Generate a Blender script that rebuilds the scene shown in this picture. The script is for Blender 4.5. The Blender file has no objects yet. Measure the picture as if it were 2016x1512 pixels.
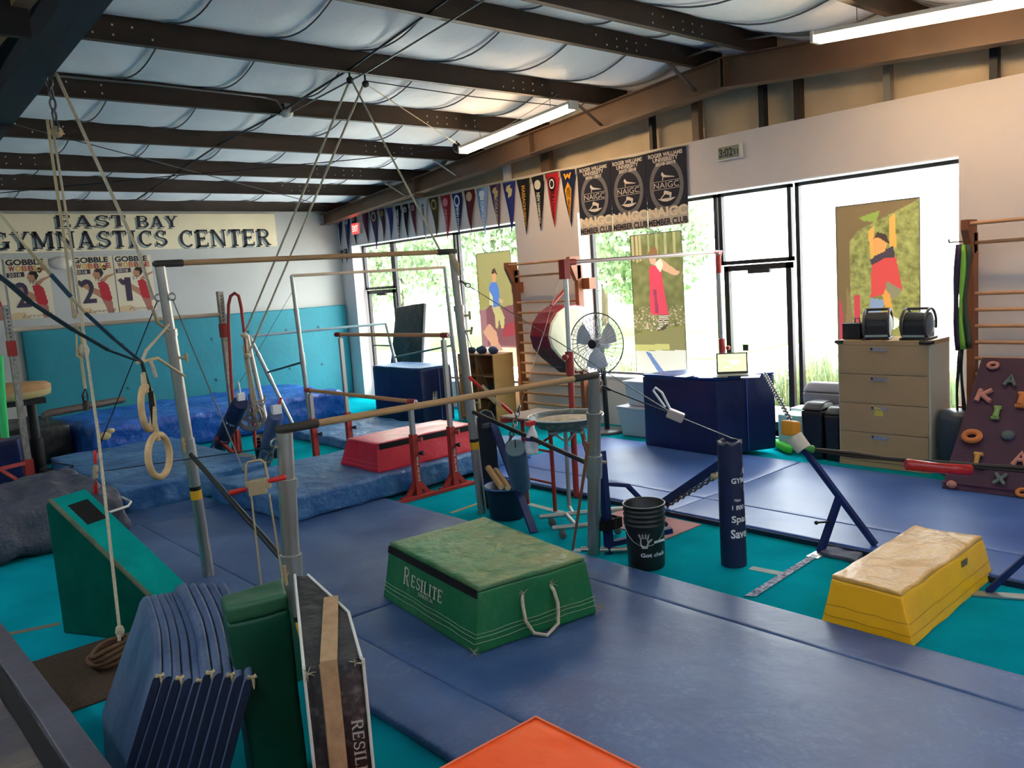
import bpy, bmesh, math, random
from mathutils import Vector, Matrix, noise, Euler
random.seed(7)
S = bpy.context.scene
COL = S.collection
PI = math.pi
# ------------------------------------------------------------------ camera
# world: X runs towards the window wall, Y towards the sign wall, Z up; metres
FPX = 1637.0
EYE = Vector((0, 0, 2.15))
def _cam_axes():
    vx = Vector((2880 - 1008, 422 - 756, FPX)).normalized()
    vy = Vector((-443 - 1008, 652 - 756, FPX)); vy = (vy - vx * vy.dot(vx)).normalized()
    vz = vx.cross(vy)
    if vz.y > 0: vz = -vz
    return Matrix((vx, vy, vz))          # rows: world axes seen in camera (x right, y down, z forward)
RW = _cam_axes()
cam_d = bpy.data.cameras.new('camera'); cam = bpy.data.objects.new('camera', cam_d); COL.objects.link(cam)
cam_d.sensor_width = 36.0; cam_d.lens = FPX / 2016 * 36.0; cam_d.clip_start = 0.05; cam_d.clip_end = 300
rt = RW @ Vector((1, 0, 0)); up = RW @ Vector((0, -1, 0)); bk = RW @ Vector((0, 0, -1))
cam.matrix_world = Matrix(((rt.x, up.x, bk.x, EYE.x), (rt.y, up.y, bk.y, EYE.y), (rt.z, up.z, bk.z, EYE.z), (0, 0, 0, 1)))
S.camera = cam
S.view_settings.view_transform = 'Standard'; S.view_settings.look = 'None'
S.view_settings.gamma = 1.0; S.view_settings.use_curve_mapping = False
S.view_settings.exposure = 1.52
# surveying helpers: where a line of sight meets a real plane of the room
def ray(px, py): return RW @ Vector((px - 1008, py - 756, FPX))
def zpt(px, py, z=0.0): r = ray(px, py); return EYE + r * ((z - EYE.z) / r.z)
def xpt(px, py, x): r = ray(px, py); return EYE + r * (x / r.x)
def ypt(px, py, y): r = ray(px, py); return EYE + r * (y / r.y)
def dpt(px, py, d): return EYE + ray(px, py) * (d / FPX)
def rpt(px, py, off=0.0): r = ray(px, py); return EYE + r * ((4.96 + off - EYE.z) / (r.z + .083 * r.y))
# ------------------------------------------------------------------ world: bright overcast sky
W = bpy.data.worlds.new('sky'); S.world = W; W.use_nodes = True
nt = W.node_tree; nt.nodes.clear()
o_ = nt.nodes.new('ShaderNodeOutputWorld'); bg = nt.nodes.new('ShaderNodeBackground')
bg.inputs['Color'].default_value = (0.93, 0.97, 1.0, 1); bg.inputs['Strength'].default_value = 5.5
nt.links.new(bg.outputs[0], o_.inputs[0])
sun_d = bpy.data.lights.new('sun', 'SUN'); sun = bpy.data.objects.new('sun', sun_d); COL.objects.link(sun)
sun_d.energy = 5.0; sun_d.angle = 0.02; sun_d.color = (1, .96, .88)
sun.rotation_euler = Vector((-0.35, -0.75, 1.0)).to_track_quat('Z', 'Y').to_euler()   # high, from beyond the sign wall
# sky portals in the two window openings
def portal(y0, y1, z0, z1):
    d = bpy.data.lights.new('window_portal', 'AREA'); d.shape = 'RECTANGLE'; d.size = z1 - z0; d.size_y = y1 - y0
    d.cycles.is_portal = True
    o = bpy.data.objects.new('window_portal', d); COL.objects.link(o)
    o.location = (9.2, (y0 + y1) / 2, (z0 + z1) / 2); o.rotation_euler = (0, PI / 2, 0)
portal(9.75, 14.75, .3, 3.05); portal(3.27, 8.41, 0.02, 3.05)

# ------------------------------------------------------------------ colour and materials
def lin(h):
    h = h.lstrip('#'); c = [int(h[i:i + 2], 16) / 255 for i in (0, 2, 4)]
    return tuple(x / 12.92 if x < .04045 else ((x + .055) / 1.055) ** 2.4 for x in c)
MATS = {}
def mat(name, hx, rough=.5, metal=0., var=.0, vscale=3., bump=0., bscale=40., spec=.5, stretch=None, hx2=None, coat=0., bdist=.01, detail=4., emit=0., lo=.35, hi=.65, scuff=None, scuff_amt=.5):
    if name in MATS: return MATS[name]
    m = bpy.data.materials.new(name); m.use_nodes = True; n = m.node_tree.nodes; l = m.node_tree.links
    b = n['Principled BSDF']; c = lin(hx)
    b.inputs['Base Color'].default_value = (*c, 1); b.inputs['Roughness'].default_value = rough
    b.inputs['Metallic'].default_value = metal; b.inputs['Specular IOR Level'].default_value = spec
    if coat: b.inputs['Coat Weight'].default_value = coat; b.inputs['Coat Roughness'].default_value = .25
    if emit:
        b.inputs['Emission Color'].default_value = (*c, 1); b.inputs['Emission Strength'].default_value = emit
    if var or bump or hx2 or scuff:
        tc = n.new('ShaderNodeTexCoord'); mp = n.new('ShaderNodeMapping'); l.new(tc.outputs['Object'], mp.inputs[0])
        if stretch: mp.inputs['Scale'].default_value = stretch
    if var or hx2:
        nz = n.new('ShaderNodeTexNoise'); nz.inputs['Scale'].default_value = vscale; nz.inputs['Detail'].default_value = detail
        l.new(mp.outputs[0], nz.inputs['Vector'])
        cr = n.new('ShaderNodeValToRGB'); l.new(nz.outputs['Fac'], cr.inputs[0])
        c2 = lin(hx2) if hx2 else tuple(min(1, x * (1 + var)) for x in c)
        c1 = c if hx2 else tuple(x * (1 - var) for x in c)
        cr.color_ramp.elements[0].color = (*c1, 1); cr.color_ramp.elements[1].color = (*c2, 1)
        cr.color_ramp.elements[0].position = lo; cr.color_ramp.elements[1].position = hi
        l.new(cr.outputs[0], b.inputs['Base Color'])
    if scuff:      # chalk dust and rubbed marks
        n1 = n.new('ShaderNodeTexNoise'); n1.inputs['Scale'].default_value = 2.6; n1.inputs['Detail'].default_value = 8; n1.inputs['Roughness'].default_value = .7; l.new(mp.outputs[0], n1.inputs['Vector'])
        n2 = n.new('ShaderNodeTexNoise'); n2.inputs['Scale'].default_value = 34; n2.inputs['Detail'].default_value = 6; l.new(mp.outputs[0], n2.inputs['Vector'])
        r1 = n.new('ShaderNodeMapRange'); r1.inputs['From Min'].default_value = .46; r1.inputs['From Max'].default_value = .72; l.new(n1.outputs['Fac'], r1.inputs['Value'])
        r2 = n.new('ShaderNodeMapRange'); r2.inputs['From Min'].default_value = .48; r2.inputs['From Max'].default_value = .68; l.new(n2.outputs['Fac'], r2.inputs['Value'])
        mm = n.new('ShaderNodeMath'); mm.operation = 'MULTIPLY'; l.new(r1.outputs[0], mm.inputs[0]); l.new(r2.outputs[0], mm.inputs[1])
        ma = n.new('ShaderNodeMath'); ma.operation = 'MULTIPLY_ADD'; ma.inputs[1].default_value = scuff_amt; l.new(mm.outputs[0], ma.inputs[0])
        mb_ = n.new('ShaderNodeMath'); mb_.operation = 'MULTIPLY'; mb_.inputs[1].default_value = scuff_amt * .22; l.new(r1.outputs[0], mb_.inputs[0]); l.new(mb_.outputs[0], ma.inputs[2])
        mx = n.new('ShaderNodeMix'); mx.data_type = 'RGBA'; l.new(ma.outputs[0], mx.inputs[0]); mx.inputs[7].default_value = (*lin(scuff), 1)
        if b.inputs['Base Color'].links: l.new(b.inputs['Base Color'].links[0].from_socket, mx.inputs[6])
        else: mx.inputs[6].default_value = (*c, 1)
        l.new(mx.outputs[2], b.inputs['Base Color'])
        rr = n.new('ShaderNodeMath'); rr.operation = 'MULTIPLY_ADD'; rr.inputs[1].default_value = .5; rr.inputs[2].default_value = rough; l.new(ma.outputs[0], rr.inputs[0]); l.new(rr.outputs[0], b.inputs['Roughness'])
    if bump:
        nb = n.new('ShaderNodeTexNoise'); nb.inputs['Scale'].default_value = bscale; nb.inputs['Detail'].default_value = 5
        l.new(mp.outputs[0], nb.inputs['Vector'])
        bp = n.new('ShaderNodeBump'); bp.inputs['Strength'].default_value = bump; bp.inputs['Distance'].default_value = bdist
        l.new(nb.outputs['Fac'], bp.inputs['Height']); l.new(bp.outputs[0], b.inputs['Normal'])
    MATS[name] = m; return m
def attr_mat(name, rough=.6, trans=0.):
    if name in MATS: return MATS[name]
    m = bpy.data.materials.new(name); m.use_nodes = True; n = m.node_tree.nodes; l = m.node_tree.links
    b = n['Principled BSDF']; b.inputs['Roughness'].default_value = rough
    a = n.new('ShaderNodeAttribute'); a.attribute_name = 'print'; l.new(a.outputs['Color'], b.inputs['Base Color'])
    if trans:
        t = n.new('ShaderNodeBsdfTranslucent'); l.new(a.outputs['Color'], t.inputs['Color'])
        mx = n.new('ShaderNodeMixShader'); mx.inputs[0].default_value = trans
        l.new(b.outputs[0], mx.inputs[1]); l.new(t.outputs[0], mx.inputs[2]); l.new(mx.outputs[0], n['Material Output'].inputs[0])
    MATS[name] = m; return m
def thin(name, hx, trans=.5, rough=.8):     # thin cloth or print that lets some daylight through
    if name in MATS: return MATS[name]
    m = bpy.data.materials.new(name); m.use_nodes = True; n = m.node_tree.nodes; l = m.node_tree.links
    b = n['Principled BSDF']; b.inputs['Roughness'].default_value = rough; b.inputs['Base Color'].default_value = (*lin(hx), 1)
    t = n.new('ShaderNodeBsdfTranslucent'); t.inputs['Color'].default_value = (*lin(hx), 1)
    mx = n.new('ShaderNodeMixShader'); mx.inputs[0].default_value = trans
    l.new(b.outputs[0], mx.inputs[1]); l.new(t.outputs[0], mx.inputs[2]); l.new(mx.outputs[0], n['Material Output'].inputs[0])
    MATS[name] = m; return m
def glass_mat(name='window_glass'):
    if name in MATS: return MATS[name]
    m = bpy.data.materials.new(name); m.use_nodes = True; n = m.node_tree.nodes; l = m.node_tree.links; n.remove(n['Principled BSDF'])
    t = n.new('ShaderNodeBsdfTransparent'); t.inputs[0].default_value = (.96, .98, .97, 1)
    g = n.new('ShaderNodeBsdfGlossy'); g.inputs['Roughness'].default_value = .02
    lw = n.new('ShaderNodeLayerWeight'); lw.inputs[0].default_value = .5
    pw = n.new('ShaderNodeMath'); pw.operation = 'POWER'; pw.inputs[1].default_value = 5.0; l.new(lw.outputs['Facing'], pw.inputs[0])
    f = n.new('ShaderNodeMath'); f.operation = 'MULTIPLY_ADD'; f.inputs[1].default_value = .5; f.inputs[2].default_value = .03; l.new(pw.outputs[0], f.inputs[0])
    mx = n.new('ShaderNodeMixShader'); l.new(f.outputs[0], mx.inputs[0]); l.new(t.outputs[0], mx.inputs[1]); l.new(g.outputs[0], mx.inputs[2])
    l.new(mx.outputs[0], n['Material Output'].inputs[0]); MATS[name] = m; return m

# ------------------------------------------------------------------ mesh builder
class MB:
    def __init__(s): s.v = []; s.f = []; s.mi = []; s.sm = []
    def add(s, vs, fs, mi=0, smooth=False):
        k = len(s.v); s.v += [Vector(v) for v in vs]
        for f in fs: s.f.append([k + i for i in f]); s.mi.append(mi); s.sm.append(smooth)
        return s
    def box(s, lo, hi, mi=0, M=None):
        x0, y0, z0 = lo; x1, y1, z1 = hi
        vs = [Vector(p) for p in ((x0, y0, z0), (x1, y0, z0), (x1, y1, z0), (x0, y1, z0), (x0, y0, z1), (x1, y0, z1), (x1, y1, z1), (x0, y1, z1))]
        if M: vs = [M @ v for v in vs]
        return s.add(vs, [(0, 3, 2, 1), (4, 5, 6, 7), (0, 1, 5, 4), (1, 2, 6, 5), (2, 3, 7, 6), (3, 0, 4, 7)], mi)
    def hexa(s, b4, t4, mi=0):
        return s.add(list(b4) + list(t4), [(0, 3, 2, 1), (4, 5, 6, 7), (0, 1, 5, 4), (1, 2, 6, 5), (2, 3, 7, 6), (3, 0, 4, 7)], mi)
    def beam(s, a, b, w, h, upv=(0, 0, 1), mi=0):       # rectangular bar from a to b
        a = Vector(a); b = Vector(b); d = (b - a).normalized(); u = Vector(upv); sd = d.cross(u)
        if sd.length < 1e-4: sd = d.cross(Vector((1, 0, 0)))
        sd.normalize(); u = sd.cross(d).normalized(); x = sd * w / 2; y = u * h / 2
        return s.hexa([a - x - y, a + x - y, a + x + y, a - x + y], [b - x - y, b + x - y, b + x + y, b - x + y], mi)
    def tube(s, pts, r, n=10, mi=0, cap=True, closed=False, flat=1.0):
        pts = [Vector(p) for p in pts]; m = len(pts); rr = r if isinstance(r, (list, tuple)) else [r] * m
        rings = []; prev = None
        for i, p in enumerate(pts):
            if closed: d = (pts[(i + 1) % m] - pts[i - 1]).normalized()
            elif i == 0: d = (pts[1] - p).normalized()
            elif i == m - 1: d = (p - pts[-2]).normalized()
            else: d = ((pts[i + 1] - p).normalized() + (p - pts[i - 1]).normalized()); d = d.normalized() if d.length > 1e-6 else (pts[i + 1] - p).normalized()
            if prev is None:
                u = d.orthogonal().normalized()
                if abs(d.z) < .95: u = d.cross(Vector((0, 0, 1))).normalized()
            else:
                u = prev - d * prev.dot(d); u = u.normalized() if u.length > 1e-6 else d.orthogonal().normalized()
            prev = u; w = d.cross(u)
            rings.append([p + (u * math.cos(2 * PI * k / n) + w * math.sin(2 * PI * k / n) * flat) * rr[i] for k in range(n)])
        vs = [v for r_ in rings for v in r_]; fs = []
        for i in range(m if closed else m - 1):
            a = i * n; b = ((i + 1) % m) * n
            for k in range(n): fs.append((a + k, a + (k + 1) % n, b + (k + 1) % n, b + k))
        s.add(vs, fs, mi, True)
        if cap and not closed:
            s.add(rings[0], [tuple(range(n))[::-1]], mi); s.add(rings[-1], [tuple(range(n))], mi)
        return s
    def lathe(s, prof, c=(0, 0, 0), n=24, mi=0, M=None, smooth=True):       # prof: (radius, height)
        vs = []; c = Vector(c)
        for r, z in prof:
            for k in range(n):
                v = Vector((r * math.cos(2 * PI * k / n), r * math.sin(2 * PI * k / n), z))
                vs.append((M @ v if M else v) + c)
        fs = [(i * n + k, i * n + (k + 1) % n, (i + 1) * n + (k + 1) % n, (i + 1) * n + k) for i in range(len(prof) - 1) for k in range(n)]
        return s.add(vs, fs, mi, smooth)
    def prism(s, poly, vec, mi=0, smooth=False):        # poly: 3-D outline, extruded by vec
        poly = [Vector(p) for p in poly]; n = len(poly); vec = Vector(vec)
        return s.add(poly + [p + vec for p in poly], [tuple(range(n))[::-1], tuple(range(n, 2 * n))] + [(i, (i + 1) % n, n + (i + 1) % n, n + i) for i in range(n)], mi, smooth)
    def ball(s, c, r, n=10, mi=0, sc=(1, 1, 1)):
        prof = []; c = Vector(c); vs = []; fs = []
        for i in range(n // 2 + 1):
            t = PI * i / (n // 2)
            for k in range(n):
                vs.append(c + Vector((r * math.sin(t) * math.cos(2 * PI * k / n) * sc[0], r * math.sin(t) * math.sin(2 * PI * k / n) * sc[1], r * math.cos(t) * sc[2])))
        for i in range(n // 2):
            for k in range(n): fs.append((i * n + k, (i + 1) * n + k, (i + 1) * n + (k + 1) % n, i * n + (k + 1) % n))
        return s.add(vs, fs, mi, True)
    def chain(s, a, b, link=.05, r=.005, mi=0):
        a = Vector(a); b = Vector(b); L = (b - a).length; n = max(1, int(L / (link * .80))); d = (b - a).normalized(); u = d.orthogonal().normalized(); w = d.cross(u)
        for i in range(n):
            c = a + (b - a) * ((i + .5) / n); q = u if i % 2 else w
            s.tube([c + d * (link * .5 * math.cos(t)) + q * (link * .26 * math.sin(t)) for t in [2 * PI * k / 10 for k in range(10)]], r, 5, mi, closed=True)
        return s

ORG = {}
KIND = {}
def link(name, me):
    o = bpy.data.objects.new(name, me); COL.objects.link(o); return o
def tag(o, label=None, cat=None, group=None, kind=None):
    if label: o['label'] = label
    if cat: o['category'] = cat
    if group: o['group'] = group
    if kind: o['kind'] = kind
    return o
def obj(name, mb, m, parent=None, label=None, cat=None, group=None, kind=None, bevel=0., weld=False, sub=0):
    vs = [Vector(v) for v in mb.v]
    if parent is not None: og = ORG[parent.name]
    else:
        xs = [v.x for v in vs]; ys = [v.y for v in vs]; zs = [v.z for v in vs]
        og = Vector(((min(xs) + max(xs)) / 2, (min(ys) + max(ys)) / 2, min(zs)))
    me = bpy.data.meshes.new(name); me.from_pydata([tuple(v - og) for v in vs], [], mb.f)
    for mm in (m if isinstance(m, (list, tuple)) else [m]): me.materials.append(mm)
    me.polygons.foreach_set('material_index', mb.mi); me.polygons.foreach_set('use_smooth', mb.sm)
    me.update()
    bm = bmesh.new(); bm.from_mesh(me)
    if weld: bmesh.ops.remove_doubles(bm, verts=bm.verts, dist=1e-5)
    bmesh.ops.recalc_face_normals(bm, faces=bm.faces); bm.to_mesh(me); bm.free()
    o = link(name, me)
    if parent is not None: o.parent = parent
    else: o.location = og
    ORG[o.name] = og
    if bevel:
        b = o.modifiers.new('bevel', 'BEVEL'); b.width = bevel; b.segments = 2; b.limit_method = 'ANGLE'
    if sub:
        b = o.modifiers.new('sub', 'SUBSURF'); b.levels = sub; b.render_levels = sub
    return tag(o, label, cat, group, kind)
def thing(name, loc, label, cat, group=None):
    o = link(name, None); o.location = loc; o.empty_display_size = .1; ORG[o.name] = Vector(loc)
    return tag(o, label, cat, group)
def struct(name, mb, m, label=None, parent=None, **k):
    return obj(name, mb, m, parent, label=label, kind='structure', **k)
def copy_tree(o, parent=None):
    c = o.copy(); COL.objects.link(c); ORG[c.name] = ORG[o.name]
    if parent: c.parent = parent
    for ch in [x for x in bpy.data.objects if x.parent == o]: copy_tree(ch, c)
    return c

# soft padded block: eight corners, rounded edges, sagging vinyl
def soft(corners, r=.02, n=14, amp=.004, freq=4., puff=0., wr=0., seed=0, mi=0):
    b = MB(); c = [Vector(p) for p in corners]       # b0..b3 (ccw), t0..t3
    ex = [((c[1] - c[0]).length + (c[2] - c[3]).length) / 2, ((c[3] - c[0]).length + (c[2] - c[1]).length) / 2, (c[4] - c[0]).length]
    def axis(L):
        e = min(.45, r / L); ts = [0, e * .12, e * .4, e]; ts += [e + (1 - 2 * e) * i / n for i in range(1, n)]; ts += [1 - e, 1 - e * .4, 1 - e * .12, 1]
        return ts
    ax = [axis(L) for L in ex]; er = [min(.45, r / L) for L in ex]
    def tri(u, v, w):
        lo = c[0] * (1 - u) * (1 - v) + c[1] * u * (1 - v) + c[2] * u * v + c[3] * (1 - u) * v
        hi = c[4] * (1 - u) * (1 - v) + c[5] * u * (1 - v) + c[6] * u * v + c[7] * (1 - u) * v
        return lo * (1 - w) + hi * w
    def pt(u, v, w):
        q = [u, v, w]; k = [min(max(q[i], er[i]), 1 - er[i]) for i in range(3)]
        d = Vector([(q[i] - k[i]) * ex[i] for i in range(3)])
        if d.length > 1e-9: d = d.normalized() * max(abs(x) for x in d)
        q = [k[i] + d[i] / ex[i] for i in range(3)]
        p = tri(*q)
        if amp or puff or wr:
            cen = tri(.5, .5, .5); edge = 1
            nv = noise.noise_vector((p + Vector((seed * 7.1, 0, 0))) * freq) * amp
            p = p + Vector((nv.x, nv.y, nv.z * .8))
            if wr:
                t = noise.ridged_multi_fractal((p + Vector((seed, 3, 1))) * Vector((1, 1, 1)) * 2.2, 1.0, 2.0, 4, 1.0, 2.0)
                p.z += wr * (t - 1.0) * w
            if puff: p += (p - cen).normalized() * puff * math.sin(PI * u) * math.sin(PI * v) if w > .99 else Vector()
        return p
    for axn in range(3):
        A, B_ = [i for i in range(3) if i != axn]
        for side in (0., 1.):
            vs = []
            for s_ in ax[A]:
                for t in ax[B_]:
                    q = [0, 0, 0]; q[axn] = side; q[A] = s_; q[B_] = t; vs.append(pt(*q))
            na, nb = len(ax[A]), len(ax[B_])
            b.add(vs, [(i * nb + j, (i + 1) * nb + j, (i + 1) * nb + j + 1, i * nb + j + 1) for i in range(na - 1) for j in range(nb - 1)], mi, True)
    return b
def quad8(poly4, z0, z1):
    return [Vector((p[0], p[1], z0)) for p in poly4] + [Vector((p[0], p[1], z1)) for p in poly4]
def rect(x0, y0, x1, y1): return [(x0, y0), (x1, y0), (x1, y1), (x0, y1)]

# ------------------------------------------------------------------ lettering
def text_tris(body, bold=.0, shear=0., spacing=1., align='CENTER'):
    cu = bpy.data.curves.new('lettering_curve', 'FONT'); cu.body = body; cu.size = 1; cu.offset = bold; cu.shear = shear
    cu.space_character = spacing; cu.align_x = align; cu.resolution_u = 3
    ob = bpy.data.objects.new('lettering_tmp', cu); COL.objects.link(ob)
    dg = bpy.context.evaluated_depsgraph_get(); me = bpy.data.meshes.new_from_object(ob.evaluated_get(dg))
    v = [Vector(p.co) for p in me.vertices]; f = [tuple(p.vertices) for p in me.polygons]
    bpy.data.objects.remove(ob); bpy.data.meshes.remove(me); bpy.data.curves.remove(cu); return v, f
SERIF = {   # strokes (x0,y0,x1,y1,width) in a unit-high letter; advance last
 'E': ([(.16,0,.16,1,.2),(.05,.05,.72,.05,.1),(.05,.95,.72,.95,.1),(.16,.5,.52,.5,.1),(.69,.05,.69,.24,.07),(.69,.95,.69,.76,.07),(.52,.4,.52,.6,.07)], .82),
 'A': ([(.12,0,.44,1,.09),(.44,1,.74,0,.2),(.24,.3,.62,.3,.09),(0,.04,.27,.04,.08),(.55,.04,.95,.04,.08)], .95),
 'T': ([(.4,0,.4,1,.2),(.03,.95,.77,.95,.1),(.06,.95,.06,.7,.07),(.74,.95,.74,.7,.07),(.2,.04,.6,.04,.08)], .82),
 'Y': ([(.42,0,.42,.48,.2),(.14,1,.42,.45,.19),(.72,1,.44,.45,.09),(0,.96,.32,.96,.08),(.56,.96,.86,.96,.08),(.22,.04,.62,.04,.08)], .88),
 'M': ([(.14,0,.14,1,.09),(.14,1,.5,.1,.19),(.5,.1,.86,1,.08),(.9,0,.9,1,.2),(0,.04,.28,.04,.08),(.72,.04,1.06,.04,.08),(0,.96,.2,.96,.08),(.84,.96,1.06,.96,.08)], 1.12),
 'N': ([(.14,0,.14,1,.09),(.14,1,.78,.02,.19),(.8,0,.8,1,.09),(0,.04,.28,.04,.08),(0,.96,.2,.96,.08),(.66,.96,.94,.96,.08)], .98),
 'I': ([(.2,0,.2,1,.2),(0,.04,.4,.04,.08),(0,.96,.4,.96,.08)], .46),
 'L': ([(.16,0,.16,1,.2),(.02,.05,.7,.05,.1),(.67,.05,.67,.28,.07),(0,.96,.32,.96,.08)], .76),
 'R': ([(.16,0,.16,1,.2),(.05,.95,.5,.95,.09),(.16,.5,.5,.5,.09),('arc',.48,.725,.22,.225,-90,90,.17),(.42,.5,.74,0,.2),(0,.04,.32,.04,.08),(.62,.04,.88,.04,.08)], .9),
 'B': ([(.16,0,.16,1,.2),(.02,.95,.48,.95,.09),(.1,.52,.5,.52,.09),(.02,.05,.5,.05,.09),('arc',.46,.735,.2,.215,-90,90,.16),('arc',.48,.285,.24,.235,-90,90,.18)], .84),
 'C': ([('arc',.46,.5,.36,.45,48,312,.18),(.72,.95,.72,.68,.07)], .86),
 'G': ([('arc',.46,.5,.36,.45,48,330,.18),(.72,.95,.72,.68,.07),(.76,.06,.76,.42,.18),(.54,.42,.9,.42,.08)], .94),
 'S': ([('arc',.38,.73,.24,.22,20,270,.15),('arc',.38,.27,.26,.22,-160,90,.17),(.64,.95,.64,.7,.07),(.09,.05,.09,.3,.07)], .74),
 ' ': ([], .42)}
def serif_tris(body):
    V_ = []; F_ = []; x = 0
    for ch in body:
        st, adv = SERIF[ch]
        for q in st:
            if q[0] == 'arc':
                _, cx, cy, rx, ry, a0, a1, w = q; n = 14; k = len(V_)
                for i in range(n + 1):
                    a = math.radians(a0 + (a1 - a0) * i / n); ww = w * (.45 + .55 * abs(math.cos(a)))
                    for sgn in (-1, 1): V_.append(Vector((x + cx + (rx + sgn * ww / 2) * math.cos(a), cy + (ry + sgn * .05) * math.sin(a), 0)))
                F_ += [(k + 2 * i, k + 2 * i + 1, k + 2 * i + 3, k + 2 * i + 2) for i in range(n)]
            else:
                x0, y0, x1, y1, w = q; k = len(V_)
                if abs(y1 - y0) < 1e-6: pts = [(x0, y0 - w / 2), (x1, y0 - w / 2), (x1, y0 + w / 2), (x0, y0 + w / 2)]
                else: pts = [(x0 - w / 2, y0), (x0 + w / 2, y0), (x1 + w / 2, y1), (x1 - w / 2, y1)]
                V_ += [Vector((x + a, b, 0)) for a, b in pts]; F_.append((k, k + 1, k + 2, k + 3))
        x += adv + .08
    for v in V_: v.x -= (x - .08) / 2
    return V_, F_
def lay(tris, origin, ux, uy, width=None, height=None, thick=.0015, mb=None, mi=0, curve=None):
    """put flat lettering on a surface: centre origin, right ux, up uy; stretched to width x height"""
    v, f = tris; x0 = min(p.x for p in v); x1 = max(p.x for p in v); y0 = min(p.y for p in v); y1 = max(p.y for p in v)
    sx = (width / (x1 - x0)) if width else height / (y1 - y0); sy = (height / (y1 - y0)) if height else sx
    cx, cy = (x0 + x1) / 2, (y0 + y1) / 2; ux = Vector(ux).normalized(); uy = Vector(uy).normalized(); nn = ux.cross(uy)
    mb = mb or MB(); off = nn * thick
    if curve: vs = [curve((p.x - cx) * sx, (p.y - cy) * sy) for p in v]
    else: vs = [Vector(origin) + ux * ((p.x - cx) * sx) + uy * ((p.y - cy) * sy) + off for p in v]
    mb.add(vs, f, mi); return mb
def disc(mb, c, ux, uy, r0, r1, n=28, mi=0, off=.001, ry=1.):
    c = Vector(c); ux = Vector(ux).normalized(); uy = Vector(uy).normalized(); nn = ux.cross(uy) * off
    vs = []
    for k in range(n):
        a = 2 * PI * k / n; d = ux * math.cos(a) + uy * math.sin(a) * ry
        vs += [c + d * r0 + nn, c + d * r1 + nn]
    mb.add(vs, [(2 * k, 2 * k + 1, (2 * k + 3) % (2 * n), (2 * k + 2) % (2 * n)) for k in range(n)], mi); return mb
def flat_poly(mb, pts, c, ux, uy, w, h, mi=0, off=.001):    # pts in 0..1 of a w x h sheet centred at c
    c = Vector(c); ux = Vector(ux).normalized(); uy = Vector(uy).normalized(); nn = ux.cross(uy) * off
    vs = [c + ux * ((p[0] - .5) * w) + uy * ((p[1] - .5) * h) + nn for p in pts]
    mb.add(vs, [tuple(range(len(vs)))], mi); return mb
# a printed picture: a fine grid whose cells take the colour of the topmost polygon drawn there
def inpoly(x, y, P):
    c = False; j = len(P) - 1
    for i in range(len(P)):
        if (P[i][1] > y) != (P[j][1] > y) and x < (P[j][0] - P[i][0]) * (y - P[i][1]) / (P[j][1] - P[i][1]) + P[i][0]: c = not c
        j = i
    return c
def printed(name, c, ux, uy, w, h, nx, ny, layers, m, parent, noise_amp=0., wav=0.):
    c = Vector(c); ux = Vector(ux).normalized(); uy = Vector(uy).normalized(); nn = ux.cross(uy)
    vs = []
    for j in range(ny + 1):
        for i in range(nx + 1):
            u, v = i / nx, j / ny
            vs.append(c + ux * ((u - .5) * w) + uy * ((v - .5) * h) + nn * wav * math.sin(u * 7 + v * 5))
    fs = [(j * (nx + 1) + i, j * (nx + 1) + i + 1, (j + 1) * (nx + 1) + i + 1, (j + 1) * (nx + 1) + i) for j in range(ny) for i in range(nx)]
    og = ORG[parent.name]
    me = bpy.data.meshes.new(name); me.from_pydata([tuple(v - og) for v in vs], [], fs); me.materials.append(m)
    at = me.color_attributes.new('print', 'FLOAT_COLOR', 'CORNER'); buf = []
    for j in range(ny):
        for i in range(nx):
            u, v = (i + .5) / nx, (j + .5) / ny; col = (1, 1, 1)
            for P, cc in layers:
                if callable(P):
                    if P(u, v): col = cc(u, v) if callable(cc) else cc
                elif inpoly(u, v, P): col = cc(u, v) if callable(cc) else cc
            buf += [x for _ in range(4) for x in (*col, 1.0)]
    at.data.foreach_set('color', buf); o = link(name, me); o.parent = parent; ORG[o.name] = og; return o
# ================================================================== the building
XW, XG, YF = 8.8, 9.1, 15.12
M_wall = mat('painted_wall', '#d9cfcb', .75, var=.03, vscale=1.2, bump=.08, bscale=60)
M_carpet = mat('teal_carpet', '#0c98a6', .95, var=.16, vscale=1.6, bump=.5, bscale=420, spec=.0, detail=8)
M_ins = mat('insulation_vinyl', '#cbb89c', .55, var=.08, vscale=2, bump=.6, bscale=3.2, bdist=.05)
M_ceil = mat('ceiling_vinyl', '#eceef2', .5, var=.05, vscale=1.4, bump=.35, bscale=2.6, bdist=.05)
M_seam = mat('seam_tape', '#6f7076', .6)
M_steel = mat('brown_steel', '#3b2c22', .5, var=.15, vscale=2.5, spec=.4)
M_rafter = mat('brown_rafter_paint', '#6a5240', .45, var=.12, vscale=2.5, spec=.4)
M_dark = mat('dark_steel', '#16181d', .5)
M_frame = mat('bronze_window_frame', '#1d1716', .4, spec=.5)
M_white = mat('white_sill_paint', '#e4e6ea', .5)
M_glass = glass_mat()
b = MB().box((-6, -4, -.1), (9.1, 15.3, 0)); struct('floor', b, M_carpet, 'teal carpeted gym floor')
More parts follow.
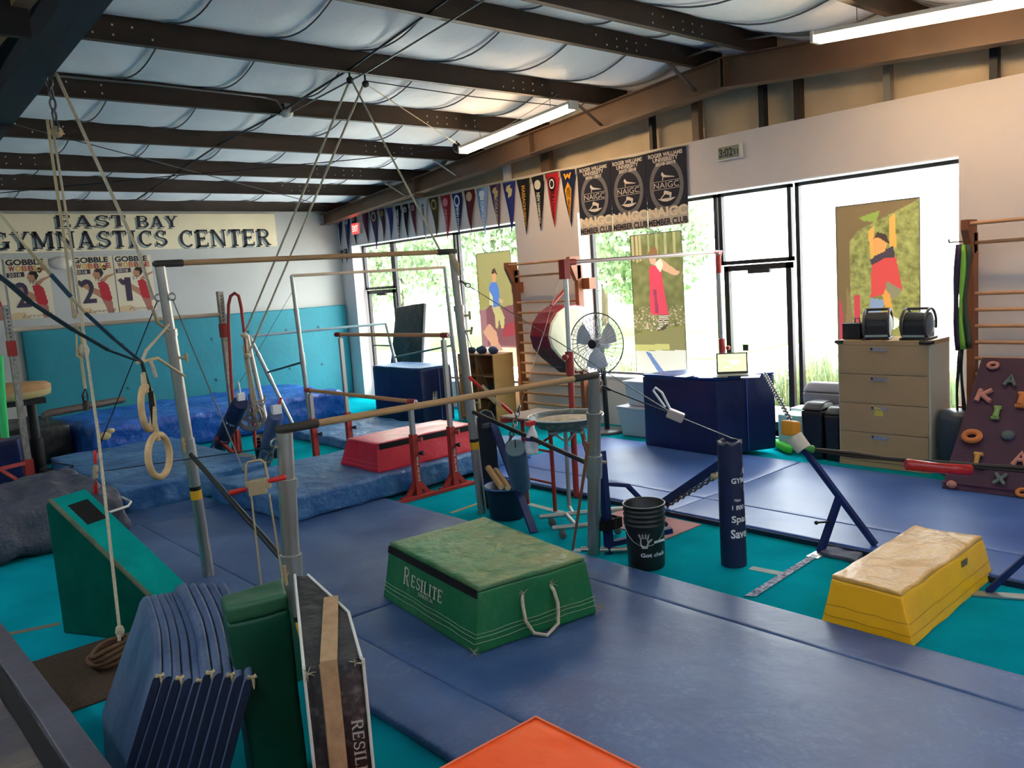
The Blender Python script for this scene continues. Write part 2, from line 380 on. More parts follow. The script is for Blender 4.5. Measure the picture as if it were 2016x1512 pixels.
# window wall, 0.3 m thick, drywall to 3.7 m
b = MB()
for y0, y1, z0, z1 in ((14.75, 15.3, 0, 3.7), (9.75, 14.75, 3.05, 3.7), (9.75, 13.52, 0, .44), (14.66, 14.75, 0, 3.05), (8.41, 9.75, 0, 3.7), (3.27, 8.41, 3.05, 3.7),
                       (6.2, 8.41, 0, .68), (3.27, 5.13, 0, .42), (-4, 3.27, 0, 3.7)):
    b.box((XW, y0, z0), (XG + .05, y1, z1))
struct('wall_right', b, M_wall, 'pale painted window wall')
b = MB().box((-6, YF, 0), (9.1, YF + .15, 3.78)); struct('wall_far', b, mat('far_wall_paint', '#bcbbb6', .75, var=.03, vscale=1.2), 'pale wall under the sign')
b = MB().box((-6.1, -4, 0), (-6, 15.3, 4.6)); struct('wall_left', b, M_wall)
b = MB().box((-6, -4.1, 0), (9.1, -4, 4.6)); struct('wall_back', b, M_wall)
# crumpled insulation blanket above the drywall
def rbot(y): return 4.49 - .083 * abs(y - 5.65)
b = MB(); ny, nz = 150, 10; vs = []
for i in range(ny + 1):
    y = -4 + 19.2 * i / ny
    for j in range(nz + 1):
        z = 3.6 + (rbot(y) + .26 - 3.6) * j / nz; p = Vector((0, y * 1.1, z * .7))
        vs.append((9.02 + .05 * noise.noise(p * 1.7) + .03 * noise.noise(p * 5) - .06 * max(0, math.cos(y * 2 * PI / 1.25)) ** 12, y, z))
b.add(vs, [(i * (nz + 1) + j, (i + 1) * (nz + 1) + j, (i + 1) * (nz + 1) + j + 1, i * (nz + 1) + j + 1) for i in range(ny) for j in range(nz)], 0, True)
struct('trim_1', b, M_ins, 'crumpled cream insulation above the window wall')
b = MB().box((-6, YF + .04, 3.72), (9.1, YF + .1, 4.2)); struct('trim_2', b, M_ins)
# wall posts in the insulation band
for i, (y, w, m) in enumerate(((7.05, .05, M_dark), (6.35, .10, M_rafter), (5.43, .07, M_dark), (4.98, .08, M_steel), (3.98, .07, mat('galvanised', '#9a948a', .4, .7)), (2.98, .07, M_dark), (9.05, .18, M_rafter), (9.95, .1, M_white), (1.6, .08, M_steel))):
    b = MB().box((8.84, y - w / 2, 3.69), (8.93, y + w / 2, rbot(y) - .02)); obj('wall_post', b, m, label=None, kind='structure')
# purlins and blanket
PUR = [14.8, 13.3, 12.08, 10.6, 9.06, 7.53, 6.04, 5.3, 3.62, 2.1, .58, -.95, -2.5, -3.9]
def under(y): return rbot(y)
for k, y in enumerate(PUR):
    z = under(y); b = MB()
    b.box((-6, y - .004, z), (9.0, y + .004, z + .235)); b.box((-6, y - .065, z), (9.0, y, z + .006)); b.box((-6, y, z + .229), (9.0, y + .065, z + .235))
    if 0 < k < 8:
        for x0 in (6.75, 1.95):
            for i in range(6):
                for j in (.07, .15):
                    if (i * 7 + k * 3 + int(j * 100)) % 5: b.box((x0 + i * .16 - .007, y - .009, z + j - .008), (x0 + i * .16 + .007, y - .003, z + j + .008), 1)
    obj('roof_purlin', b, [M_steel, mat('bolt_hole_light', '#d8d4cc', .5)], kind='structure')  # pale dots are light through the bolt holes, painted on the web
b = MB(); xs = [-6 + .155 * i for i in range(98)]; Yb = [15.25] + PUR + [-4.1]; SEAM = [2.87 + .93 * i for i in range(-9, 8)]
for k in range(len(Yb) - 1):
    ya, yb = Yb[k], Yb[k + 1]; n = 12; vs = []
    for x in xs:
        sg = .17 * min(1, abs(ya - yb) / 1.5) * (1 + .25 * noise.noise(Vector((x * .9, k * 3.3, 0)))) - .03 * max(0, math.cos(2 * PI * (x - 2.87) / .93)) ** 8
        for j in range(n + 1):
            t = j / n; y = ya + (yb - ya) * t
            vs.append((x, y, under(min(y, 15)) + .236 - sg * math.sin(PI * t) + .012 * noise.noise(Vector((x * 3, y * 3, 1)))))
    b.add(vs, [(i * (n + 1) + j, (i + 1) * (n + 1) + j, (i + 1) * (n + 1) + j + 1, i * (n + 1) + j + 1) for i in range(len(xs) - 1) for j in range(n)], 0, True)
    for sx in SEAM:
        sg = .17 * min(1, abs(ya - yb) / 1.5) * (1 + .25 * noise.noise(Vector((sx * .9, k * 3.3, 0)))) ; pts = []
        for j in range(n + 1):
            t = j / n; y = ya + (yb - ya) * t; pts.append((sx + .03 * t, y, under(min(y, 15)) + .236 - sg * math.sin(PI * t) - .004))
        b.tube(pts, .009, 4, 1)
b.box((-6.1, -4.1, 4.9), (9.4, 15.4, 4.92), 2)
struct('ceiling', b, [M_ceil, M_seam, M_dark], 'white quilted ceiling blanket sagging between the purlins')
# end rafter along the window wall, ridge at Y 5.65
def rafter(name, xc, depth, w=.2, ys=(15.1, 5.65, -4)):
    b = MB()
    for (ya, yb) in ((ys[0], ys[1]), (ys[1], ys[2])):
        za, zb = rbot(ya), rbot(yb); da = depth * (.62 if ya > 10 else 1); db = depth * (.8 if yb < 0 else 1); t = .012
        b.hexa([(xc - .005, ya, za - da), (xc + .005, ya, za - da), (xc + .005, yb, zb - db), (xc - .005, yb, zb - db)], [(xc - .005, ya, za), (xc + .005, ya, za), (xc + .005, yb, zb), (xc - .005, yb, zb)])
        for q, dd in ((0, 0), (1, 1)):
            a = za - (da if q else t); c = zb - (db if q else t)
            b.hexa([(xc - w / 2, ya, a), (xc + w / 2, ya, a), (xc + w / 2, yb, c), (xc - w / 2, yb, c)], [(xc - w / 2, ya, a + t), (xc + w / 2, ya, a + t), (xc + w / 2, yb, c + t), (xc - w / 2, yb, c + t)])
    for y in (5.62, 5.68, 8.9, 11.8): b.box((xc - w / 2, y - .008, rbot(y) - depth * .95), (xc + w / 2, y + .008, rbot(y) - .012))
    return b
struct('roof_rafter', rafter('r', 8.5, .34), M_rafter, 'brown steel rafter over the window wall')
b = rafter('r', 1.75, .40, .26); struct('roof_rafter', b, M_dark, 'dark steel rafter across the upper left')
for y in (12.08, 10.6, 7.53, 6.04):     # flange braces from purlin to rafter
    b = MB().beam((7.9, y, rbot(y) + .03), (8.44, y, rbot(y) - .26), .05, .008); obj('flange_brace', b, M_steel, kind='structure')
# ---------------- windows and doors (frames in the glass plane)
def frame_rect(b, y0, y1, z0, z1, w=.05, d=.06, x=XG):
    b.box((x - d, y0, z0), (x, y0 + w, z1)); b.box((x - d, y1 - w, z0), (x, y1, z1)); b.box((x - d, y0, z0), (x, y1, z0 + w)); b.box((x - d, y0, z1 - w), (x, y1, z1))
def window(n, y0, y1, z0, z1, tr=None, lab=''):
    b = MB(); frame_rect(b, y0, y1, z0, z1)
    if tr: b.box((XG - .06, y0, tr), (XG, y1, tr + .06))
    o = struct('window_%d' % n, b, M_frame, lab)
    g = MB().box((XG - .03, y0 + .05, z0 + .05), (XG - .024, y1 - .05, z1 - .05)); obj('window_pane', g, M_glass, o)
window(1, 11.61, 13.57, .44, 3.05, lab='tall window beside the far glazed door')
window(2, 9.75, 11.56, .44, 3.05, lab='tall window behind the boy banner')
window(3, 6.22, 8.41, .68, 3.05, lab='tall window behind the girl banner')
window(4, 3.27, 5.15, .42, 3.05, lab='tall window behind the climbing child banner')
window(5, 5.2, 6.2, 2.15, 3.05, lab='transom over the near glazed door')
window(6, 13.6, 14.66, 2.15, 3.05, lab='transom over the far glazed door')
for n, y0, y1 in ((1, 13.62, 14.62), (2, 5.22, 6.15)):
    b = MB(); frame_rect(b, y0, y1, .02, 2.14, .07); b.box((XG - .06, y0, .02), (XG, y1, .2)); b.box((XG - .1, y0 + .06, 1.02), (XG - .07, y1 - .06, 1.05)) if n == 1 else None
    o = struct('door_%d' % n, b, M_frame, 'glazed metal door')
    obj('window_pane', MB().box((XG - .03, y0 + .07, .2), (XG - .024, y1 - .07, 2.07)), M_glass, o)
    obj('door_closer', MB().box((XG - .12, y0 + .25, 2.03), (XG - .07, y0 + .55, 2.09)), M_frame, o)
    if n == 2: obj('lock_plate', MB().box((XG - .035, y1 - .30, 1.07), (XG - .03, y1 - .22, 1.15)), M_dark, o)
for i, (y0, y1, z) in enumerate(((9.75, 13.57, .44), (6.22, 8.41, .68), (3.27, 5.13, .42))):
    struct('trim_%d' % (3 + i), MB().box((XW - .015, y0, z), (XG - .06, y1, z + .02)), M_white, 'white window ledge')
struct('trim_6', MB().box((XW - .004, 9.75, 3.04), (XG, 14.75, 3.055)).box((XW - .004, 3.27, 3.04), (XG, 8.41, 3.055)), M_white)
struct('baseboard_right', MB().box((XW - .012, 8.41, 0), (XW, 9.75, .1)).box((XW - .012, -4, 0), (XW, 3.27, .1)), mat('rubber_base', '#6d6258', .6))
# ---------------- outside
M_pave = mat('pale_concrete', '#d6d2ca', .9, var=.06, vscale=2)
M_lawn = mat('lawn', '#6f9a3e', .95, var=.25, vscale=3, bump=.3, bscale=60)
struct('ground', MB().box((9.15, -12, -.25), (60, 60, -.12)), M_pave, 'sunlit pavement outside')
struct('lawn', MB().box((17, 12, -.12), (60, 60, -.08)), M_lawn, 'lawn beyond the pavement')
M_leaf = [thin('tree_leaf_%d' % i, c, .35, .6) for i, c in enumerate(('#7f9474', '#9eae8a', '#6a7c60', '#bcc8a8'))]
M_trunk = mat('tree_bark', '#5b4a3a', .9)
def tree(x, y, h, r, seed, lab):
    rnd = random.Random(seed); t = thing('garden_tree', (x, y, -.1), lab, 'tree', 'trees outside the windows')
    obj('trunk', MB().tube([(x, y, -.1), (x + .1, y, h * .35), (x, y + .1, h * .7)], [.16, .12, .05], 8), M_trunk, t)
    b = MB()
    for i in range(5200):
        u = rnd.random() ** .4; a = rnd.uniform(0, 2 * PI); ph = math.acos(rnd.uniform(-1, 1))
        c = Vector((x, y, h * .62)) + Vector((r * u * math.sin(ph) * math.cos(a), r * u * math.sin(ph) * math.sin(a), h * .45 * u * math.cos(ph)))
        c += noise.noise_vector(c * .8) * .5
        s = rnd.uniform(.09, .2); e = Euler((rnd.uniform(0, 6), rnd.uniform(0, 6), rnd.uniform(0, 6))).to_matrix()
        b.add([c + e @ Vector(q) * s for q in ((-1, 0, 0), (0, -.55, .1), (1, 0, 0), (0, .55, .1))], [(0, 1, 2, 3)], rnd.choice((0, 0, 1, 1, 2, 3)))
    obj('foliage', b, M_leaf, t)
for i, (x, y, h, r) in enumerate(((18, 21, 6.5, 2.4), (21, 27, 8, 2.7), (22.5, 33.5, 8, 2.9), (15.5, 26.5, 6, 2.2), (27, 24.5, 7, 2.6), (29, 31, 9, 3.2), (23.5, 19, 5.5, 2.2), (15, 33, 7, 2.6))):
    tree(x, y, h, r, i, 'leafy green tree outside the far windows')
M_gr = [thin('grass_blade_%d' % i, c, .3, .7) for i, c in enumerate(('#7f9468', '#a0a878', '#b8b080', '#66805c'))]
rnd = random.Random(4); b = MB()
for x0, x1, ya, yb, n in ((10.15, 11.4, 2.6, 6.6, 3400), (10.2, 11.0, 8.2, 9.6, 700)):
    for i in range(n):
        a = rnd.uniform(0, 2 * PI); p = Vector((rnd.uniform(x0, x1), rnd.uniform(ya, yb), 0)); p.z = .0; L = rnd.uniform(.55, 1.0) * (1.0 + .25 * noise.noise(p * 1.7)); ld = Vector((math.cos(a), math.sin(a), 0)) * rnd.uniform(.1, .6) * L; sd = Vector((-math.sin(a), math.cos(a), 0)) * .007
        pts = [p, p + Vector((0, 0, L * .5)) + ld * .25, p + Vector((0, 0, L * .85)) + ld * .6, p + Vector((0, 0, L * .9)) + ld]; vs = []
        for k, t in enumerate(pts): vs += [t - sd * (1 - k * .28), t + sd * (1 - k * .28)]
        b.add(vs, [(2 * k, 2 * k + 1, 2 * k + 3, 2 * k + 2) for k in range(3)], rnd.choice((0, 0, 1, 2, 3)))
obj('ornamental_grass', b, M_gr, label='tall ornamental grass growing outside the door and right window', cat='grass', kind='stuff')
struct('planting_bed', MB().box((10.1, 2.5, -.12), (11.5, 9.7, .01)), M_lawn)
struct('kerb', MB().box((9.9, 2.5, -.12), (10.08, 9.7, .20)), M_pave, 'low concrete kerb outside')
# neighbouring pale building seen washed out
M_bld = mat('white_render', '#e8e8ea', .8)
bd = thing('neighbour_building', (22, 6, -.12), 'pale building across the pavement beyond the right windows', 'building')
obj('building_wall', MB().box((22, -6, -.12), (30, 14, 6)), M_bld, bd)
for y in (-3, 0, 3, 6, 9):
    wn = obj('window', MB().box((21.95, y, 2.6), (22, y + 1.3, 4.3)), mat('pale_window_glass', '#9fb2c4', .2), bd)

# ================================================================== lamps
M_tube = mat('fluorescent_tube', '#ffdcae', .5); _b = M_tube.node_tree.nodes['Principled BSDF']
_b.inputs['Emission Color'].default_value = (1.0, .72, .42, 1); _b.inputs['Emission Strength'].default_value = 11.5
M_fix = mat('white_fixture_enamel', '#d8d4cc', .4)
M_pul = mat('black_pulley', '#1a1a1c', .4)
M_tube2 = mat('fill_tube', '#e8f2ff', .5); _b = M_tube2.node_tree.nodes['Principled BSDF']  # cool tubes for the added fill lights
_b.inputs['Emission Color'].default_value = (.86, .93, 1.0, 1); _b.inputs['Emission Strength'].default_value = 13.0
def tube_light(y0, y1, x, lab, grp=None, dz=.24, m=M_tube):
    z0, z1 = rbot(y0) - dz, rbot(y1) - dz; t = thing('fluorescent_light', (x, (y0 + y1) / 2, (z0 + z1) / 2), lab, 'light', grp)
    obj('fixture_housing', MB().beam((x, y0, z0 + .08), (x, y1, z1 + .08), .14, .035), M_fix, t)
    for s in (-.042, .042): obj('lamp_tube', MB().tube([(x + s, y0 + .04, z0 + .025), (x + s, y1 - .04, z1 + .025)], .030, 12), m, t)
    for yy, zz in ((y0 + .01, z0), (y1 - .01, z1)): obj('end_cap', MB().box((x - .08, yy - .015, zz), (x + .08, yy + .015, zz + .1)), M_fix, t)
    for yy, zz in ((y0 + .4, z0), (y1 - .4, z1)): obj('hanging_wire', MB().tube([(x, yy, zz + .1), (x, yy, zz + dz + .05)], .003, 4), M_dark, t)
tube_light(7.12, 9.30, 7.5, 'lit fluorescent strip light under the rafter, the one above the pennants')
tube_light(1.85, 4.03, 7.5, 'lit fluorescent strip light at the upper right corner above the clock side')
for k, (x, y) in enumerate(((3.2, -1.2), (-.5, 1.2), (-1.5, 5.0), (-1.5, 9.5), (0.2, -3.2), (5.5, -1.6))):  # strip lights out of view, added to fill the room with cool light
    t = tube_light(y - 1.2, y + 1.2, x, 'unseen fluorescent strip light added under the ceiling as cool fill', 'added fill lights out of view', m=M_tube2)
# ================================================================== things on the walls
UX, UZ = Vector((1, 0, 0)), Vector((0, 0, 1))
WY = Vector((0, -1, 0))          # 'right' when facing the window wall
M_ink = mat('dark_sign_ink', '#1c1a2c', .6); M_shade = mat('grey_letter_shade', '#8f9a96', .7); M_cream = mat('cream_sign_board', '#f0e0bc', .6, var=.05, vscale=1.5)
yw = YF
t = thing('wall_sign', (4.6, yw - .03, 3.12), 'long cream EAST BAY GYMNASTICS CENTER sign high on the far wall', 'sign')
xl, xr = 1.55, 7.43
obj('sign_board', MB().box((xl, yw - .035, 3.11), (xr, yw - .002, 3.72)), M_cream, t)
def sign_line(body, x0, x1, z0, z1):
    tr = serif_tris(body); c = ((x0 + x1) / 2, yw - .036, (z0 + z1) / 2)
    m = lay(tr, (c[0] - .035, c[1], c[2] - .03), UX, UZ, x1 - x0, z1 - z0, .001); m2 = lay(tr, c, UX, UZ, x1 - x0, z1 - z0, .0035)
    m.add(m2.v, m2.f, 1); obj('lettering', m, [M_shade, M_ink], t)
p = lambda a, b: ypt(a, b, yw)
sign_line('EAST', p(110, 440).x, p(247, 440).x, p(180, 447).z, p(180, 424).z)
sign_line('BAY', p(268, 440).x, p(349, 440).x, p(300, 448).z, p(300, 425.5).z)
sign_line('GYMNASTICS', p(-20, 470).x, p(328, 470).x, p(180, 488).z, p(180, 455).z)
sign_line('CENTER', p(352, 470).x, p(531, 470).x, p(450, 485).z, p(450, 452).z)
# teal wall pad
M_pad = mat('teal_wall_pad', '#0b7f8e', .6, var=.08, vscale=1.5, bump=.25, bscale=9, bdist=.02)
t = thing('wall_pad', (5.8, 15.05, .1), 'large teal padded panel along the bottom of the far wall', 'wall pad')
obj('padded_panel', soft(quad8(rect(2.9, 15.03, 8.77, 15.115), .08, 1.89), r=.03, n=24, amp=.006, freq=1.5), M_pad, t)
b = MB()
for x in (3.6, 4.3, 5.1, 5.9, 6.7, 7.5, 8.2):
    for z in (.75, 1.5): b.lathe([(0, .006), (.02, .004), (.03, 0)], (x + .1 * math.sin(x * 9), 15.026, z + .04 * math.sin(x * 5)), 12, M=Matrix.Rotation(PI / 2, 3, 'X'))
obj('button_tufts', b, mat('teal_button', '#075c66', .6), t)
# competition banners
M_ban = thin('cream_banner_cloth', '#e0cfae', .0); M_pr = attr_mat('printed_vinyl', .7)
SK = lin('#b5805f'); SKD = lin('#7c4c3a'); RED = lin('#b8202c'); HAIR = lin('#2a1a18'); CR = lin('#e2d3b4'); PUR_ = lin('#3a2c44')
GY = [([(0, 0), (1, 0), (1, 1), (0, 1)], CR), ([(.0, .0), (.45, .0), (.3, .12), (0, .1)], lin('#d9b98c')),
      ([(.03, .57), (.12, .60), (.78, .33), (.80, .22), (.60, .27), (.18, .48)], SK), ([(.03, .57), (.12, .60), (.30, .53), (.16, .47)], lin('#4a3a46')),
      ([(.62, .25), (.86, .25), (.88, .10), (.90, 0), (.74, 0), (.70, .1)], lin('#a8685a')), ([(.56, .54), (.70, .57), (.82, .50), (.88, .24), (.80, .20), (.62, .25), (.60, .36)], RED),
      ([(.62, .56), (.72, .63), (.80, .66), (1.0, .70), (1.0, .675), (.84, .62), (.76, .56)], SK), ([(.50, .62), (.62, .60), (.68, .68), (.62, .77), (.50, .74), (.46, .68)], SK),
      ([(.50, .74), (.56, .79), (.70, .79), (.74, .70), (.66, .63), (.63, .72)], HAIR), (lambda u, v: (u - .77) ** 2 + ((v - .8) * 1.3) ** 2 < .0035, HAIR)]
def comp_banner(x0, x1, big, sup, script, lab):
    z0, z1 = 2.07, 3.02; w = x1 - x0; c = Vector(((x0 + x1) / 2, yw - .012, (z0 + z1) / 2))
    t = thing('competition_banner', (c.x, c.y, z0), lab, 'banner', 'competition banners under the sign')
    printed('banner_print', c, UX, UZ, w, z1 - z0, 56, 80, GY, M_pr, t)
    def T(body, u, v, ww, hh, m, bold=.03, shear=0.): obj('lettering', lay(text_tris(body, bold, shear), c + UX * ((u - .5) * w) + UZ * ((v - .5) * (z1 - z0)), UX, UZ, ww * w, hh * (z1 - z0), .004), m, t)
    T('GOBBLE', .46, .94, .86, .10, mat('gobble_ink', '#2e2c34', .7), .04)
    for i, (ch, hx) in enumerate((('W', '#8a2a30'), ('O', '#d8a83a'), ('B', '#c86a3a'), ('B', '#a04a40'), ('L', '#d8a83a'), ('E', '#b0483a'))): T(ch, .15 + .145 * i, .835, .13, .09, mat('wobble_ink_' + hx, hx, .7), .04)
    bx = MB(); flat_poly(bx, [(.02, .69), (.42, .70), (.42, .78), (.02, .77)], c, UX, UZ, w, z1 - z0, 0, .003); obj('date_box', bx, mat('date_purple', '#3a2c44', .7), t)
    T('2018', .2, .735, .28, .055, M_cream, .0)
    T(big, .32 if big == '2' else .3, .4, .34 if big == '2' else .16, .42, mat('big_numeral', '#3a2c44', .7), .02)
    T(sup, .60 if big == '2' else .52, .6, .16, .06, mat('big_numeral', '#3a2c44', .7), .0)
    if script: T(script, .6, .05, .7, .06, mat('script_ink', '#6a5a50', .7), -.01, .4)
for a, c_, big, sup, sc, lab in ((13, 100, '2', 'ND', 'Level 7', 'second place competition banner nearest the left behind the blue strap'), (146, 227, '2', 'ND', 'Level 6', 'second place competition banner beside the first place banner'),
                          (229, 303, '1', 'ST', 'Platinum', 'first place competition banner beside the tall steel upright'), (-80, 8, '2', 'ND', '', 'competition banner cut off by the left edge of the view')):
    comp_banner(p(a, 560).x, p(c_, 560).x, big, sup, sc, lab)
c0 = p(119, 518)
t = tag(obj('wall_lamp', MB().lathe([(.0, .06), (.12, .05), (.17, .02), (.18, 0)], (c0.x, yw - .0, c0.z), 20, M=Matrix.Rotation(PI / 2, 3, 'X') @ Matrix.Scale(.6, 3, (0, 1, 0))), mat('frosted_lamp', '#cfc8bd', .4)), 'oval frosted wall lamp between two competition banners', 'lamp')
# exit sign
c0 = xpt(705, 450, XW); t = thing('exit_sign', (8.76, c0.y, c0.z - .1), 'glowing red exit sign in the far corner', 'exit sign')
obj('sign_housing', MB().box((8.74, c0.y - .15, c0.z - .11), (8.8, c0.y + .15, c0.z + .11)), M_fix, t)
M_red = mat('red_lit_face', '#ff2a28', .5, emit=1.6); obj('lit_face', MB().box((8.734, c0.y - .13, c0.z - .095), (8.739, c0.y + .13, c0.z + .095)), M_red, t)
obj('lettering', lay(text_tris('EXIT', .03), (8.733, c0.y, c0.z), WY, UZ, .2, .12, .001), mat('exit_letters', '#ff8a80', .5, emit=1.5), t)
# digital clock
a, d = xpt(1414, 318, XW), xpt(1463, 283, XW); yc = (a.y + d.y) / 2; zc = (a.z + d.z) / 2 + .005
t = thing('digital_clock', (8.77, yc, zc - .1), 'white framed digital wall clock reading 3:02 above the windows', 'clock')
obj('clock_frame', MB().box((8.76, yc - .175, zc - .085), (8.8, yc + .175, zc + .085)), M_fix, t, bevel=.006)
obj('display', MB().box((8.757, yc - .145, zc - .07), (8.761, yc + .145, zc + .07)), mat('lcd_grey', '#8d8f7c', .4), t)
m = lay(text_tris('3:02', .03), (8.755, yc + .035, zc), WY, UZ, .19, .1, .001); lay(text_tris('51', .02), (8.755, yc - .1, zc - .005), WY, UZ, .065, .06, .001, m); obj('digits', m, M_dark, t)
# ---------------- pennants
def pen(l, ty, r_, tipx, tipy): return l, ty, r_, tipx, tipy
A_ = lambda x, y: (650 + x / 7.956, 330 + y / 7.956); B_ = lambda x, y: (850 + x / 6.72, 310 + y / 6.72)
PEN = [(A_, 95, 175, 765, 175, 1230, '#1d2440', '#c8c8c8', '', 'c', 'dark navy pennant nearest the room corner'),
 (A_, 195, 300, 745, 300, 1350, '#23305c', '#a9b4d0', '', 'c', 'long blue pennant second from the room corner'),
 (A_, 320, 408, 720, 408, 1210, '#201a22', '#b8aa90', '', 'c', 'black pennant just left of the exit sign'),
 (A_, 490, 600, 670, 592, 1185, '#4f1a34', '#4f1a34', '', '', 'plain maroon pennant just right of the exit sign'),
 (A_, 620, 745, 660, 720, 1290, '#3a2452', '#c8a860', '', 'o', 'purple pennant with a gold seal'),
 (A_, 765, 855, 650, 845, 1140, '#3a2430', '#b08a48', '', 'c', 'short dark pennant with a brown gold disc'),
 (A_, 880, 975, 635, 965, 1140, '#2a2c6c', '#9aa0d8', '', '', 'violet blue pennant left of the WESTFIELD pennant'),
 (A_, 1005, 1105, 600, 1090, 1125, '#15161c', '#e8e8e8', 'WESTFIELD STATE', '', 'black pennant lettered WESTFIELD STATE'),
 (A_, 1125, 1225, 575, 1222, 1130, '#16161e', '#a8a8b0', '', 'c', 'black pennant right of the WESTFIELD pennant'),
 (A_, 1245, 1350, 550, 1340, 1085, '#5a1a2c', '#b8a0a4', '', 'c', 'dark maroon pennant left of the white pennant'),
 (A_, 1385, 1520, 500, 1490, 1150, '#cfcac8', '#22242c', 'ELIZABETHTOWN', '', 'white pennant lettered ELIZABETHTOWN'),
 (A_, 1550, 1700, 475, 1670, 1100, '#4a3c1c', '#b8a058', '', 'o', 'olive brown pennant with a gold ring'),
 (A_, 1725, 1885, 440, 1850, 1130, '#9a1c2c', '#d88a90', 'ARIZONA', 'd', 'red pennant lettered ARIZONA'),
 (B_, 262, 408, 480, 370, 1040, '#16245a', '#e8ecf8', 'PENN STATE', 'o', 'navy pennant lettered PENN STATE'),
 (B_, 418, 575, 425, 522, 980, '#5c141c', '#c8a880', '', 'd', 'dark red pennant with a pale round emblem'),
 (B_, 585, 745, 395, 702, 1020, '#8fb0dc', '#e8ecf8', 'CAROLINA', 'n', 'light blue pennant lettered CAROLINA'),
 (B_, 770, 920, 365, 885, 975, '#4c3a5c', '#c8b080', 'COLLEGE', 'r', 'grey purple pennant with a red and white emblem'),
 (B_, 945, 1115, 335, 1050, 1005, '#28307c', '#e0c890', '', 'w', 'royal blue pennant with a golden wing emblem'),
 (B_, 1125, 1300, 290, 1260, 1020, '#15151a', '#d8982c', 'MASSACHUSETTS', '', 'black pennant lettered MASSACHUSETTS in gold'),
 (B_, 1315, 1485, 240, 1455, 975, '#17161c', '#d8d0bc', 'NEW HAMPSHIRE', 'd', 'black pennant with a pale seal lettered NEW HAMPSHIRE'),
 (B_, 1495, 1685, 195, 1625, 925, '#c41826', '#2a1016', 'BULLDOGS', 'g', 'bright red pennant lettered BULLDOGS'),
 (B_, 1695, 1905, 165, 1845, 920, '#16204a', '#e8a020', 'WEST VIRGINIA', 'v', 'navy and gold pennant lettered WEST VIRGINIA'),
 (A_, 155, 200, 1300, 180, 1500, '#1d1c28', '#b8b0a0', '', 'c', 'tiny dark pennant hanging low in the corner, the left one'),
 (A_, 225, 270, 1275, 250, 1500, '#28222c', '#b8b0a0', '', 'c', 'tiny dark pennant hanging low in the corner, the right one')]
M_cord = mat('cream_cord', '#d8ccb0', .8); XP = 8.775
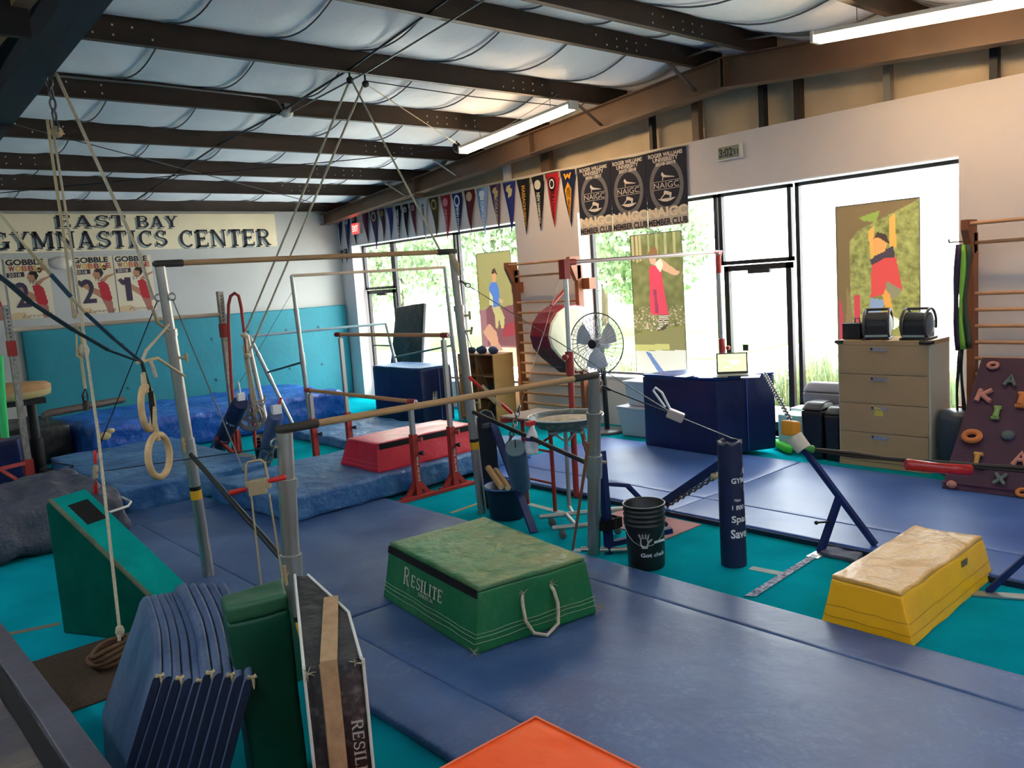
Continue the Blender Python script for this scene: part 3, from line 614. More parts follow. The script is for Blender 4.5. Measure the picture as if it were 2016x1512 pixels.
for i, (sc, l, r_, ty, tx, tyy, hx, hx2, word, emb, lab) in enumerate(PEN):
    a, b_, c_ = xpt(*sc(l, ty), XP), xpt(*sc(r_, ty - (r_ - l) * .12), XP), xpt(*sc(tx, tyy), XP); zt = (a.z + b_.z) / 2
    if i < 22: zt = min(zt, 3.66)
    tipy = (a.y + b_.y) / 2 * .35 + c_.y * .65
    t = thing('pennant', (XP, (a.y + b_.y) / 2, c_.z), lab, 'pennant', 'college pennants strung along the window wall')
    m = MB(); n = 8; vs = []
    for j in range(n + 1):
        k = j / n; yl = a.y + (tipy - a.y) * k; yr = b_.y + (tipy - b_.y) * k; z = zt + (c_.z - zt) * k; dx = .012 * math.sin(k * 5 + i)
        vs += [(XP + dx - .002, yl, z), (XP + dx - .002, yr, z), (XP + dx + .002, yl, z), (XP + dx + .002, yr, z)]
    fs = []
    for j in range(n):
        q = 4 * j; fs += [(q, q + 1, q + 5, q + 4), (q + 2, q + 6, q + 7, q + 3), (q, q + 4, q + 6, q + 2), (q + 1, q + 3, q + 7, q + 5)]
    m.add(vs, fs, 0, True); obj('pennant_cloth', m, mat('felt_' + hx, hx, .9), t)
    w = abs(a.y - b_.y); h = zt - c_.z; cy = lambda k: (a.y + b_.y) / 2 * (1 - k) + tipy * k
    m2 = mat('felt_' + hx2, hx2, .9); xo = XP - .016
    if i < 22:
        m = MB()
        for yy in (a.y, b_.y): m.box((XP - .008, yy - .008 * (1 if yy == b_.y else -1) - .006, zt - .09), (XP - .004, yy + .006, zt + .02))
        obj('tie_ribbon', m, M_cord, t)
    m = MB()
    if emb in 'cd' and emb: disc(m, (xo, cy(.16), zt - h * .16), WY, UZ, 0 if emb == 'd' else w * .1, w * .25, 20)
    if emb == 'o': disc(m, (xo, cy(.18), zt - h * .18), WY, UZ, w * .17, w * .26, 24, ry=1.25)
    if emb == 'n': flat_poly(m, [(.2, .1), (.8, .1), (.7, .3), (.9, .6), (.8, .9), (.2, .9), (.1, .6), (.3, .3)], (xo, cy(.17), zt - h * .17), WY, UZ, w * .6, h * .24)
    if emb in ('r', 'w') and emb: flat_poly(m, [(.3, 0), (.75, .15), (.9, .6), (.6, .8), (.75, 1), (.2, .9), (.05, .6), (.35, .4)], (xo, cy(.17), zt - h * .18), WY, UZ, w * .6, h * .26)
    if emb == 'g': disc(m, (xo, cy(.2), zt - h * .2), WY, UZ, 0, w * .26, 24, ry=1.3); disc(m, (xo, cy(.2), zt - h * .2), WY, UZ, w * .12, w * .17, 24, ry=1.4, mi=1, off=.003)
    if emb == 'v':
        flat_poly(m, [(0, 1), (.25, .2), (.5, .6), (.75, .2), (1, 1), (.75, 1), (.7, .7), (.5, 1), (.3, .7), (.25, 1)], (xo, cy(.1), zt - h * .13), WY, UZ, w * .5, h * .14)
        flat_poly(m, [(.5, 1), (.78, .82), (.52, .05), (.22, .82)], (xo, cy(.55), zt - h * .57), WY, UZ, w * .75, h * .72)
    if m.v: obj('emblem', m, [m2, mat('felt_#f0f0f0', '#f0f0f0', .9)], t)
    if word:
        k0 = .3 if emb else .12; k1 = .86 if emb != 'v' else .8; kc = (k0 + k1) / 2
        yb = (1 - kc) * ((a.y + b_.y) / 2) + kc * tipy; ax = Vector((0, (tipy - (a.y + b_.y) / 2), c_.z - zt)).normalized()
        up_ = Vector((0, -ax.z, ax.y)) * -1
        if up_.y < 0: pass
        tr = text_tris(word, .03); wl = h * (k1 - k0); ht = w * .24
        nrm = Vector((-1, 0, 0)); uy_ = nrm.cross(ax); lay_ = lay(tr, (xo, yb, zt - h * kc), ax, uy_, wl, ht, .001)
        cc = Vector((xo, yb, zt - h * kc))
        for q in lay_.v:
            s_ = (q - cc).dot(ax) / wl + .5; k = 1.2 - .75 * s_; off = (q - cc).dot(uy_); q += uy_ * (off * (k - 1))
        obj('lettering', lay_, mat('felt_dark', '#1a1a2c', .9) if emb == 'v' else m2, t)
pts = []
for i in range(40):
    y = 15.0 - (15.0 - 6.4) * i / 39; pts.append((8.77, y, 3.67 - .012 * math.sin(i * 1.3)))
tag(obj('bunting_string', MB().tube(pts, .008, 6), M_cord), 'cream cord strung along the top of the window wall holding the pennants', 'cord')
# ---------------- club banners
ya = [xpt(1138, 370, XP).y, xpt(1203, 370, XP).y, xpt(1273, 370, XP).y, xpt(1354, 370, XP).y]; WH = mat('banner_white', '#d8ccc0', .8); GR = mat('banner_ring_grey', '#6d6a6c', .8); NV = thin('banner_navy', '#1a1c2e', .06)
for i in range(3):
    y0, y1 = ya[i], ya[i + 1]; w = y0 - y1 - .006; cy = (y0 + y1) / 2; z1 = 3.66; z0 = 2.71; h = z1 - z0; zc = (z0 + z1) / 2; x = XP - .004
    lab = ('2016-2017 club banner nearest the pennants', '2017-2018 club banner in the middle of three', '2018-2019 club banner nearest the clock')[i]
    t = thing('club_banner', (x, cy, z0), 'dark ROGER WILLIAMS UNIVERSITY ' + lab, 'banner', 'NAIGC club banners above the window')
    obj('banner_cloth', MB().box((x, cy - w / 2, z0 + h * .235), (x + .004, cy + w / 2, z1)), NV, t)
    obj('banner_foot', MB().box((x, cy - w / 2, z0), (x + .004, cy + w / 2, z0 + h * .235)), thin('banner_foot_white', '#cbbfae', .12), t)
    c = lambda v: (x - .001, cy, z0 + h * v)
    T = lambda body, v, ww, hh, m=WH, bold=.03, u=0: obj('lettering', lay(text_tris(body, bold), Vector(c(v)) + WY * (u * w), WY, UZ, ww * w, hh * h, .002), m, t)
    T('ROGER WILLIAMS', .945, .84, .055); T('UNIVERSITY', .885, .62, .055); T(('2016 - 2017', '2017- 2018', '2018-2019')[i], .825, .5, .045)
    m = MB(); disc(m, c(.535), WY, UZ, w * .33, w * .42, 40, ry=1.38 * .9); obj('ring', m, GR, t)
    m = MB()
    for v in (.595, .49): flat_poly(m, [(.1, .4), (.9, .4), (.9, .6), (.1, .6)], c(v), WY, UZ, w * .85, h * .025, 0, .003)
    flat_poly(m, [(.28, .1), (.33, .1), (.34, .42), (1, .3), (1, .36), (.5, .62), (.42, .7), (.3, 1), (.26, .98), (.22, .7), (.3, .5)], c(.655), WY, UZ, w * .42, h * .12, 0, .003)
    flat_poly(m, [(.05, 0), (.15, 0), (.4, .5), (.7, .3), (.68, 0), (.8, 0), (.85, .6), (.6, .85), (.4, 1), (.32, .9), (.3, .5)], c(.42), WY, UZ, w * .36, h * .1, 0, .003)
    flat_poly(m, [(.05, 1), (.95, 1), (.7, .3), (.5, .1), (.3, .3)], c(.34), WY, UZ, w * .5, h * .05, 0, .003); obj('emblem', m, WH, t)
    obj('emblem_letters', lay(text_tris('NAIGC', -.005), c(.543), WY, UZ, w * .62, h * .075, .004), WH, t)
    T('NAIGC', .19, .96, .135, mat('banner_ivory', '#e8d8bc', .8), .05)
    T('MEMBER CLUB', .055, .97, .09, mat('banner_dark_print', '#3a3138', .8), .04)
# ---------------- printed window banners
M_tr = attr_mat('translucent_print', .7, .10)
def pic(name, n, a, b_, z0, lab, layers, nx, ny, x=9.0):
    p0, p1 = xpt(*a, x), xpt(*b_, x); z1 = (p0.z + p1.z) / 2; w = p0.y - p1.y; cy = (p0.y + p1.y) / 2
    t = thing(name, (x, cy, z0), lab, 'banner'); printed('banner_print', (x, cy, (z0 + z1) / 2), WY, UZ, w, z1 - z0, nx, ny, layers, M_tr, t, wav=.004)
    e = MB(); e.tube([(x, cy + w / 2, z1), (x, cy + w / 2, z0)], .005, 5); e.tube([(x, cy - w / 2, z1), (x, cy - w / 2, z0)], .005, 5); e.tube([(x, cy - w / 2, z1), (x, cy + w / 2, z1)], .005, 5); obj('hem', e, mat('banner_hem', '#4a4440', .8), t)
    return t, Vector((x, cy, (z0 + z1) / 2)), w, z1 - z0
def nz(u, v, s): return noise.noise(Vector((u * s, v * s * 2.2, 3.3)))
L = lin; full = [(0, 0), (1, 0), (1, 1), (0, 1)]
t, c, w, h = pic('window_banner', 1, (937, 502), (1004, 491), .74, 'tall printed banner of a child in a blue shirt hanging in the left window', [
 (full, lambda u, v: L('#a89c66') if v > .5 else L('#a8737a')), ([(0, .86), (.3, .62), (.3, .55), (0, .5)], L('#a89a5c')), ([(.28, .5), (.34, .70), (.4, .72), (.42, .5)], L('#d8d0a0')),
 ([(.18, .18), (.18, .5), (.30, .54), (.7, .52), (1, .54), (1, .18)], L('#86565c')), ([(.6, .25), (1, .28), (1, .4), (.7, .36)], L('#a8404c')),
 ([(.05, .3), (.25, .38), (.45, .3), (.5, .18), (.62, .14), (.5, .08), (.35, .02), (.25, .2)], L('#d8a080')),
 ([(0, 0), (1, 0), (1, .165), (0, .165)], L('#e8dcc8')), ([(.3, .02), (.42, .02), (.46, .13), (.6, .14), (.5, .2), (.2, .17)], L('#c89a84')),
 ([(.35, .53), (.6, .53), (.72, .43), (.68, .34), (.6, .33), (.55, .42), (.5, .33), (.42, .34), (.44, .44)], L('#c8b87c')),
 ([(.32, .70), (.4, .74), (.55, .74), (.62, .67), (.6, .53), (.40, .52), (.40, .62), (.33, .66)], L('#5a80c8')), ([(.60, .6), (.72, .58), (.7, .55), (.6, .56)], L('#d8a878')),
 ([(.42, .74), (.44, .81), (.52, .83), (.57, .8), (.55, .74)], L('#d8a070')), ([(.42, .79), (.45, .85), (.54, .86), (.6, .8), (.54, .82), (.44, .81)], L('#5c3c30'))], 44, 150)
t, c, w, h = pic('window_banner', 2, (1240, 463), (1341, 455), .76, 'tall printed banner of a girl in a pink dress hanging in the middle window', [
 (full, lambda u, v: tuple(x * (1 + .45 * nz(u, v, 9)) for x in L('#7c7a4c'))), ([(0, .82), (0, 1), (.22, 1), (.26, .82), (.12, .8)], lambda u, v: L('#b8a878') if int(u * 40) % 3 else L('#7c6c44')),
 (lambda u, v: v > .84 and u > .35 and int(u * 18) % 3 == 0, L('#a8a070')), (lambda u, v: .3 < v < .48 and nz(u * 3, v * 2, 16) > .28, L('#d8b8a8')), ([(0, .17), (1, .3), (1, .34), (0, .28)], L('#8c8a4c')),
 (lambda u, v: v < .27 + .06 * u, L('#8c8458')), ([(0, .15), (.68, .165), (.68, .205), (0, .2)], L('#c8c078')), ([(0, 0), (1, 0), (1, .165), (0, .15)], L('#dcd8cc')), ([(.2, .15), (.3, .14), (.56, 0), (.44, 0)], L('#6c84b8')),
 ([(.36, .77), (.58, .77), (.64, .58), (.70, .42), (.36, .42), (.33, .44)], L('#d8485c')), ([(.42, .6), (.48, .6), (.5, .43), (.44, .43)], L('#9c3c58')),
 ([(.50, .80), (.60, .82), (.9, .72), (.94, .73), (.92, .70), (.85, .69), (.6, .74)], L('#d8a888')), ([(.47, .78), (.58, .82), (.64, .78), (.58, .72)], L('#e8dcc8')),
 ([(.38, .79), (.48, .77), (.52, .84), (.44, .88), (.36, .85)], L('#d8a890')), ([(.34, .85), (.42, .91), (.52, .9), (.54, .82), (.48, .85)], L('#8c6440')),
 (lambda u, v: (.5 < u < .57 and .33 < v < .42 or .6 < u < .68 and .35 < v < .42), lambda u, v: L('#e8e0d0') if int(v * 150) % 2 else L('#5c5040')), ([(.45, .3), (.58, .33), (.66, .35), (.72, .36), (.6, .31)], L('#4c4038'))], 60, 170)
t, c, w, h = pic('window_banner', 3, (1645, 407), (1810, 389), .95, 'tall printed banner of a climbing child in a red top hanging in the right window', [
 (full, lambda u, v: tuple(x * (1 + .5 * nz(u, v, 12) + .4 * nz(u, v, 30)) for x in L('#8f8c50'))), ([(0, 0), (.12, 0), (.17, .4), (.17, .78), (.28, .84), (.95, .98), (1, 1), (0, 1)], L('#7c6444')), ([(.3, .92), (.55, .95), (.5, .88), (.32, .9)], L('#8c9a48')),
 ([(.02, 0), (.1, 0), (.06, .38), (.02, .42)], L('#c04458')), ([(.22, 0), (.29, 0), (.28, .44), (.22, .44)], L('#c84450')), ([(.1, 0), (.22, 0), (.18, .4), (.12, .5)], L('#8c7450')),
 ([(.40, .83), (.47, .86), (.5, .68), (.43, .65)], L('#d8a050')), ([(.65, .90), (.72, .92), (.74, .72), (.66, .72)], L('#d8a050')),
 ([(.36, .10), (.46, .10), (.52, .29), (.42, .32)], L('#c88848')), ([(.38, .28), (.5, .28), (.6, .40), (.42, .42)], L('#8494b0')), ([(.55, .46), (.64, .47), (.70, .30), (.62, .30)], L('#d89848')), ([(.58, .49), (.62, .52), (.72, .50), (.80, .46), (.70, .40)], L('#8c8468')),
 ([(.44, .64), (.60, .69), (.73, .66), (.80, .46), (.62, .52), (.58, .44), (.42, .42)], L('#d04c48')), ([(.42, .65), (.48, .68), (.7, .73), (.72, .66), (.6, .66), (.44, .62)], L('#4c4048')),
 ([(.46, .72), (.50, .68), (.60, .70), (.64, .76), (.56, .80), (.46, .78)], L('#d89858')), ([(.46, .78), (.52, .82), (.62, .8), (.66, .74), (.60, .76), (.52, .79)], L('#4c3830')),
 ([(.6, .3), (.70, .3), (.80, .27), (.70, .22), (.62, .25)], L('#dcdcd0'))], 84, 150)
# ================================================================== padded mats and blocks
def vinyl(name, hx, var=.12, rough=.38, bump=.22, bs=7., **k): return mat('vinyl_' + name, hx, rough, var=var, vscale=k.pop('vscale', 2.2), bump=bump, bscale=bs, bdist=k.pop('bd', .025), **k)
V_floor = vinyl('blue_floor_mat', '#2b4878', hx2='#466492', rough=.44, bump=.2, vscale=1.3, bs=6., lo=.3, hi=.75, scuff='#8c9cb4', scuff_amt=.5)
V_floor2 = vinyl('bright_blue_floor_mat', '#2c5298', hx2='#3c64a8', rough=.42, bump=.14, vscale=1.2, bs=4., scuff='#8ca4cc', scuff_amt=.3)
V_blue = vinyl('worn_blue', '#24568e', hx2='#4176a8', vscale=2.6, rough=.4, bump=.7, bd=.06, scuff='#9cb8d0', scuff_amt=.5)
V_royal = vinyl('royal_blue', '#1450b0', hx2='#2a68c4', rough=.35, bump=.8, bd=.06, scuff='#8ca8d8', scuff_amt=.35)
V_navy = vinyl('navy', '#0f1c4c', var=.15, rough=.35, bump=.3)
V_ink = vinyl('ink_blue', '#101a34', var=.15, rough=.4)
V_slate = vinyl('slate', '#3a3f50', hx2='#4c4c58', rough=.55, bump=.9, bs=5., bd=.06, scuff='#8c8c9c', scuff_amt=.5)
V_red = vinyl('red', '#c81c34', var=.08, bump=.35); V_green = vinyl('green', '#12683a', hx2='#1a7440', vscale=3.5, bump=.4, hi=.8, scuff='#8c9c6c', scuff_amt=.3); V_dgreen = vinyl('dark_green', '#0e4a34', var=.2, bump=.4)
V_greentop = vinyl('worn_green_top', '#3f7c4e', hx2='#7f7c48', vscale=2.4, bump=.6, lo=.45, bd=.06, hi=.8, bs=6, rough=.34, scuff='#a8b48c', scuff_amt=.5)
V_yellow = vinyl('yellow', '#ffb810', var=.08, bump=.4, bs=6.); V_yellowtop = vinyl('faded_yellow_top', '#cf9a48', hx2='#d8a858', bump=.5, bs=5., rough=.36, bd=.06)
V_orange = vinyl('orange', '#ff5410', var=.05, bump=.25, bs=6.); V_black = vinyl('black', '#141216', hx2='#242226', bump=.6, rough=.4, scuff='#8c8884', scuff_amt=.5); V_blackvelcro = mat('black_velcro', '#08080a', .95)
V_white = vinyl('white', '#d8d6cc', var=.05); V_tan = mat('tan_webbing', '#b08c66', .85, var=.12, vscale=20, bump=.4, bscale=200)
M_thread = mat('pale_thread', '#b8b49c', .9); M_fray = mat('frayed_foam', '#d8bc8c', .95, bump=.8, bscale=120); M_dirt = V_floor
def padblock(name, bot, top, z0, z1, m, lab, cat, r=.012, amp=.004, n=14, mtop=None, zt=None, wr=0., seed=1, group=None, base=None):
    cs = [Vector((p[0], p[1], z0)) for p in bot] + [Vector((p[0], p[1], z1)) for p in top]
    c = sum(cs[:4], Vector()) / 4; t = thing(name, (c.x, c.y, z0), lab, cat, group)
    if mtop:
        k = 1 - (zt or .02) / (z1 - z0); mid = [cs[i] * (1 - k) + cs[4 + i] * k for i in range(4)]
        obj('pad_body', soft(cs[:4] + mid, r, n, amp, 5, seed=seed), m, t); obj('pad_top', soft([Vector((v.x, v.y, v.z)) for v in mid] + cs[4:], r * .8, n, amp, 5, seed=seed, wr=wr), mtop, t)
    else: obj('pad_body', soft(cs, r, n, amp, 5, seed=seed, wr=wr), m, t)
    return t, cs
def stitches(t, cs, fr, m, gap=.006, w=.0025, sides=(0, 3)):
    for s in sides:
        for f in fr:
            a = cs[s] * (1 - f) + cs[4 + s] * f; j = (s + 1) % 4; b_ = cs[j] * (1 - f) + cs[4 + j] * f
            nn = (b_ - a).cross(cs[4 + s] - cs[s]).normalized() * gap
            obj('stitching', MB().tube([a + (b_ - a) * (i / 8) + nn + Vector((0, 0, .004 * math.sin(i * 2.1 + f * 9))) for i in range(9)], w, 4), m, t)
def seam_mat(name, panels, z0, z1, m, lab, r=.012, amp=.002, group=None, extra=None):
    xs = [q for P in panels for q in (P[0], P[2])]; ys = [q for P in panels for q in (P[1], P[3])]
    t = thing(name, ((min(xs) + max(xs)) / 2, (min(ys) + max(ys)) / 2, z0), lab, 'mat', group)
    for i, P in enumerate(panels): obj('mat_panel', soft(quad8(rect(*P), z0, z1), r, 22, amp, 1.5, seed=i + len(lab)), m, t)
    return t
seam_mat('floor_mat', [(2.01, -1.6, 2.42, 4.66), (2.422, -1.6, 4.02, 4.66), (4.022, -1.6, 4.37, 4.66)], 0, .05, V_floor, 'broad navy floor mat in the foreground carrying the green block', .016)
seam_mat('floor_mat', [(2.02, 4.68, 2.39, 8.38), (2.392, 4.68, 4.40, 8.38), (2.02, 8.384, 3.25, 8.94)], 0, .05, V_floor, 'navy floor mat under the tall high bar behind the green block', .016)
t = seam_mat('floor_mat', [(5.66, -1.2, 6.14, 4.48), (6.142, -1.2, 7.86, 4.48), (5.66, 4.482, 6.14, 7.25), (6.142, 4.482, 7.86, 7.25)], 0, .055, V_floor2, 'long bright blue floor mat along the window wall', .018)
obj('edge_strip', MB().box((5.645, -1.2, .002), (5.663, 7.25, .04)), V_ink, t)
# thick landing mats
padblock('landing_mat', [(3.36, 7.06), (6.5, 7.16), (6.5, 8.85), (3.2, 8.6)], [(3.33, 7.06), (6.5, 7.16), (6.5, 8.85), (3.18, 8.6)], .052, .29, V_blue, 'thick blue landing mat under the red block', 'mat', .035, .02, 26, wr=.006, seed=3)
t, cs = padblock('landing_mat', rect(2.44, 9.0, 3.98, 11.9), rect(2.42, 8.96, 3.98, 11.95), .002, .29, V_blue, 'thick blue landing mat left of the red pole stand', 'mat', .03, .018, 26, wr=.01, seed=5)
padblock('landing_mat', rect(5.62, 9.35, 7.1, 11.95), rect(5.66, 9.4, 7.05, 11.9), .002, .12, V_blue, 'low crumpled blue mat behind the parallel bars', 'mat', .03, .02, 26, wr=.02, seed=8)
t, cs = padblock('crash_mat', rect(3.05, 12.5, 7.2, 14.75), rect(3.1, 12.45, 7.1, 14.8), .002, .50, V_royal, 'puffy royal blue crash mat against the far wall pad', 'mat', .09, .04, 30, wr=.03, seed=11)
obj('torn_foam', MB().ball((3.25, 12.45, .38), .06, 10, 0, (1.4, .4, 1)).ball((3.33, 12.45, .44), .05, 8, 0, (1.2, .5, .8)), M_fray, t)
padblock('crash_mat', rect(1.2, 13.2, 3.0, 14.7), rect(1.25, 13.2, 3.0, 14.7), .002, .55, V_black, 'black crash mat end behind the vaulting table', 'mat', .05, .03, 16, wr=.03, seed=2)
# saggy dark mats at the left
t, cs = padblock('crash_mat', [(.6, 8.15), (2.3, 8.2), (2.3, 10.1), (.6, 10.4)], [(.6, 8.2), (2.22, 8.25), (2.2, 10.0), (.6, 10.3)], .002, .46, V_slate, 'saggy slate grey crash mat behind the green ramp', 'mat', .12, .05, 30, wr=.07, seed=21)
obj('piping', MB().tube([(1.62, 8.13, .26), (1.95, 8.14, .27), (2.26, 8.2, .29), (2.345, 8.4, .28), (2.35, 8.7, .28)], .012, 6), V_white, t)
obj('carry_strap', MB().tube([(2.15, 10.15, .2), (2.3, 10.25, .42), (2.1, 10.2, .5), (1.95, 10.15, .45)], .02, 6, flat=.3), V_black, t)
padblock('folded_mat', [(.5, 11.7), (2.08, 11.7), (2.28, 12.2), (.6, 12.2)], [(.5, 11.7), (2.05, 11.68), (2.25, 12.15), (.6, 12.2)], .002, .62, V_navy, 'upright navy blue block with a lighter end at the left edge', 'mat', .02, .005, 10)
# ------------------------------------------------------------------ the green spotting block
bt = [(2.72, 3.60), (3.60, 3.46), (3.81, 4.68), (2.87, 4.79)]; tp = [(2.79, 3.60), (3.54, 3.485), (3.72, 4.68), (2.945, 4.76)]
t, cs = padblock('spotting_block', bt, tp, .052, .435, V_green, 'green trapezoid spotting block with a white rope handle', 'gym block', .014, .006, 18, V_greentop, .03, .004, 4)
stitches(t, cs, (.30, .24, .16), M_thread, .004, .0016, (0, 3))
L0, L1, L4, L7 = cs[3], cs[0], cs[4], cs[7]      # left face: far-left to near-left
nn = (L1 - L0).cross(L4 - L1).normalized(); 
if nn.x > 0: nn = -nn
def onface(u, v, off=.0): a = L0 * (1 - u) + L1 * u; b_ = L7 * (1 - u) + L4 * u; return a * (1 - v) + b_ * v + nn * off
obj('velcro_band', MB().hexa([onface(.01, .82, .004), onface(.99, .82, .004), onface(.99, .82, .010), onface(.01, .82, .010)], [onface(.01, .94, .004), onface(.99, .94, .004), onface(.99, .94, .010), onface(.01, .94, .010)]), V_blackvelcro, t)
LT = mat('white_lettering', '#d8d4c0', .7); ux_ = (L1 - L0).normalized(); uy_ = nn.cross(ux_); 
if uy_.z < 0: uy_ = -uy_
c = onface(.45, .60, .010)
m = lay(serif_tris('R'), onface(.27, .60, .010), ux_, uy_, .075, .115, .002); lay(serif_tris('ESILITE'), onface(.50, .575, .010), ux_, uy_, .40, .078, .002, m)
flat_poly(m, [(.5, 1), (.56, .5), (.5, 0), (.5, .45)], onface(.305, .56, .010), ux_, uy_, .08, .2, 0, .003); obj('lettering', m, LT, t)
obj('lettering', lay(text_tris('SUNBURY, PA', .01), onface(.5, .42, .010), ux_, uy_, .19, .028, .002), LT, t)
a = zpt(1050, 1190, .25); A0 = cs[0] * .5 + cs[1] * .5
fn = (cs[1] - cs[0]).normalized(); out = Vector((fn.y, -fn.x, 0))
h0 = cs[0] + (cs[1] - cs[0]) * .40 + Vector((0, 0, .27)) + out * -.02; h1 = cs[0] + (cs[1] - cs[0]) * .62 + Vector((0, 0, .28)) + out * -.02
pts = [h0, h0 + out * .03 + fn * -.02 + Vector((0, 0, -.06)), h0 + out * .05 + fn * -.02 + Vector((0, 0, -.15)), h0 + out * .07 + fn * .02 + Vector((0, 0, -.23)), (h0 + h1) / 2 + out * .09 + Vector((0, 0, -.265)), h1 + out * .07 + fn * 0 + Vector((0, 0, -.23)), h1 + out * .05 + fn * .02 + Vector((0, 0, -.12)), h1 + out * .03 + fn * .01 + Vector((0, 0, -.04)), h1]
obj('rope_handle', MB().tube(pts, .011, 8), mat('cotton_rope', '#cfc0a4', .9, var=.1, vscale=60, bump=.8, bscale=150), t)
rn = random.Random(3); M_tear = mat('torn_cloth', '#a8a080', .95)
def fray(c, s=.03, k=9):
    b = MB()
    for i in range(k):
        d = Vector((rn.uniform(-1, 1), rn.uniform(-1, 1), rn.uniform(-.6, 1))).normalized(); b.tube([c, c + d * s * .5 + Vector((0, 0, .1 * s)), c + d * s], [.0025, .002, .0008], 4)
    return b
for q in (h0 + out * .02, h1 + out * .02, cs[0] + Vector((-.01, -.01, .02)), cs[1] + Vector((.01, 0, .02))): obj('frayed_corner', fray(q, .045), M_tear, t)
# ------------------------------------------------------------------ yellow, red and orange blocks
t, cs = padblock('spotting_block', [(4.42, 1.88), (5.74, 1.92), (5.72, 2.47), (4.42, 2.42)], [(4.47, 1.965), (5.69, 1.975), (5.68, 2.40), (4.48, 2.38)], .002, .285, V_yellow, 'yellow trapezoid block on the teal carpet at the right', 'gym block', .014, .007, 18, V_yellowtop, .02, .012, 6)
stitches(t, cs, (.42, .20), mat('ochre_thread', '#a87818', .9), .004, .002, (0, 3)); 
q = cs[0] * .35 + cs[1] * .65 ; obj('care_label', MB().box((5.28, 1.945, .20), (5.36, 1.95, .24)), mat('grey_label', '#6c6650', .8), t)
t, cs = padblock('spotting_block', rect(4.40, 7.2, 5.78, 7.98), rect(4.45, 7.26, 5.70, 7.86), .29, .585, V_red, 'red block lying on the blue landing mat', 'gym block', .014, .006, 18, vinyl('faded_red_top', '#d8485c', var=.06, rough=.3, bump=.35), .02, .004, 7)
obj('velcro_band', MB().hexa([cs[0] * .12 + cs[4] * .88 + Vector((.02, -.012, -.03)), cs[1] * .12 + cs[5] * .88 + Vector((-.01, -.012, -.03)), cs[1] * .12 + cs[5] * .88 + Vector((-.01, -.004, -.03)), cs[0] * .12 + cs[4] * .88 + Vector((.02, -.004, -.03))], [cs[0] * .06 + cs[4] * .94 + Vector((.02, -.012, .01)), cs[1] * .06 + cs[5] * .94 + Vector((-.01, -.012, .01)), cs[1] * .06 + cs[5] * .94 + Vector((-.01, -.004, .01)), cs[0] * .06 + cs[4] * .94 + Vector((.02, -.004, .01))]), V_blackvelcro, t)
stitches(t, cs, (.30, .15), mat('red_thread', '#e07878', .9), .004, .002, (3,))
t, cs = padblock('spotting_block', rect(.95, .9, 1.985, 2.24), rect(1.02, .98, 1.85, 2.11), .002, .60, V_orange, 'bright orange block cut off by the bottom edge', 'gym block', .014, .006, 18, None, seed=9)
obj('piping', MB().tube([(1.03, 2.105, .60), (1.84, 2.105, .602), (1.85, .99, .602)], .005, 6), mat('orange_piping', '#e8744c', .6), t)
# navy blocks by the windows
bx = [(7.64, 5.35), (8.30, 5.03), (8.55, 6.05), (7.71, 6.45)]
t, cs = padblock('padded_box', bx, bx, .057, .93, V_navy, 'tall navy padded box with the laptop on it', 'gym block', .02, .006, 16, vinyl('shiny_blue_top', '#1c3c86', rough=.25, bump=.3), .03, .0, 12)
obj('seam_piping', MB().tube([cs[0] + (cs[1] - cs[0]) * .5 + Vector((-.004, -.012, .02)), cs[4] + (cs[5] - cs[4]) * .5 + Vector((-.004, -.012, -.03))], .006, 6), mat('blue_piping', '#2c50a8', .5), t)
t, cs = padblock('padded_box', rect(7.39, 10.62, 8.0, 12.0), rect(7.39, 10.62, 8.0, 12.0), .002, .89, V_navy, 'navy padded cube standing before the far windows', 'gym block', .02, .006, 16, V_blue, .02, .0, 13)
obj('seam_piping', MB().tube([(7.74, 10.605, .03), (7.74, 10.605, .86)], .005, 6), mat('pale_piping', '#8090c0', .5), t)
obj('lettering', lay(text_tris('AAI', .02, .2), (7.62, 10.604, .42), UX, UZ, .1, .16, .003), LT, t)
# leaning black mat at the far windows
t = thing('folded_mat', (8.4, 12.7, 0), 'black and cream folded mat leaning by the far windows', 'mat')
obj('mat_body', soft([Vector(q) for q in ((8.35, 12.15, 0), (8.5, 12.15, 0), (8.45, 13.1, 0), (8.3, 13.1, 0), (8.62, 12.12, 1.86), (8.74, 12.12, 1.86), (8.74, 13.0, 1.8), (8.62, 13.0, 1.8))], .02, 14, .012, 3), V_black, t)
obj('edge_panel', soft([Vector(q) for q in ((8.36, 12.07, 0.05), (8.52, 12.07, 0.05), (8.52, 12.14, 0.05), (8.36, 12.14, 0.05), (8.63, 12.04, 1.85), (8.76, 12.04, 1.85), (8.76, 12.11, 1.85), (8.63, 12.11, 1.85))], .015, 8, .004, 3), V_white, t)
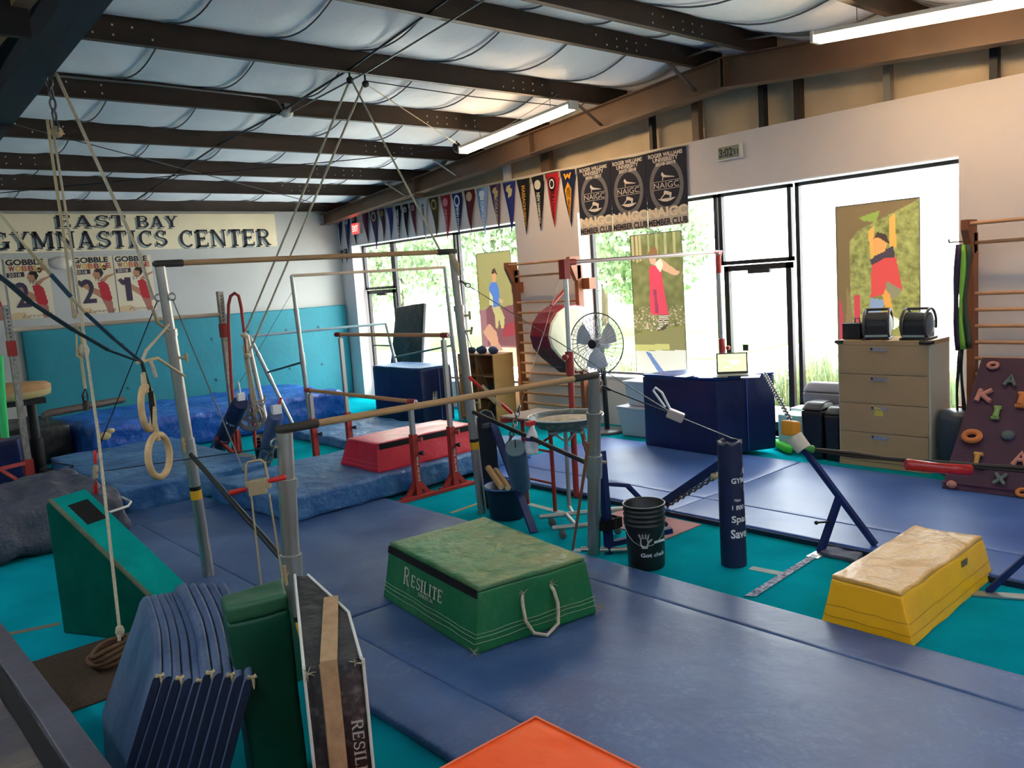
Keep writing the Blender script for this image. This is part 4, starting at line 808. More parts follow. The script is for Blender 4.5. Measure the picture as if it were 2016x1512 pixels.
# ------------------------------------------------------------------ foreground left: folded panel mats on edge
V_panel = vinyl('panel_mat_blue', '#31486f', hx2='#55688a', vscale=3., rough=.42, bump=.35, bs=9., scuff='#8c94a4', scuff_amt=.45); V_panel_end = vinyl('panel_mat_end', '#0e1b38', var=.2, rough=.5)
def folded(name, far, near, lean, h, nl, th, lab, seed, bulge=.03):
    """nl panels standing on their long edges, leaning right; far and near give the first and last panel's end"""
    t = thing(name, ((far[0][0] + near[1][0]) / 2, (far[0][1] + near[0][1]) / 2, 0), lab, 'mat')
    for i in range(nl):
        nA, nB, nz_ = 16, 5, 12; vs = []; b = MB(); q_ = i / (nl - 1); o = Vector((*far[0], .002)).lerp(Vector((*far[1], .002)), q_); d = Vector((*near[0], .002)).lerp(Vector((*near[1], .002)), q_) - o; L = d.length; d.normalize(); s = Vector((-d.y, d.x, 0)); s = s if s.x > 0 else -s
        # cross-section: rounded top edge; near top corner drops and is worn
        for a in range(nA + 1):
            u = a / nA
            sec = []
            for k in range(nz_ + 1):
                v = k / nz_; sec.append((-.5, v))
            sec2 = sec + [(-.36, 1.018), (0, 1.026), (.36, 1.018)] + [(.5, 1 - k / nz_) for k in range(nz_ + 1)]
            for (w, v) in sec2:
                hh = h * (1 - .035 * max(0, (u - .0)) ** 3) * (1 - .10 * max(0, .12 - u) / .12)
                p_ = o + d * (u * L) + Vector((lean * v * 1.0, 0, hh * v)) + s * (w * th * .93 + bulge * math.sin(PI * u) * (.3 + .7 * v) * (1 if i < nl else .8))
                p_ += s * (.004 * noise.noise(Vector((u * 4, v * 3, i + seed))))
                vs.append(p_)
        m_ = len(sec2); fs = [(a * m_ + k, (a + 1) * m_ + k, (a + 1) * m_ + k + 1, a * m_ + k + 1) for a in range(nA) for k in range(m_ - 1)]
        b.add(vs, fs, 0, True); b.add([vs[k] for k in range(m_)], [tuple(range(m_))], 0); b.add([v_ + d * .001 for v_ in vs[nA * m_:]], [tuple(range(m_))], 1)
        pn = obj('mat_panel', b, [V_panel, V_panel_end], t)
        top = vs[nA * m_ + nz_ + 2]
        if i % 2 == 0 or i == nl - 1:
            f_ = MB(); c = top + d * .004 - s * (th * .3)
            f_.tube([c, c + s * th * .5 + Vector((0, 0, -.006)), c + s * th * .9 + Vector((0, 0, .0))], [.010, .007, .010], 6)
            f_.tube([c + s * th * .5, c + s * th * .55 + d * .006 + Vector((0, 0, -.03)), c + s * th * .5 + d * .004 + Vector((0, 0, -.055))], [.008, .006, .002], 6)
            obj('frayed_foam', f_, M_fray, pn)
    return t
folded('folding_mat', ((1.05, 4.70), (1.185, 4.66)), ((.75, 3.57), (.855, 3.39)), .26, .60, 5, .038, 'five-layer blue folding mat standing on edge, the left bundle of the two', 1)
folded('folding_mat', ((1.225, 4.65), (1.375, 4.47)), ((.885, 3.35), (.985, 3.17)), .26, .635, 5, .038, 'five-layer blue folding mat standing on edge, the right bundle next to the green mat', 5)
# dark green mat upright
t, cs = padblock('folded_mat', [(1.26, 3.25), (1.475, 3.215), (1.565, 3.42), (1.30, 3.44)], [(1.22, 3.27), (1.47, 3.22), (1.55, 3.42), (1.26, 3.44)], .002, .90, V_dgreen, 'dark green upright mat between the blue panels and the black mat', 'mat', .02, .008, 12, vinyl('worn_green_edge', '#2f5c40', var=.15), .07, .01, 3)
# black mat with tan strap
outl = [(1.18, 2.52), (1.35, 2.43), (1.535, 2.83), (1.64, 3.36), (1.60, 3.41)]
t = thing('upright_mat', (1.4, 2.9, 0), 'tall black mat with a slanted top, a tan webbing stripe and RESILITE lettering', 'mat')
b = MB(); n = 14; lv = [0, .012] + [.012 + (.876) * i / n for i in range(1, n)] + [.888, .9]
cen = Vector((1.42, 2.9, 0))
rings = []
for z in lv:
    k = .985 if z in (0, .9) else 1
    rr = []
    for i in range(5):
        a_, b__ = Vector((*outl[i], 0)), Vector((*outl[(i + 1) % 5], 0))
        for s_ in range(6):
            p_ = a_.lerp(b__, s_ / 6); p_ = cen + (p_ - cen) * k; p_.z = z; p_ += noise.noise_vector(p_ * 5) * .006; rr.append(p_)
    rings.append(rr)
m_ = 30; b.add([v for r_ in rings for v in r_], [(i * m_ + k, i * m_ + (k + 1) % m_, (i + 1) * m_ + (k + 1) % m_, (i + 1) * m_ + k) for i in range(len(lv) - 1) for k in range(m_)], 0, True)
b.add(rings[-1], [tuple(range(m_))], 0); b.add(rings[0], [tuple(range(m_))], 0); obj('mat_body', b, V_black, t)
def on_f(u, z): p_ = Vector((*outl[0], 0)).lerp(Vector((*outl[1], 0)), u); return Vector((p_.x, p_.y, z)) + Vector((-.45, -.9, 0)).normalized() * .008
b = MB(); b.hexa([on_f(.28, .01), on_f(.58, .01), on_f(.58, .01) + Vector((0, .01, 0)), on_f(.28, .01) + Vector((0, .01, 0))], [on_f(.28, .905), on_f(.58, .905), on_f(.58, .905) + Vector((0, .01, 0)), on_f(.28, .905) + Vector((0, .01, 0))])
a_, b__ = on_f(.28, .905), on_f(.58, .905); dd = Vector((.36, .62, 0)); b.hexa([a_, b__, b__ + dd * .85, a_ + dd * .85], [v + Vector((0, 0, .012)) for v in (a_, b__, b__ + dd * .85, a_ + dd * .85)]); obj('webbing_stripe', b, V_tan, t)
b = MB(); b.tube([Vector((*outl[1], 0)) + Vector((.004, -.004, 0)), Vector((*outl[1], .9)) + Vector((.004, -.004, 0))], .006, 6); b.tube([Vector((*q, .902)) for q in outl[1:4]], .006, 6); b.tube([Vector((*outl[0], .902)), Vector((*outl[4], .902))], .006, 6); b.tube([Vector((*outl[0], 0)), Vector((*outl[0], .9))], .006, 6)
obj('piping', b, V_white, t)
ux_ = Vector((0, 0, -1)); uy_ = (Vector((*outl[1], 0)) - Vector((*outl[0], 0))).normalized()
obj('lettering', lay(serif_tris('RESILITE'), on_f(.82, .56), ux_, uy_, .26, .04, .004), mat('grey_lettering', '#a8a49a', .7), t)
for q in (on_f(.05, .88), on_f(.9, .89)): obj('frayed_corner', fray(q, .03), M_tear, t)
# brown blanket mat at the lower left corner
M_bl = mat('brown_grey_mat_cover', '#3f3c44', .6, hx2='#6a5c54', vscale=2.2, bump=.6, bscale=4, bdist=.03, stretch=(1, 3.5, 1), var=.1)
t = thing('padded_platform', (-.2, 3.6, 0), 'brown grey padded platform with a black stripe in the lower left corner', 'mat')
obj('mat_body', soft(quad8(rect(-1.6, 2.0, .70, 5.15), .0, .50), .05, 24, .008, 2, wr=.01, seed=4), M_bl, t)
obj('black_stripe', soft(quad8(rect(.52, 2.0, .58, 5.13), .496, .512), .004, 20, .006, 3), V_blackvelcro, t)
obj('edge_band', soft(quad8(rect(.585, 2.0, .70, 5.14), .49, .513), .01, 20, .006, 3, seed=2), mat('brown_edge_vinyl', '#54505a', .45, var=.15, vscale=5, bump=.3, bscale=20), t)
# brown doormat and floor tape
tag(obj('door_mat', soft(quad8(rect(.75, 4.85, 1.6, 5.75), .0, .012), .005, 8, .002, 4), mat('brown_fibre', '#4a3624', .98, var=.25, vscale=60, bump=1, bscale=200)), 'brown fibre doormat on the carpet at the lower left', 'doormat')
M_tape = mat('grey_tape', '#8e9a98', .8, var=.1, vscale=8)
def tape(a, b_, w, lab, m=None):
    a, b_ = zpt(*a), zpt(*b_); o = obj('floor_tape', MB().beam(a + Vector((0, 0, .001)), b_ + Vector((0, 0, .001)), w, .002), m or M_tape); tag(o, lab, 'tape')
tape((0, 1252), (118, 1228), .06, 'brown grey tape line on the carpet left of the green ramp', mat('brown_tape', '#6c6454', .9))
tape((1478, 1118), (1545, 1131), .07, 'short grey tape strip beside the upright sponsor pad')
tape((1040, 992), (1110, 1010), .07, 'grey tape strip under the red chalk stand')
tape((1130, 1083), (1240, 1085), .08, 'pale tape strip at the foot of the low bar upright')
tape((888, 1010), (960, 985), .05, 'sandy tape line beside the trash bin', mat('sandy_tape', '#8c8460', .9))
tag(obj('rubber_tile', MB().box((5.12, 4.12, 0), (5.60, 4.95, .008)), mat('dull_pink', '#a87878', .9, var=.08)), 'dull pink square patch on the carpet behind the black bucket', 'floor patch')
# ------------------------------------------------------------------ green carpeted ramp
M_rampc = mat('ramp_carpet', '#109a92', .95, var=.12, vscale=5, bump=.5, bscale=300, spec=.0); M_rampd = mat('ramp_carpet_shaded', '#0c5a4c', .97, var=.12, vscale=5, bump=.5, bscale=300, spec=.0); M_olive = mat('ramp_binding', '#5c6650', .9, var=.15, vscale=10)  # the side gets a darker carpet copy, its shade put into the colour
t = thing('carpeted_ramp', (1.5, 5.6, 0), 'steep teal carpeted wedge ramp with a square hole near its top', 'ramp')
P0 = Vector((1.18, 6.12, 0)); dr = Vector((.4575, -.889, 0)); wd = Vector((.889, .4575, 0)) * .29; Hh = .92; Lr = 1.18
sec = [P0, P0 + dr * Lr, P0 + dr * Lr + Vector((0, 0, .02)), P0 + dr * .04 + Vector((0, 0, Hh)), P0 + Vector((0, 0, Hh - .03))]
cuts = [(0., .03), (.13, .16), (.22, .30)]
sl = (Vector((0, 0, .02)) + dr * Lr - (dr * .04 + Vector((0, 0, Hh)))); sn = sl.cross(wd).normalized(); 
if sn.z < 0: sn = -sn
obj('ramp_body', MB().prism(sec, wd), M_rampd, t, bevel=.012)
A0 = P0 + dr * .04 + Vector((0, 0, Hh)); w1 = wd.normalized()
def sp(a, u): return A0 + sl * a + wd * u + sn * .006
b = MB()
for (a0, a1, u0, u1) in ((0, .06, .03, .97), (.06, .2, .03, .24), (.06, .2, .80, .97), (.2, 1, .03, .97)):
    q = [sp(a0, u0), sp(a1, u0), sp(a1, u1), sp(a0, u1)]; b.hexa([v - sn * .004 for v in q], q)
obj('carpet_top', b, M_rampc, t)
obj('opening', MB().hexa([sp(.06, .24) - sn * .005, sp(.2, .24) - sn * .005, sp(.2, .8) - sn * .005, sp(.06, .8) - sn * .005], [sp(.06, .24) - sn * .003, sp(.2, .24) - sn * .003, sp(.2, .8) - sn * .003, sp(.06, .8) - sn * .003]), mat('hole_shade', '#0c0807', .95), t)  # near-black slab, the shade inside the hole put into its colour
obj('binding', MB().tube([sp(0, .0), sp(.5, .0), sp(1, .0)], .016, 6), M_olive, t)
# small green wedge behind the front-left cables, and dark blue board
t = thing('anchor_pad', (1.9, 4.25, 0), 'small green and brown pad around the cable foot behind the green mat', 'pad')
obj('pad_body', MB().prism([(1.70, 4.2, 0), (2.0, 4.2, 0), (1.92, 4.2, .50), (1.84, 4.2, .52)], (.02, .16, 0)), V_dgreen, t, bevel=.01)
# ================================================================== apparatus
M_chrome = mat('brushed_steel_tube', '#b8b2aa', .38, .9, var=.08, vscale=4); M_galv = mat('galvanised_tube', '#b4b6b4', .4, .8)
M_wood = mat('bar_wood', '#c79a68', .5, var=.10, vscale=5, stretch=(1, 1, 8), bump=.1, bscale=60); M_wood2 = mat('stall_bar_wood', '#8f5230', .55, var=.2, vscale=6, stretch=(1, 1, .3)); M_rungs = mat('rung_wood', '#c08c62', .5, var=.12, vscale=6)
M_cuff = mat('dark_end_cuff', '#3a332c', .6, var=.2, vscale=9); M_blk = mat('black_bar', '#101013', .45); M_bluesteel = mat('blue_steel', '#12265c', .6, var=.12, vscale=6, spec=.25)
M_redst = mat('red_steel', '#9c2a22', .5, var=.1, vscale=6); M_cable = mat('steel_cable', '#7d7a76', .35, .8); M_dcable = mat('dark_cable', '#26242a', .5, .5)
M_rope = MATS['cotton_rope']; M_tan = mat('beige_rope', '#d2b98c', .9, bump=.8, bscale=160); M_redg = mat('red_grip', '#d0231c', .4); M_cast = mat('beige_casting', '#b8a07a', .5, .2); M_yel = mat('yellow_label', '#e0a818', .6)
M_wh = mat('white_plastic', '#e0e2e4', .4); M_chain = mat('chain_steel', '#6c6c70', .35, .9)
V = Vector
def bar_cuffs(t, a, b_, r, cl, m=M_cuff):
    a, b_ = V(a), V(b_); d = (b_ - a).normalized()
    for p_, s in ((a, 1), (b_, -1)): obj('end_cuff', MB().tube([p_ - d * s * .05, p_ - d * s * .03, p_ + d * s * cl, p_ + d * s * (cl + .004)], [.012, r * 1.22, r * 1.25, r], 12), m, t)
def t_handle(t, c, axis, out_, L=.11, r=.012, m=M_cast):
    c = V(c); axis = V(axis).normalized(); out_ = V(out_).normalized()
    obj('clamp_handle', MB().tube([c, c + out_ * .09], .010, 8).tube([c + out_ * .09 - axis * L / 2, c + out_ * .09 + axis * L / 2], r, 8), m, t)
def upright(t, base, top, r1=.042, r2=.036, zc=.78, tape_z=None, sleeve=True, m=M_chrome):
    base, top = V(base), V(top); h = top.z - base.z; P_ = lambda z: base.lerp(top, z / h)
    obj('upright', MB().tube([P_(0), P_(h * .80)], r1, 16), m, t); obj('upright', MB().tube([P_(h * .78), P_(h)], r2, 16), m, t)
    if sleeve: obj('collar', MB().tube([P_(zc - .09), P_(zc + .09)], r1 * 1.22, 16), M_galv, t)
    obj('collar', MB().tube([P_(h * .80 - .03), P_(h * .80 + .02)], r1 * 1.15, 16), m, t)
    if tape_z: obj('warning_label', MB().tube([P_(tape_z), P_(tape_z + .07)], r1 * 1.02, 16, cap=False), M_yel, t); obj('label_band', MB().tube([P_(tape_z + .07), P_(tape_z + .10)], r1 * 1.02, 16, cap=False), M_blk, t)
    return P_
# uneven bars in front: high rail
HL, HR = V((2.13, 6.2, 2.42)), V((4.62, 5.98, 2.42)); LL, LR = V((2.03, 4.27, 1.40)), V((4.42, 4.15, 1.40))
t = thing('uneven_bars', (3.3, 5.2, 0.05), 'large steel uneven bars with two wooden rails standing over the floor mats', 'gymnastics bars')
PHL = upright(t, (2.25, 6.29, .052), HL, zc=1.0, tape_z=.62); PHR = upright(t, (4.74, 5.98, .0), HR, zc=1.0, tape_z=.62)
PLL = upright(t, (1.96, 4.28, .0), LL, r1=.050, r2=.045, zc=.62, tape_z=.26); PLR = upright(t, (4.52, 4.35, .0), LR, r1=.050, r2=.045, zc=.72, tape_z=None)
obj('high_rail', MB().tube([HL + V((-.02, 0, .02)), HR + V((.0, 0, .02))], .021, 14), M_wood, t); bar_cuffs(t, HL + V((0, 0, .02)), HR + V((0, 0, .02)), .021, .16)
obj('low_rail', MB().tube([LL + V((0, 0, .02)), LR + V((0, 0, .02))], .021, 14), M_wood, t); bar_cuffs(t, LL + V((0, 0, .02)), LR + V((0, 0, .02)), .021, .20)
for a_, b__ in ((PHL(.98), PLL(.62)), (PHR(.98), PLR(.72))):
    obj('spreader_strut', MB().tube([a_, b__], .019, 10), M_blk, t)
t_handle(t, PHL(1.05), (0, 0, 1), (-.6, -.7, .1)); t_handle(t, PLL(.62), (0, 0, 1), (-.7, -.6, 0)); t_handle(t, PHR(1.05), (0, 0, 1), (.7, -.3, 0)); t_handle(t, PLR(.74), (.5, -.5, -.2), (.6, .2, 0))
t_handle(t, PHR(1.86), (0, 0, 1), (.6, -.4, 0), .08); t_handle(t, PHR(1.72), (.3, 0, 1), (.6, -.4, 0), .07); t_handle(t, PHL(1.7), (0, 0, 1), (.5, -.5, 0), .06)
def eye(c): return MB().tube([V(c) + V((.025 * math.cos(k * PI / 6), 0, .025 * math.sin(k * PI / 6))) for k in range(12)], .006, 6, closed=True)
for c in (HL + V((-.03, .02, -.22)), HL + V((.05, -.03, -.22)), HR + V((.05, 0, -.22)), LR + V((.06, 0, -.05)), LL + V((-.06, 0, -.05))): obj('cable_eye', eye(c), M_chrome, t)
# high bar side hook casting
obj('hook_casting', MB().tube([HL + V((0, -.02, -.46)), HL + V((-.08, -.05, -.40)), HL + V((-.11, -.07, -.30))], .012, 8), M_cast, t)
# cables of the bars, each its own
def cable(pts, r, lab, m=M_cable, name='guy_cable', ch=None):
    b = MB().tube(pts, r, 6)
    o = obj(name, b, m); tag(o, lab, 'cable')
    if ch:
        pass
    return o
padtop = V((4.96, 3.35, .93))
clampP = padtop.lerp(HR + V((.06, 0, -.24)), .30)
def chain_on(a, b_, lab, n=.25, link_=.07, r=.006): tag(obj('shackle_chain', MB().chain(a, V(a).lerp(V(b_), n), link_, r), M_chain), lab, 'chain')
HRe, LRe, HLe, LLe = HR + V((.06, 0, -.24)), LR + V((.07, 0, -.07)), HL + V((.05, -.03, -.24)), LL + V((-.07, 0, -.07)); HLf = HL + V((-.04, .02, -.24))
cl = V(zpt(1330, 818, 1.08)); cl = dpt(1330, 818, 6.05)
cable([HRe, cl], .004, 'long guy cable from the high rail to the silver clamp'); cable([LRe, cl], .005, 'guy cable from the right end of the low rail to the silver clamp', M_dcable)
chain_on(HRe, cl, 'short chain at the right end of the high rail', .06); chain_on(LRe, cl, 'short chain at the right end of the low rail', .14)
cable([cl, padtop], .004, 'doubled cable from the silver clamp to the upright sponsor pad'); 
t = thing('cable_tensioner', tuple(cl), 'silver metal cable clamp hanging before the navy box', 'cable tensioner')
d_ = (padtop - cl).normalized(); q = MB().beam(cl - d_ * .06, cl + d_ * .06, .05, .07); obj('clamp_body', q, mat('bright_cast_metal', '#c8b8b4', .4, .5), t, bevel=.008)
obj('clamp_lever', MB().tube([cl - d_ * .04 + V((0, 0, .03)), cl - d_ * .10 + V((0, 0, .13)), cl - d_ * .15 + V((0, 0, .15)), cl - d_ * .17 + V((0, 0, .12)), cl - d_ * .08 + V((0, 0, .03))], .009, 6), M_wh, t)
def tensioner(c, lab, ax=(1, 0, 0), loop=True, s=1.):
    c = V(c); ax = V(ax).normalized(); u = V((0, 0, 1)); n_ = ax.cross(u); t = thing('cable_tensioner', tuple(c), lab, 'cable tensioner')
    Mx = Matrix((ax, n_, u)).transposed().to_4x4(); Mx.translation = c
    obj('clamp_body', MB().box((-.045, -.025, -.05), (.045, .025, .03), M=Mx).beam(c - ax * .06 * s + u * .015, c + ax * .07 * s - u * .015, .035, .028), M_cast, t, bevel=.005)
    for sg in (-1, 1):
        obj('grip_handle', MB().tube([c + ax * sg * .06 * s + u * .01 * sg, c + ax * sg * .15 * s + u * .015 * sg, c + ax * sg * .155 * s + u * .015 * sg], [.012, .016, .006], 10), M_redg, t)
    obj('clamp_bolt', MB().lathe([(0, .012), (.013, .012), (.013, 0)], c + n_ * -.03, 8, M=Matrix.Rotation(PI / 2, 3, 'X')), M_blk, t)
    if loop: obj('bail', MB().tube([c - ax * .06 * s + u * .0, c - ax * .05 * s + u * .11 * s, c - ax * .035 * s + u * .13 * s, c + ax * .03 * s + u * .13 * s, c + ax * .05 * s + u * .11 * s, c + ax * .06 * s], .007, 8), M_cast, t)
    return c
T1 = tensioner(dpt(507, 955, 4.35), 'cable tensioner with two red grips hanging in front of the low left upright', (.75, -.66, .12))
cable([HLe, dpt(480, 928, 4.4)], .004, 'guy cable from the high rail down to the near red grip tensioner')
cable([LLe, T1 + V((.04, 0, .12))], .006, 'short dark cable from the low left upright to the near tensioner', M_dcable); chain_on(LLe, T1, 'short chain at the left end of the low rail', .4)
cable([T1 + V((-.04, 0, -.05)), V((1.80, 4.26, .50))], .005, 'left of the two pale cables dropping from the near tensioner', M_tan); cable([T1 + V((.045, -.03, -.05)), V((1.92, 4.24, .50))], .005, 'right of the two pale cables dropping from the near tensioner', M_tan)
hole = A0 + sl * .10 + wd * .5
T2 = tensioner(dpt(188, 930, 6.3), 'cable tensioner with red grips hanging above the green ramp', (.1, -.1, 1.0), False)
cable([HLf, T2 + V((0, 0, .1))], .004, 'thin dark cable from the high left upright to the tensioner over the ramp', M_dcable)
cable([LLe + V((0, 0, 0)), T2 + V((.05, 0, 0))], .004, 'long dark cable from the low left upright to the ramp tensioner', M_dcable)
cable([T2 - V((0, 0, .05)), hole + V((.01, 0, -.02))], .004, 'doubled dark cable from the tensioner into the ramp hole', M_dcable)
T3 = tensioner(dpt(966, 778, 7.2), 'cable tensioner with long red grips above the anchor stand', (.6, -.35, -.75), False, 1.7)
cable([HR + V((.06, .02, -.62)), T3], .004, 'guy cable from the high right upright to the tensioner above the anchor stand', M_dcable)
cable([T3 - V((0.02, 0, .05)), V((4.86, 5.95, .93))], .004, 'cable from the long red grip tensioner to the anchor stand', M_dcable)
# upright sponsor pad over the floor anchor
t = thing('post_pad', (4.96, 3.38, 0), 'navy cylinder pad with white GYM and 1 800 lettering standing on the carpet', 'post pad')
pc = V((4.96, 3.38, 0)); R_ = .092; n = 28; prof = [(R_ * .98, .002), (R_, .02), (R_ * 1.0, .3), (R_ * .96, .6), (R_ * .93, .88), (R_ * .9, .905)]
b = MB().lathe(prof, pc, n); b.lathe([(R_ * .9, .905), (R_ * .7, .915), (R_ * .66, .80)], pc, n); obj('pad_sleeve', b, mat('navy_sleeve', '#0f1a44', .5, var=.12, vscale=6, bump=.4, bscale=10, bdist=.01), t)
obj('worn_rim', MB().tube([pc + V((R_ * .88 * math.cos(a * PI / 8), R_ * .88 * math.sin(a * PI / 8), .905 + .012 * math.sin(a * 2.3))) for a in range(16)], .008, 6, closed=True), mat('worn_grey_vinyl', '#6a6a72', .7), t)
va = math.atan2(-pc.y, -pc.x)
def on_cyl(ctr, Rr, a0, z0): return lambda x, y: V((ctr.x + (Rr + .0015) * math.cos(a0 + x / Rr), ctr.y + (Rr + .0015) * math.sin(a0 + x / Rr), z0 + y))
for body, z, hh, w_, off in (('GYM', .640, .040, .105, .055), ('New', .50, .022, .05, .045), ('1 800 G', .445, .034, .135, .070), ('Space', .355, .066, .17, .080), ('Savers', .255, .066, .19, .082)):
    Rr = R_ * (1.0 if z < .4 else .965); obj('lettering', lay(text_tris(body, .025), (0, 0, 0), UX, UZ, w_, hh, .0, curve=on_cyl(pc, Rr, va + off / Rr, z)), M_wh, t)
for s_ in (1, -1): obj('arrow_mark', lay(([V((0, 0, 0)), V((1, s_ * 1.2, 0)), V((1.2, s_ * .5, 0)), V((1.2, 0.02 * s_, 0))], [(0, 1, 2, 3)]), (0, 0, 0), UX, UZ, .055, .055, 0, curve=on_cyl(pc, R_ * .965, va + .105 / R_, .64 + .065 * s_)), M_wh, t)
# blue A-frame with yellow cap, chain and rope barrier
cap = V((5.72, 3.30, .80))
t = thing('barrier_frame', (5.6, 3.1, 0), 'dark blue steel A-frame with a padded yellow and white cap', 'steel frame')
f1, f2 = V((5.77, 2.72, .06)), V((5.53, 3.02, .006)); jn = cap.lerp(f1, .56)
obj('leg', MB().beam(cap, f1, .05, .035), M_bluesteel, t); obj('leg', MB().beam(jn, f2, .05, .035), M_bluesteel, t)
obj('foot_plate', MB().box((5.40, 2.97, .001), (5.62, 3.06, .008)), M_galv, t)
obj('clamp_knob', MB().tube([jn.lerp(f2, .45), jn.lerp(f2, .45) + V((-.10, .05, .01))], .008, 8).ball(jn.lerp(f2, .45) + V((-.11, .055, .01)), .016), M_blk, t)
cd = (f1 - cap).normalized(); obj('cap_pad', soft([cap - cd * .06 + V(q) for q in ((-.06, -.06, -.02), (.06, -.06, -.02), (.06, .06, -.02), (-.06, .06, -.02), (-.055, -.055, .10), (.05, -.055, .08), (.05, .05, .08), (-.055, .05, .10))], .02, 6, .006, 9), mat('orange_tape', '#e09420', .4), t)
obj('cap_wrap', MB().tube([cap - cd * .02, cap + cd * .10], [.062, .058], 12), mat('white_tape', '#d8ccba', .6), t)
obj('green_binding', MB().tube([cap + cd * .09, cap + cd * .12 + V((.06, -.03, .01))], .03, 8), mat('green_tape', '#3c8c3c', .6), t)
tag(obj('steel_chain', MB().chain(xpt(1505, 735, 7.5), cap + V((0, 0, .07)), .07, .006), M_chain), 'steel chain rising from the yellow cap to the navy box', 'chain')
b = MB()
e0, e1 = cap + cd * .11 + V((.06, -.03, 0)), dpt(2040, 926, 5.6)
for k in range(5):
    o_1 = V((0, .012 * math.cos(k * 1.3), .014 * math.sin(k * 1.3)));  m1 = e0.lerp(e1, .35); b.tube([e0 + o_1 * .5, e0.lerp(e1, .2) + o_1 * 1.4 - V((0, 0, .012)), m1 + o_1 * .6 - V((0, 0, .018)), e0.lerp(e1, .8) + o_1 - V((0, 0, .008)), e1 + o_1 * 1.5], .008, 6)
t = tag(obj('bungee_barrier', b, mat('dark_bungee', '#2c201c', .6)), 'dark bungee cord barrier stretched from the yellow cap to the right edge', 'cord')
s0, s1 = dpt(1783, 914, 5.65), dpt(1912, 926, 5.62); obj('foam_sleeve', MB().tube([s0, s0.lerp(s1, .02), s0.lerp(s1, .5) - V((0, 0, .006)), s0.lerp(s1, .98), s1], [.034, .040, .036, .040, .036], 12), vinyl('shiny_red_sleeve', '#b01418', rough=.25, bump=.5, bs=14.), t)
t = thing('barrier_frame', (5.1, 1.6, 0), 'dark blue steel leg of a second frame at the right edge', 'steel frame')
a_ = zpt(1945, 1165, .01); obj('leg', MB().beam(a_, dpt(2060, 1060, 5.0), .05, .035), M_bluesteel, t); obj('foot_plate', MB().beam(a_ + V((-.1, .1, .0)), a_ + V((.12, -.35, .0)), .08, .01), M_galv, t)
# webbing strap lying on floor + crumpled skirt
tag(obj('webbing_strap', MB().hexa([zpt(1465, 1173, .002), zpt(1488, 1174, .002), zpt(1612, 1094, .002), zpt(1600, 1090, .002)], [zpt(1465, 1173, .008), zpt(1488, 1174, .008), zpt(1612, 1094, .008), zpt(1600, 1090, .008)]), mat('striped_webbing', '#3c4c70', .8, hx2='#a8b0c0', vscale=40, var=.1)), 'blue and white webbing strap lying on the carpet below the A-frame', 'strap')
tag(obj('canvas_skirt', soft(quad8([zpt(1615, 1094)[:2], zpt(1690, 1112)[:2], zpt(1700, 1092)[:2], zpt(1630, 1080)[:2]], .001, .03), .01, 10, .012, 12, seed=3), mat('grey_canvas', '#4c5064', .8, var=.2, vscale=20)), 'crumpled grey canvas at the foot of the A-frame', 'cloth')
# blue strut frame beside low right upright
t = thing('floor_brace', (4.7, 4.4, 0), 'dark blue steel brace strapped to the low right upright', 'steel frame')
ub = V((4.60, 4.26, .003)); ut = V((4.62, 4.31, .80)); obj('brace_post', MB().beam(ub, ut, .055, .055, (0, 1, 0)), M_bluesteel, t)
obj('brace_arm', MB().beam(ub.lerp(ut, .68), V((4.95, 4.35, .45)), .04, .03).beam(V((4.95, 4.35, .45)), V((5.35, 4.30, .03)), .04, .03), M_bluesteel, t)
obj('brace_arm', MB().beam(V((4.66, 4.28, .06)), V((5.05, 4.0, .12)), .05, .04), M_bluesteel, t)
obj('base_tube', MB().tube([(4.45, 4.42, .04), (4.62, 4.22, .03), (4.80, 4.02, .03)], .022, 8), M_chrome, t)
for q in ((4.60, 4.27, .24),): obj('velcro_strap', MB().lathe([(.088, -.04), (.09, .04)], q, 14, M=Matrix.Scale(.75, 3, (0, 1, 0))).box((4.62, 4.22, .19), (4.72, 4.32, .27)), V_blackvelcro, t)
t = thing('floor_brace', (5.3, 3.7, 0), 'dark blue diagonal bar with a chain under it behind the black bucket', 'steel frame')
a_, b__ = V((4.98, 4.02, .10)), V((5.38, 3.38, .58)); a_ = zpt(1308, 988, .10); b__ = dpt(1432, 905, 6.3); obj('brace_bar', MB().beam(a_, b__, .04, .06), M_bluesteel, t)
obj('slack_chain', MB().chain(a_ + V((0, 0, -.05)), a_.lerp(b__, .8) + V((0, 0, -.07)), .07, .007), M_chain, t); obj('cord_knob', MB().ball(a_.lerp(b__, .82) + V((0, 0, -.06)), .03, 8, 0, (1.5, 1, 1)), M_cast, t)
# anchor stand with rounded top
t = thing('anchor_stand', (4.9, 5.9, 0), 'tall dark blue padded stand with a rounded top and a slanting steel bar', 'steel frame')
c = V((4.90, 6.02, 0)); vd = V((.83, -.56, 0)); pts = [(-.085, 0), (.085, 0), (.085, .86), (.06, .93), (0, .955), (-.06, .93), (-.085, .86)]
obj('padded_board', MB().prism([c + vd * x + V((0, 0, z)) for x, z in pts], V((.03, .05, 0))), mat('blue_black_vinyl', '#141b30', .5, var=.2, vscale=8, bump=.3, bscale=12, bdist=.01), t, bevel=.01)
obj('slant_bar', MB().beam(V((4.88, 5.90, .84)), V((4.60, 5.12, .004)), .022, .075, (1, 0, 0)), M_bluesteel, t); obj('strap', MB().box((4.80, 5.93, .80), (5.0, 5.97, .84)), mat('faded_strap', '#4a4c50', .8), t)
obj('side_lug', MB().box((4.78, 6.0, .20), (4.83, 6.1, .30)), M_bluesteel, t)
# chain + grey pad roll to its right
tag(obj('steel_chain', MB().chain(dpt(1023, 800, 7.4), dpt(1000, 880, 7.0), .08, .008), M_chain), 'steel chain hanging left of the spray bottle', 'chain')

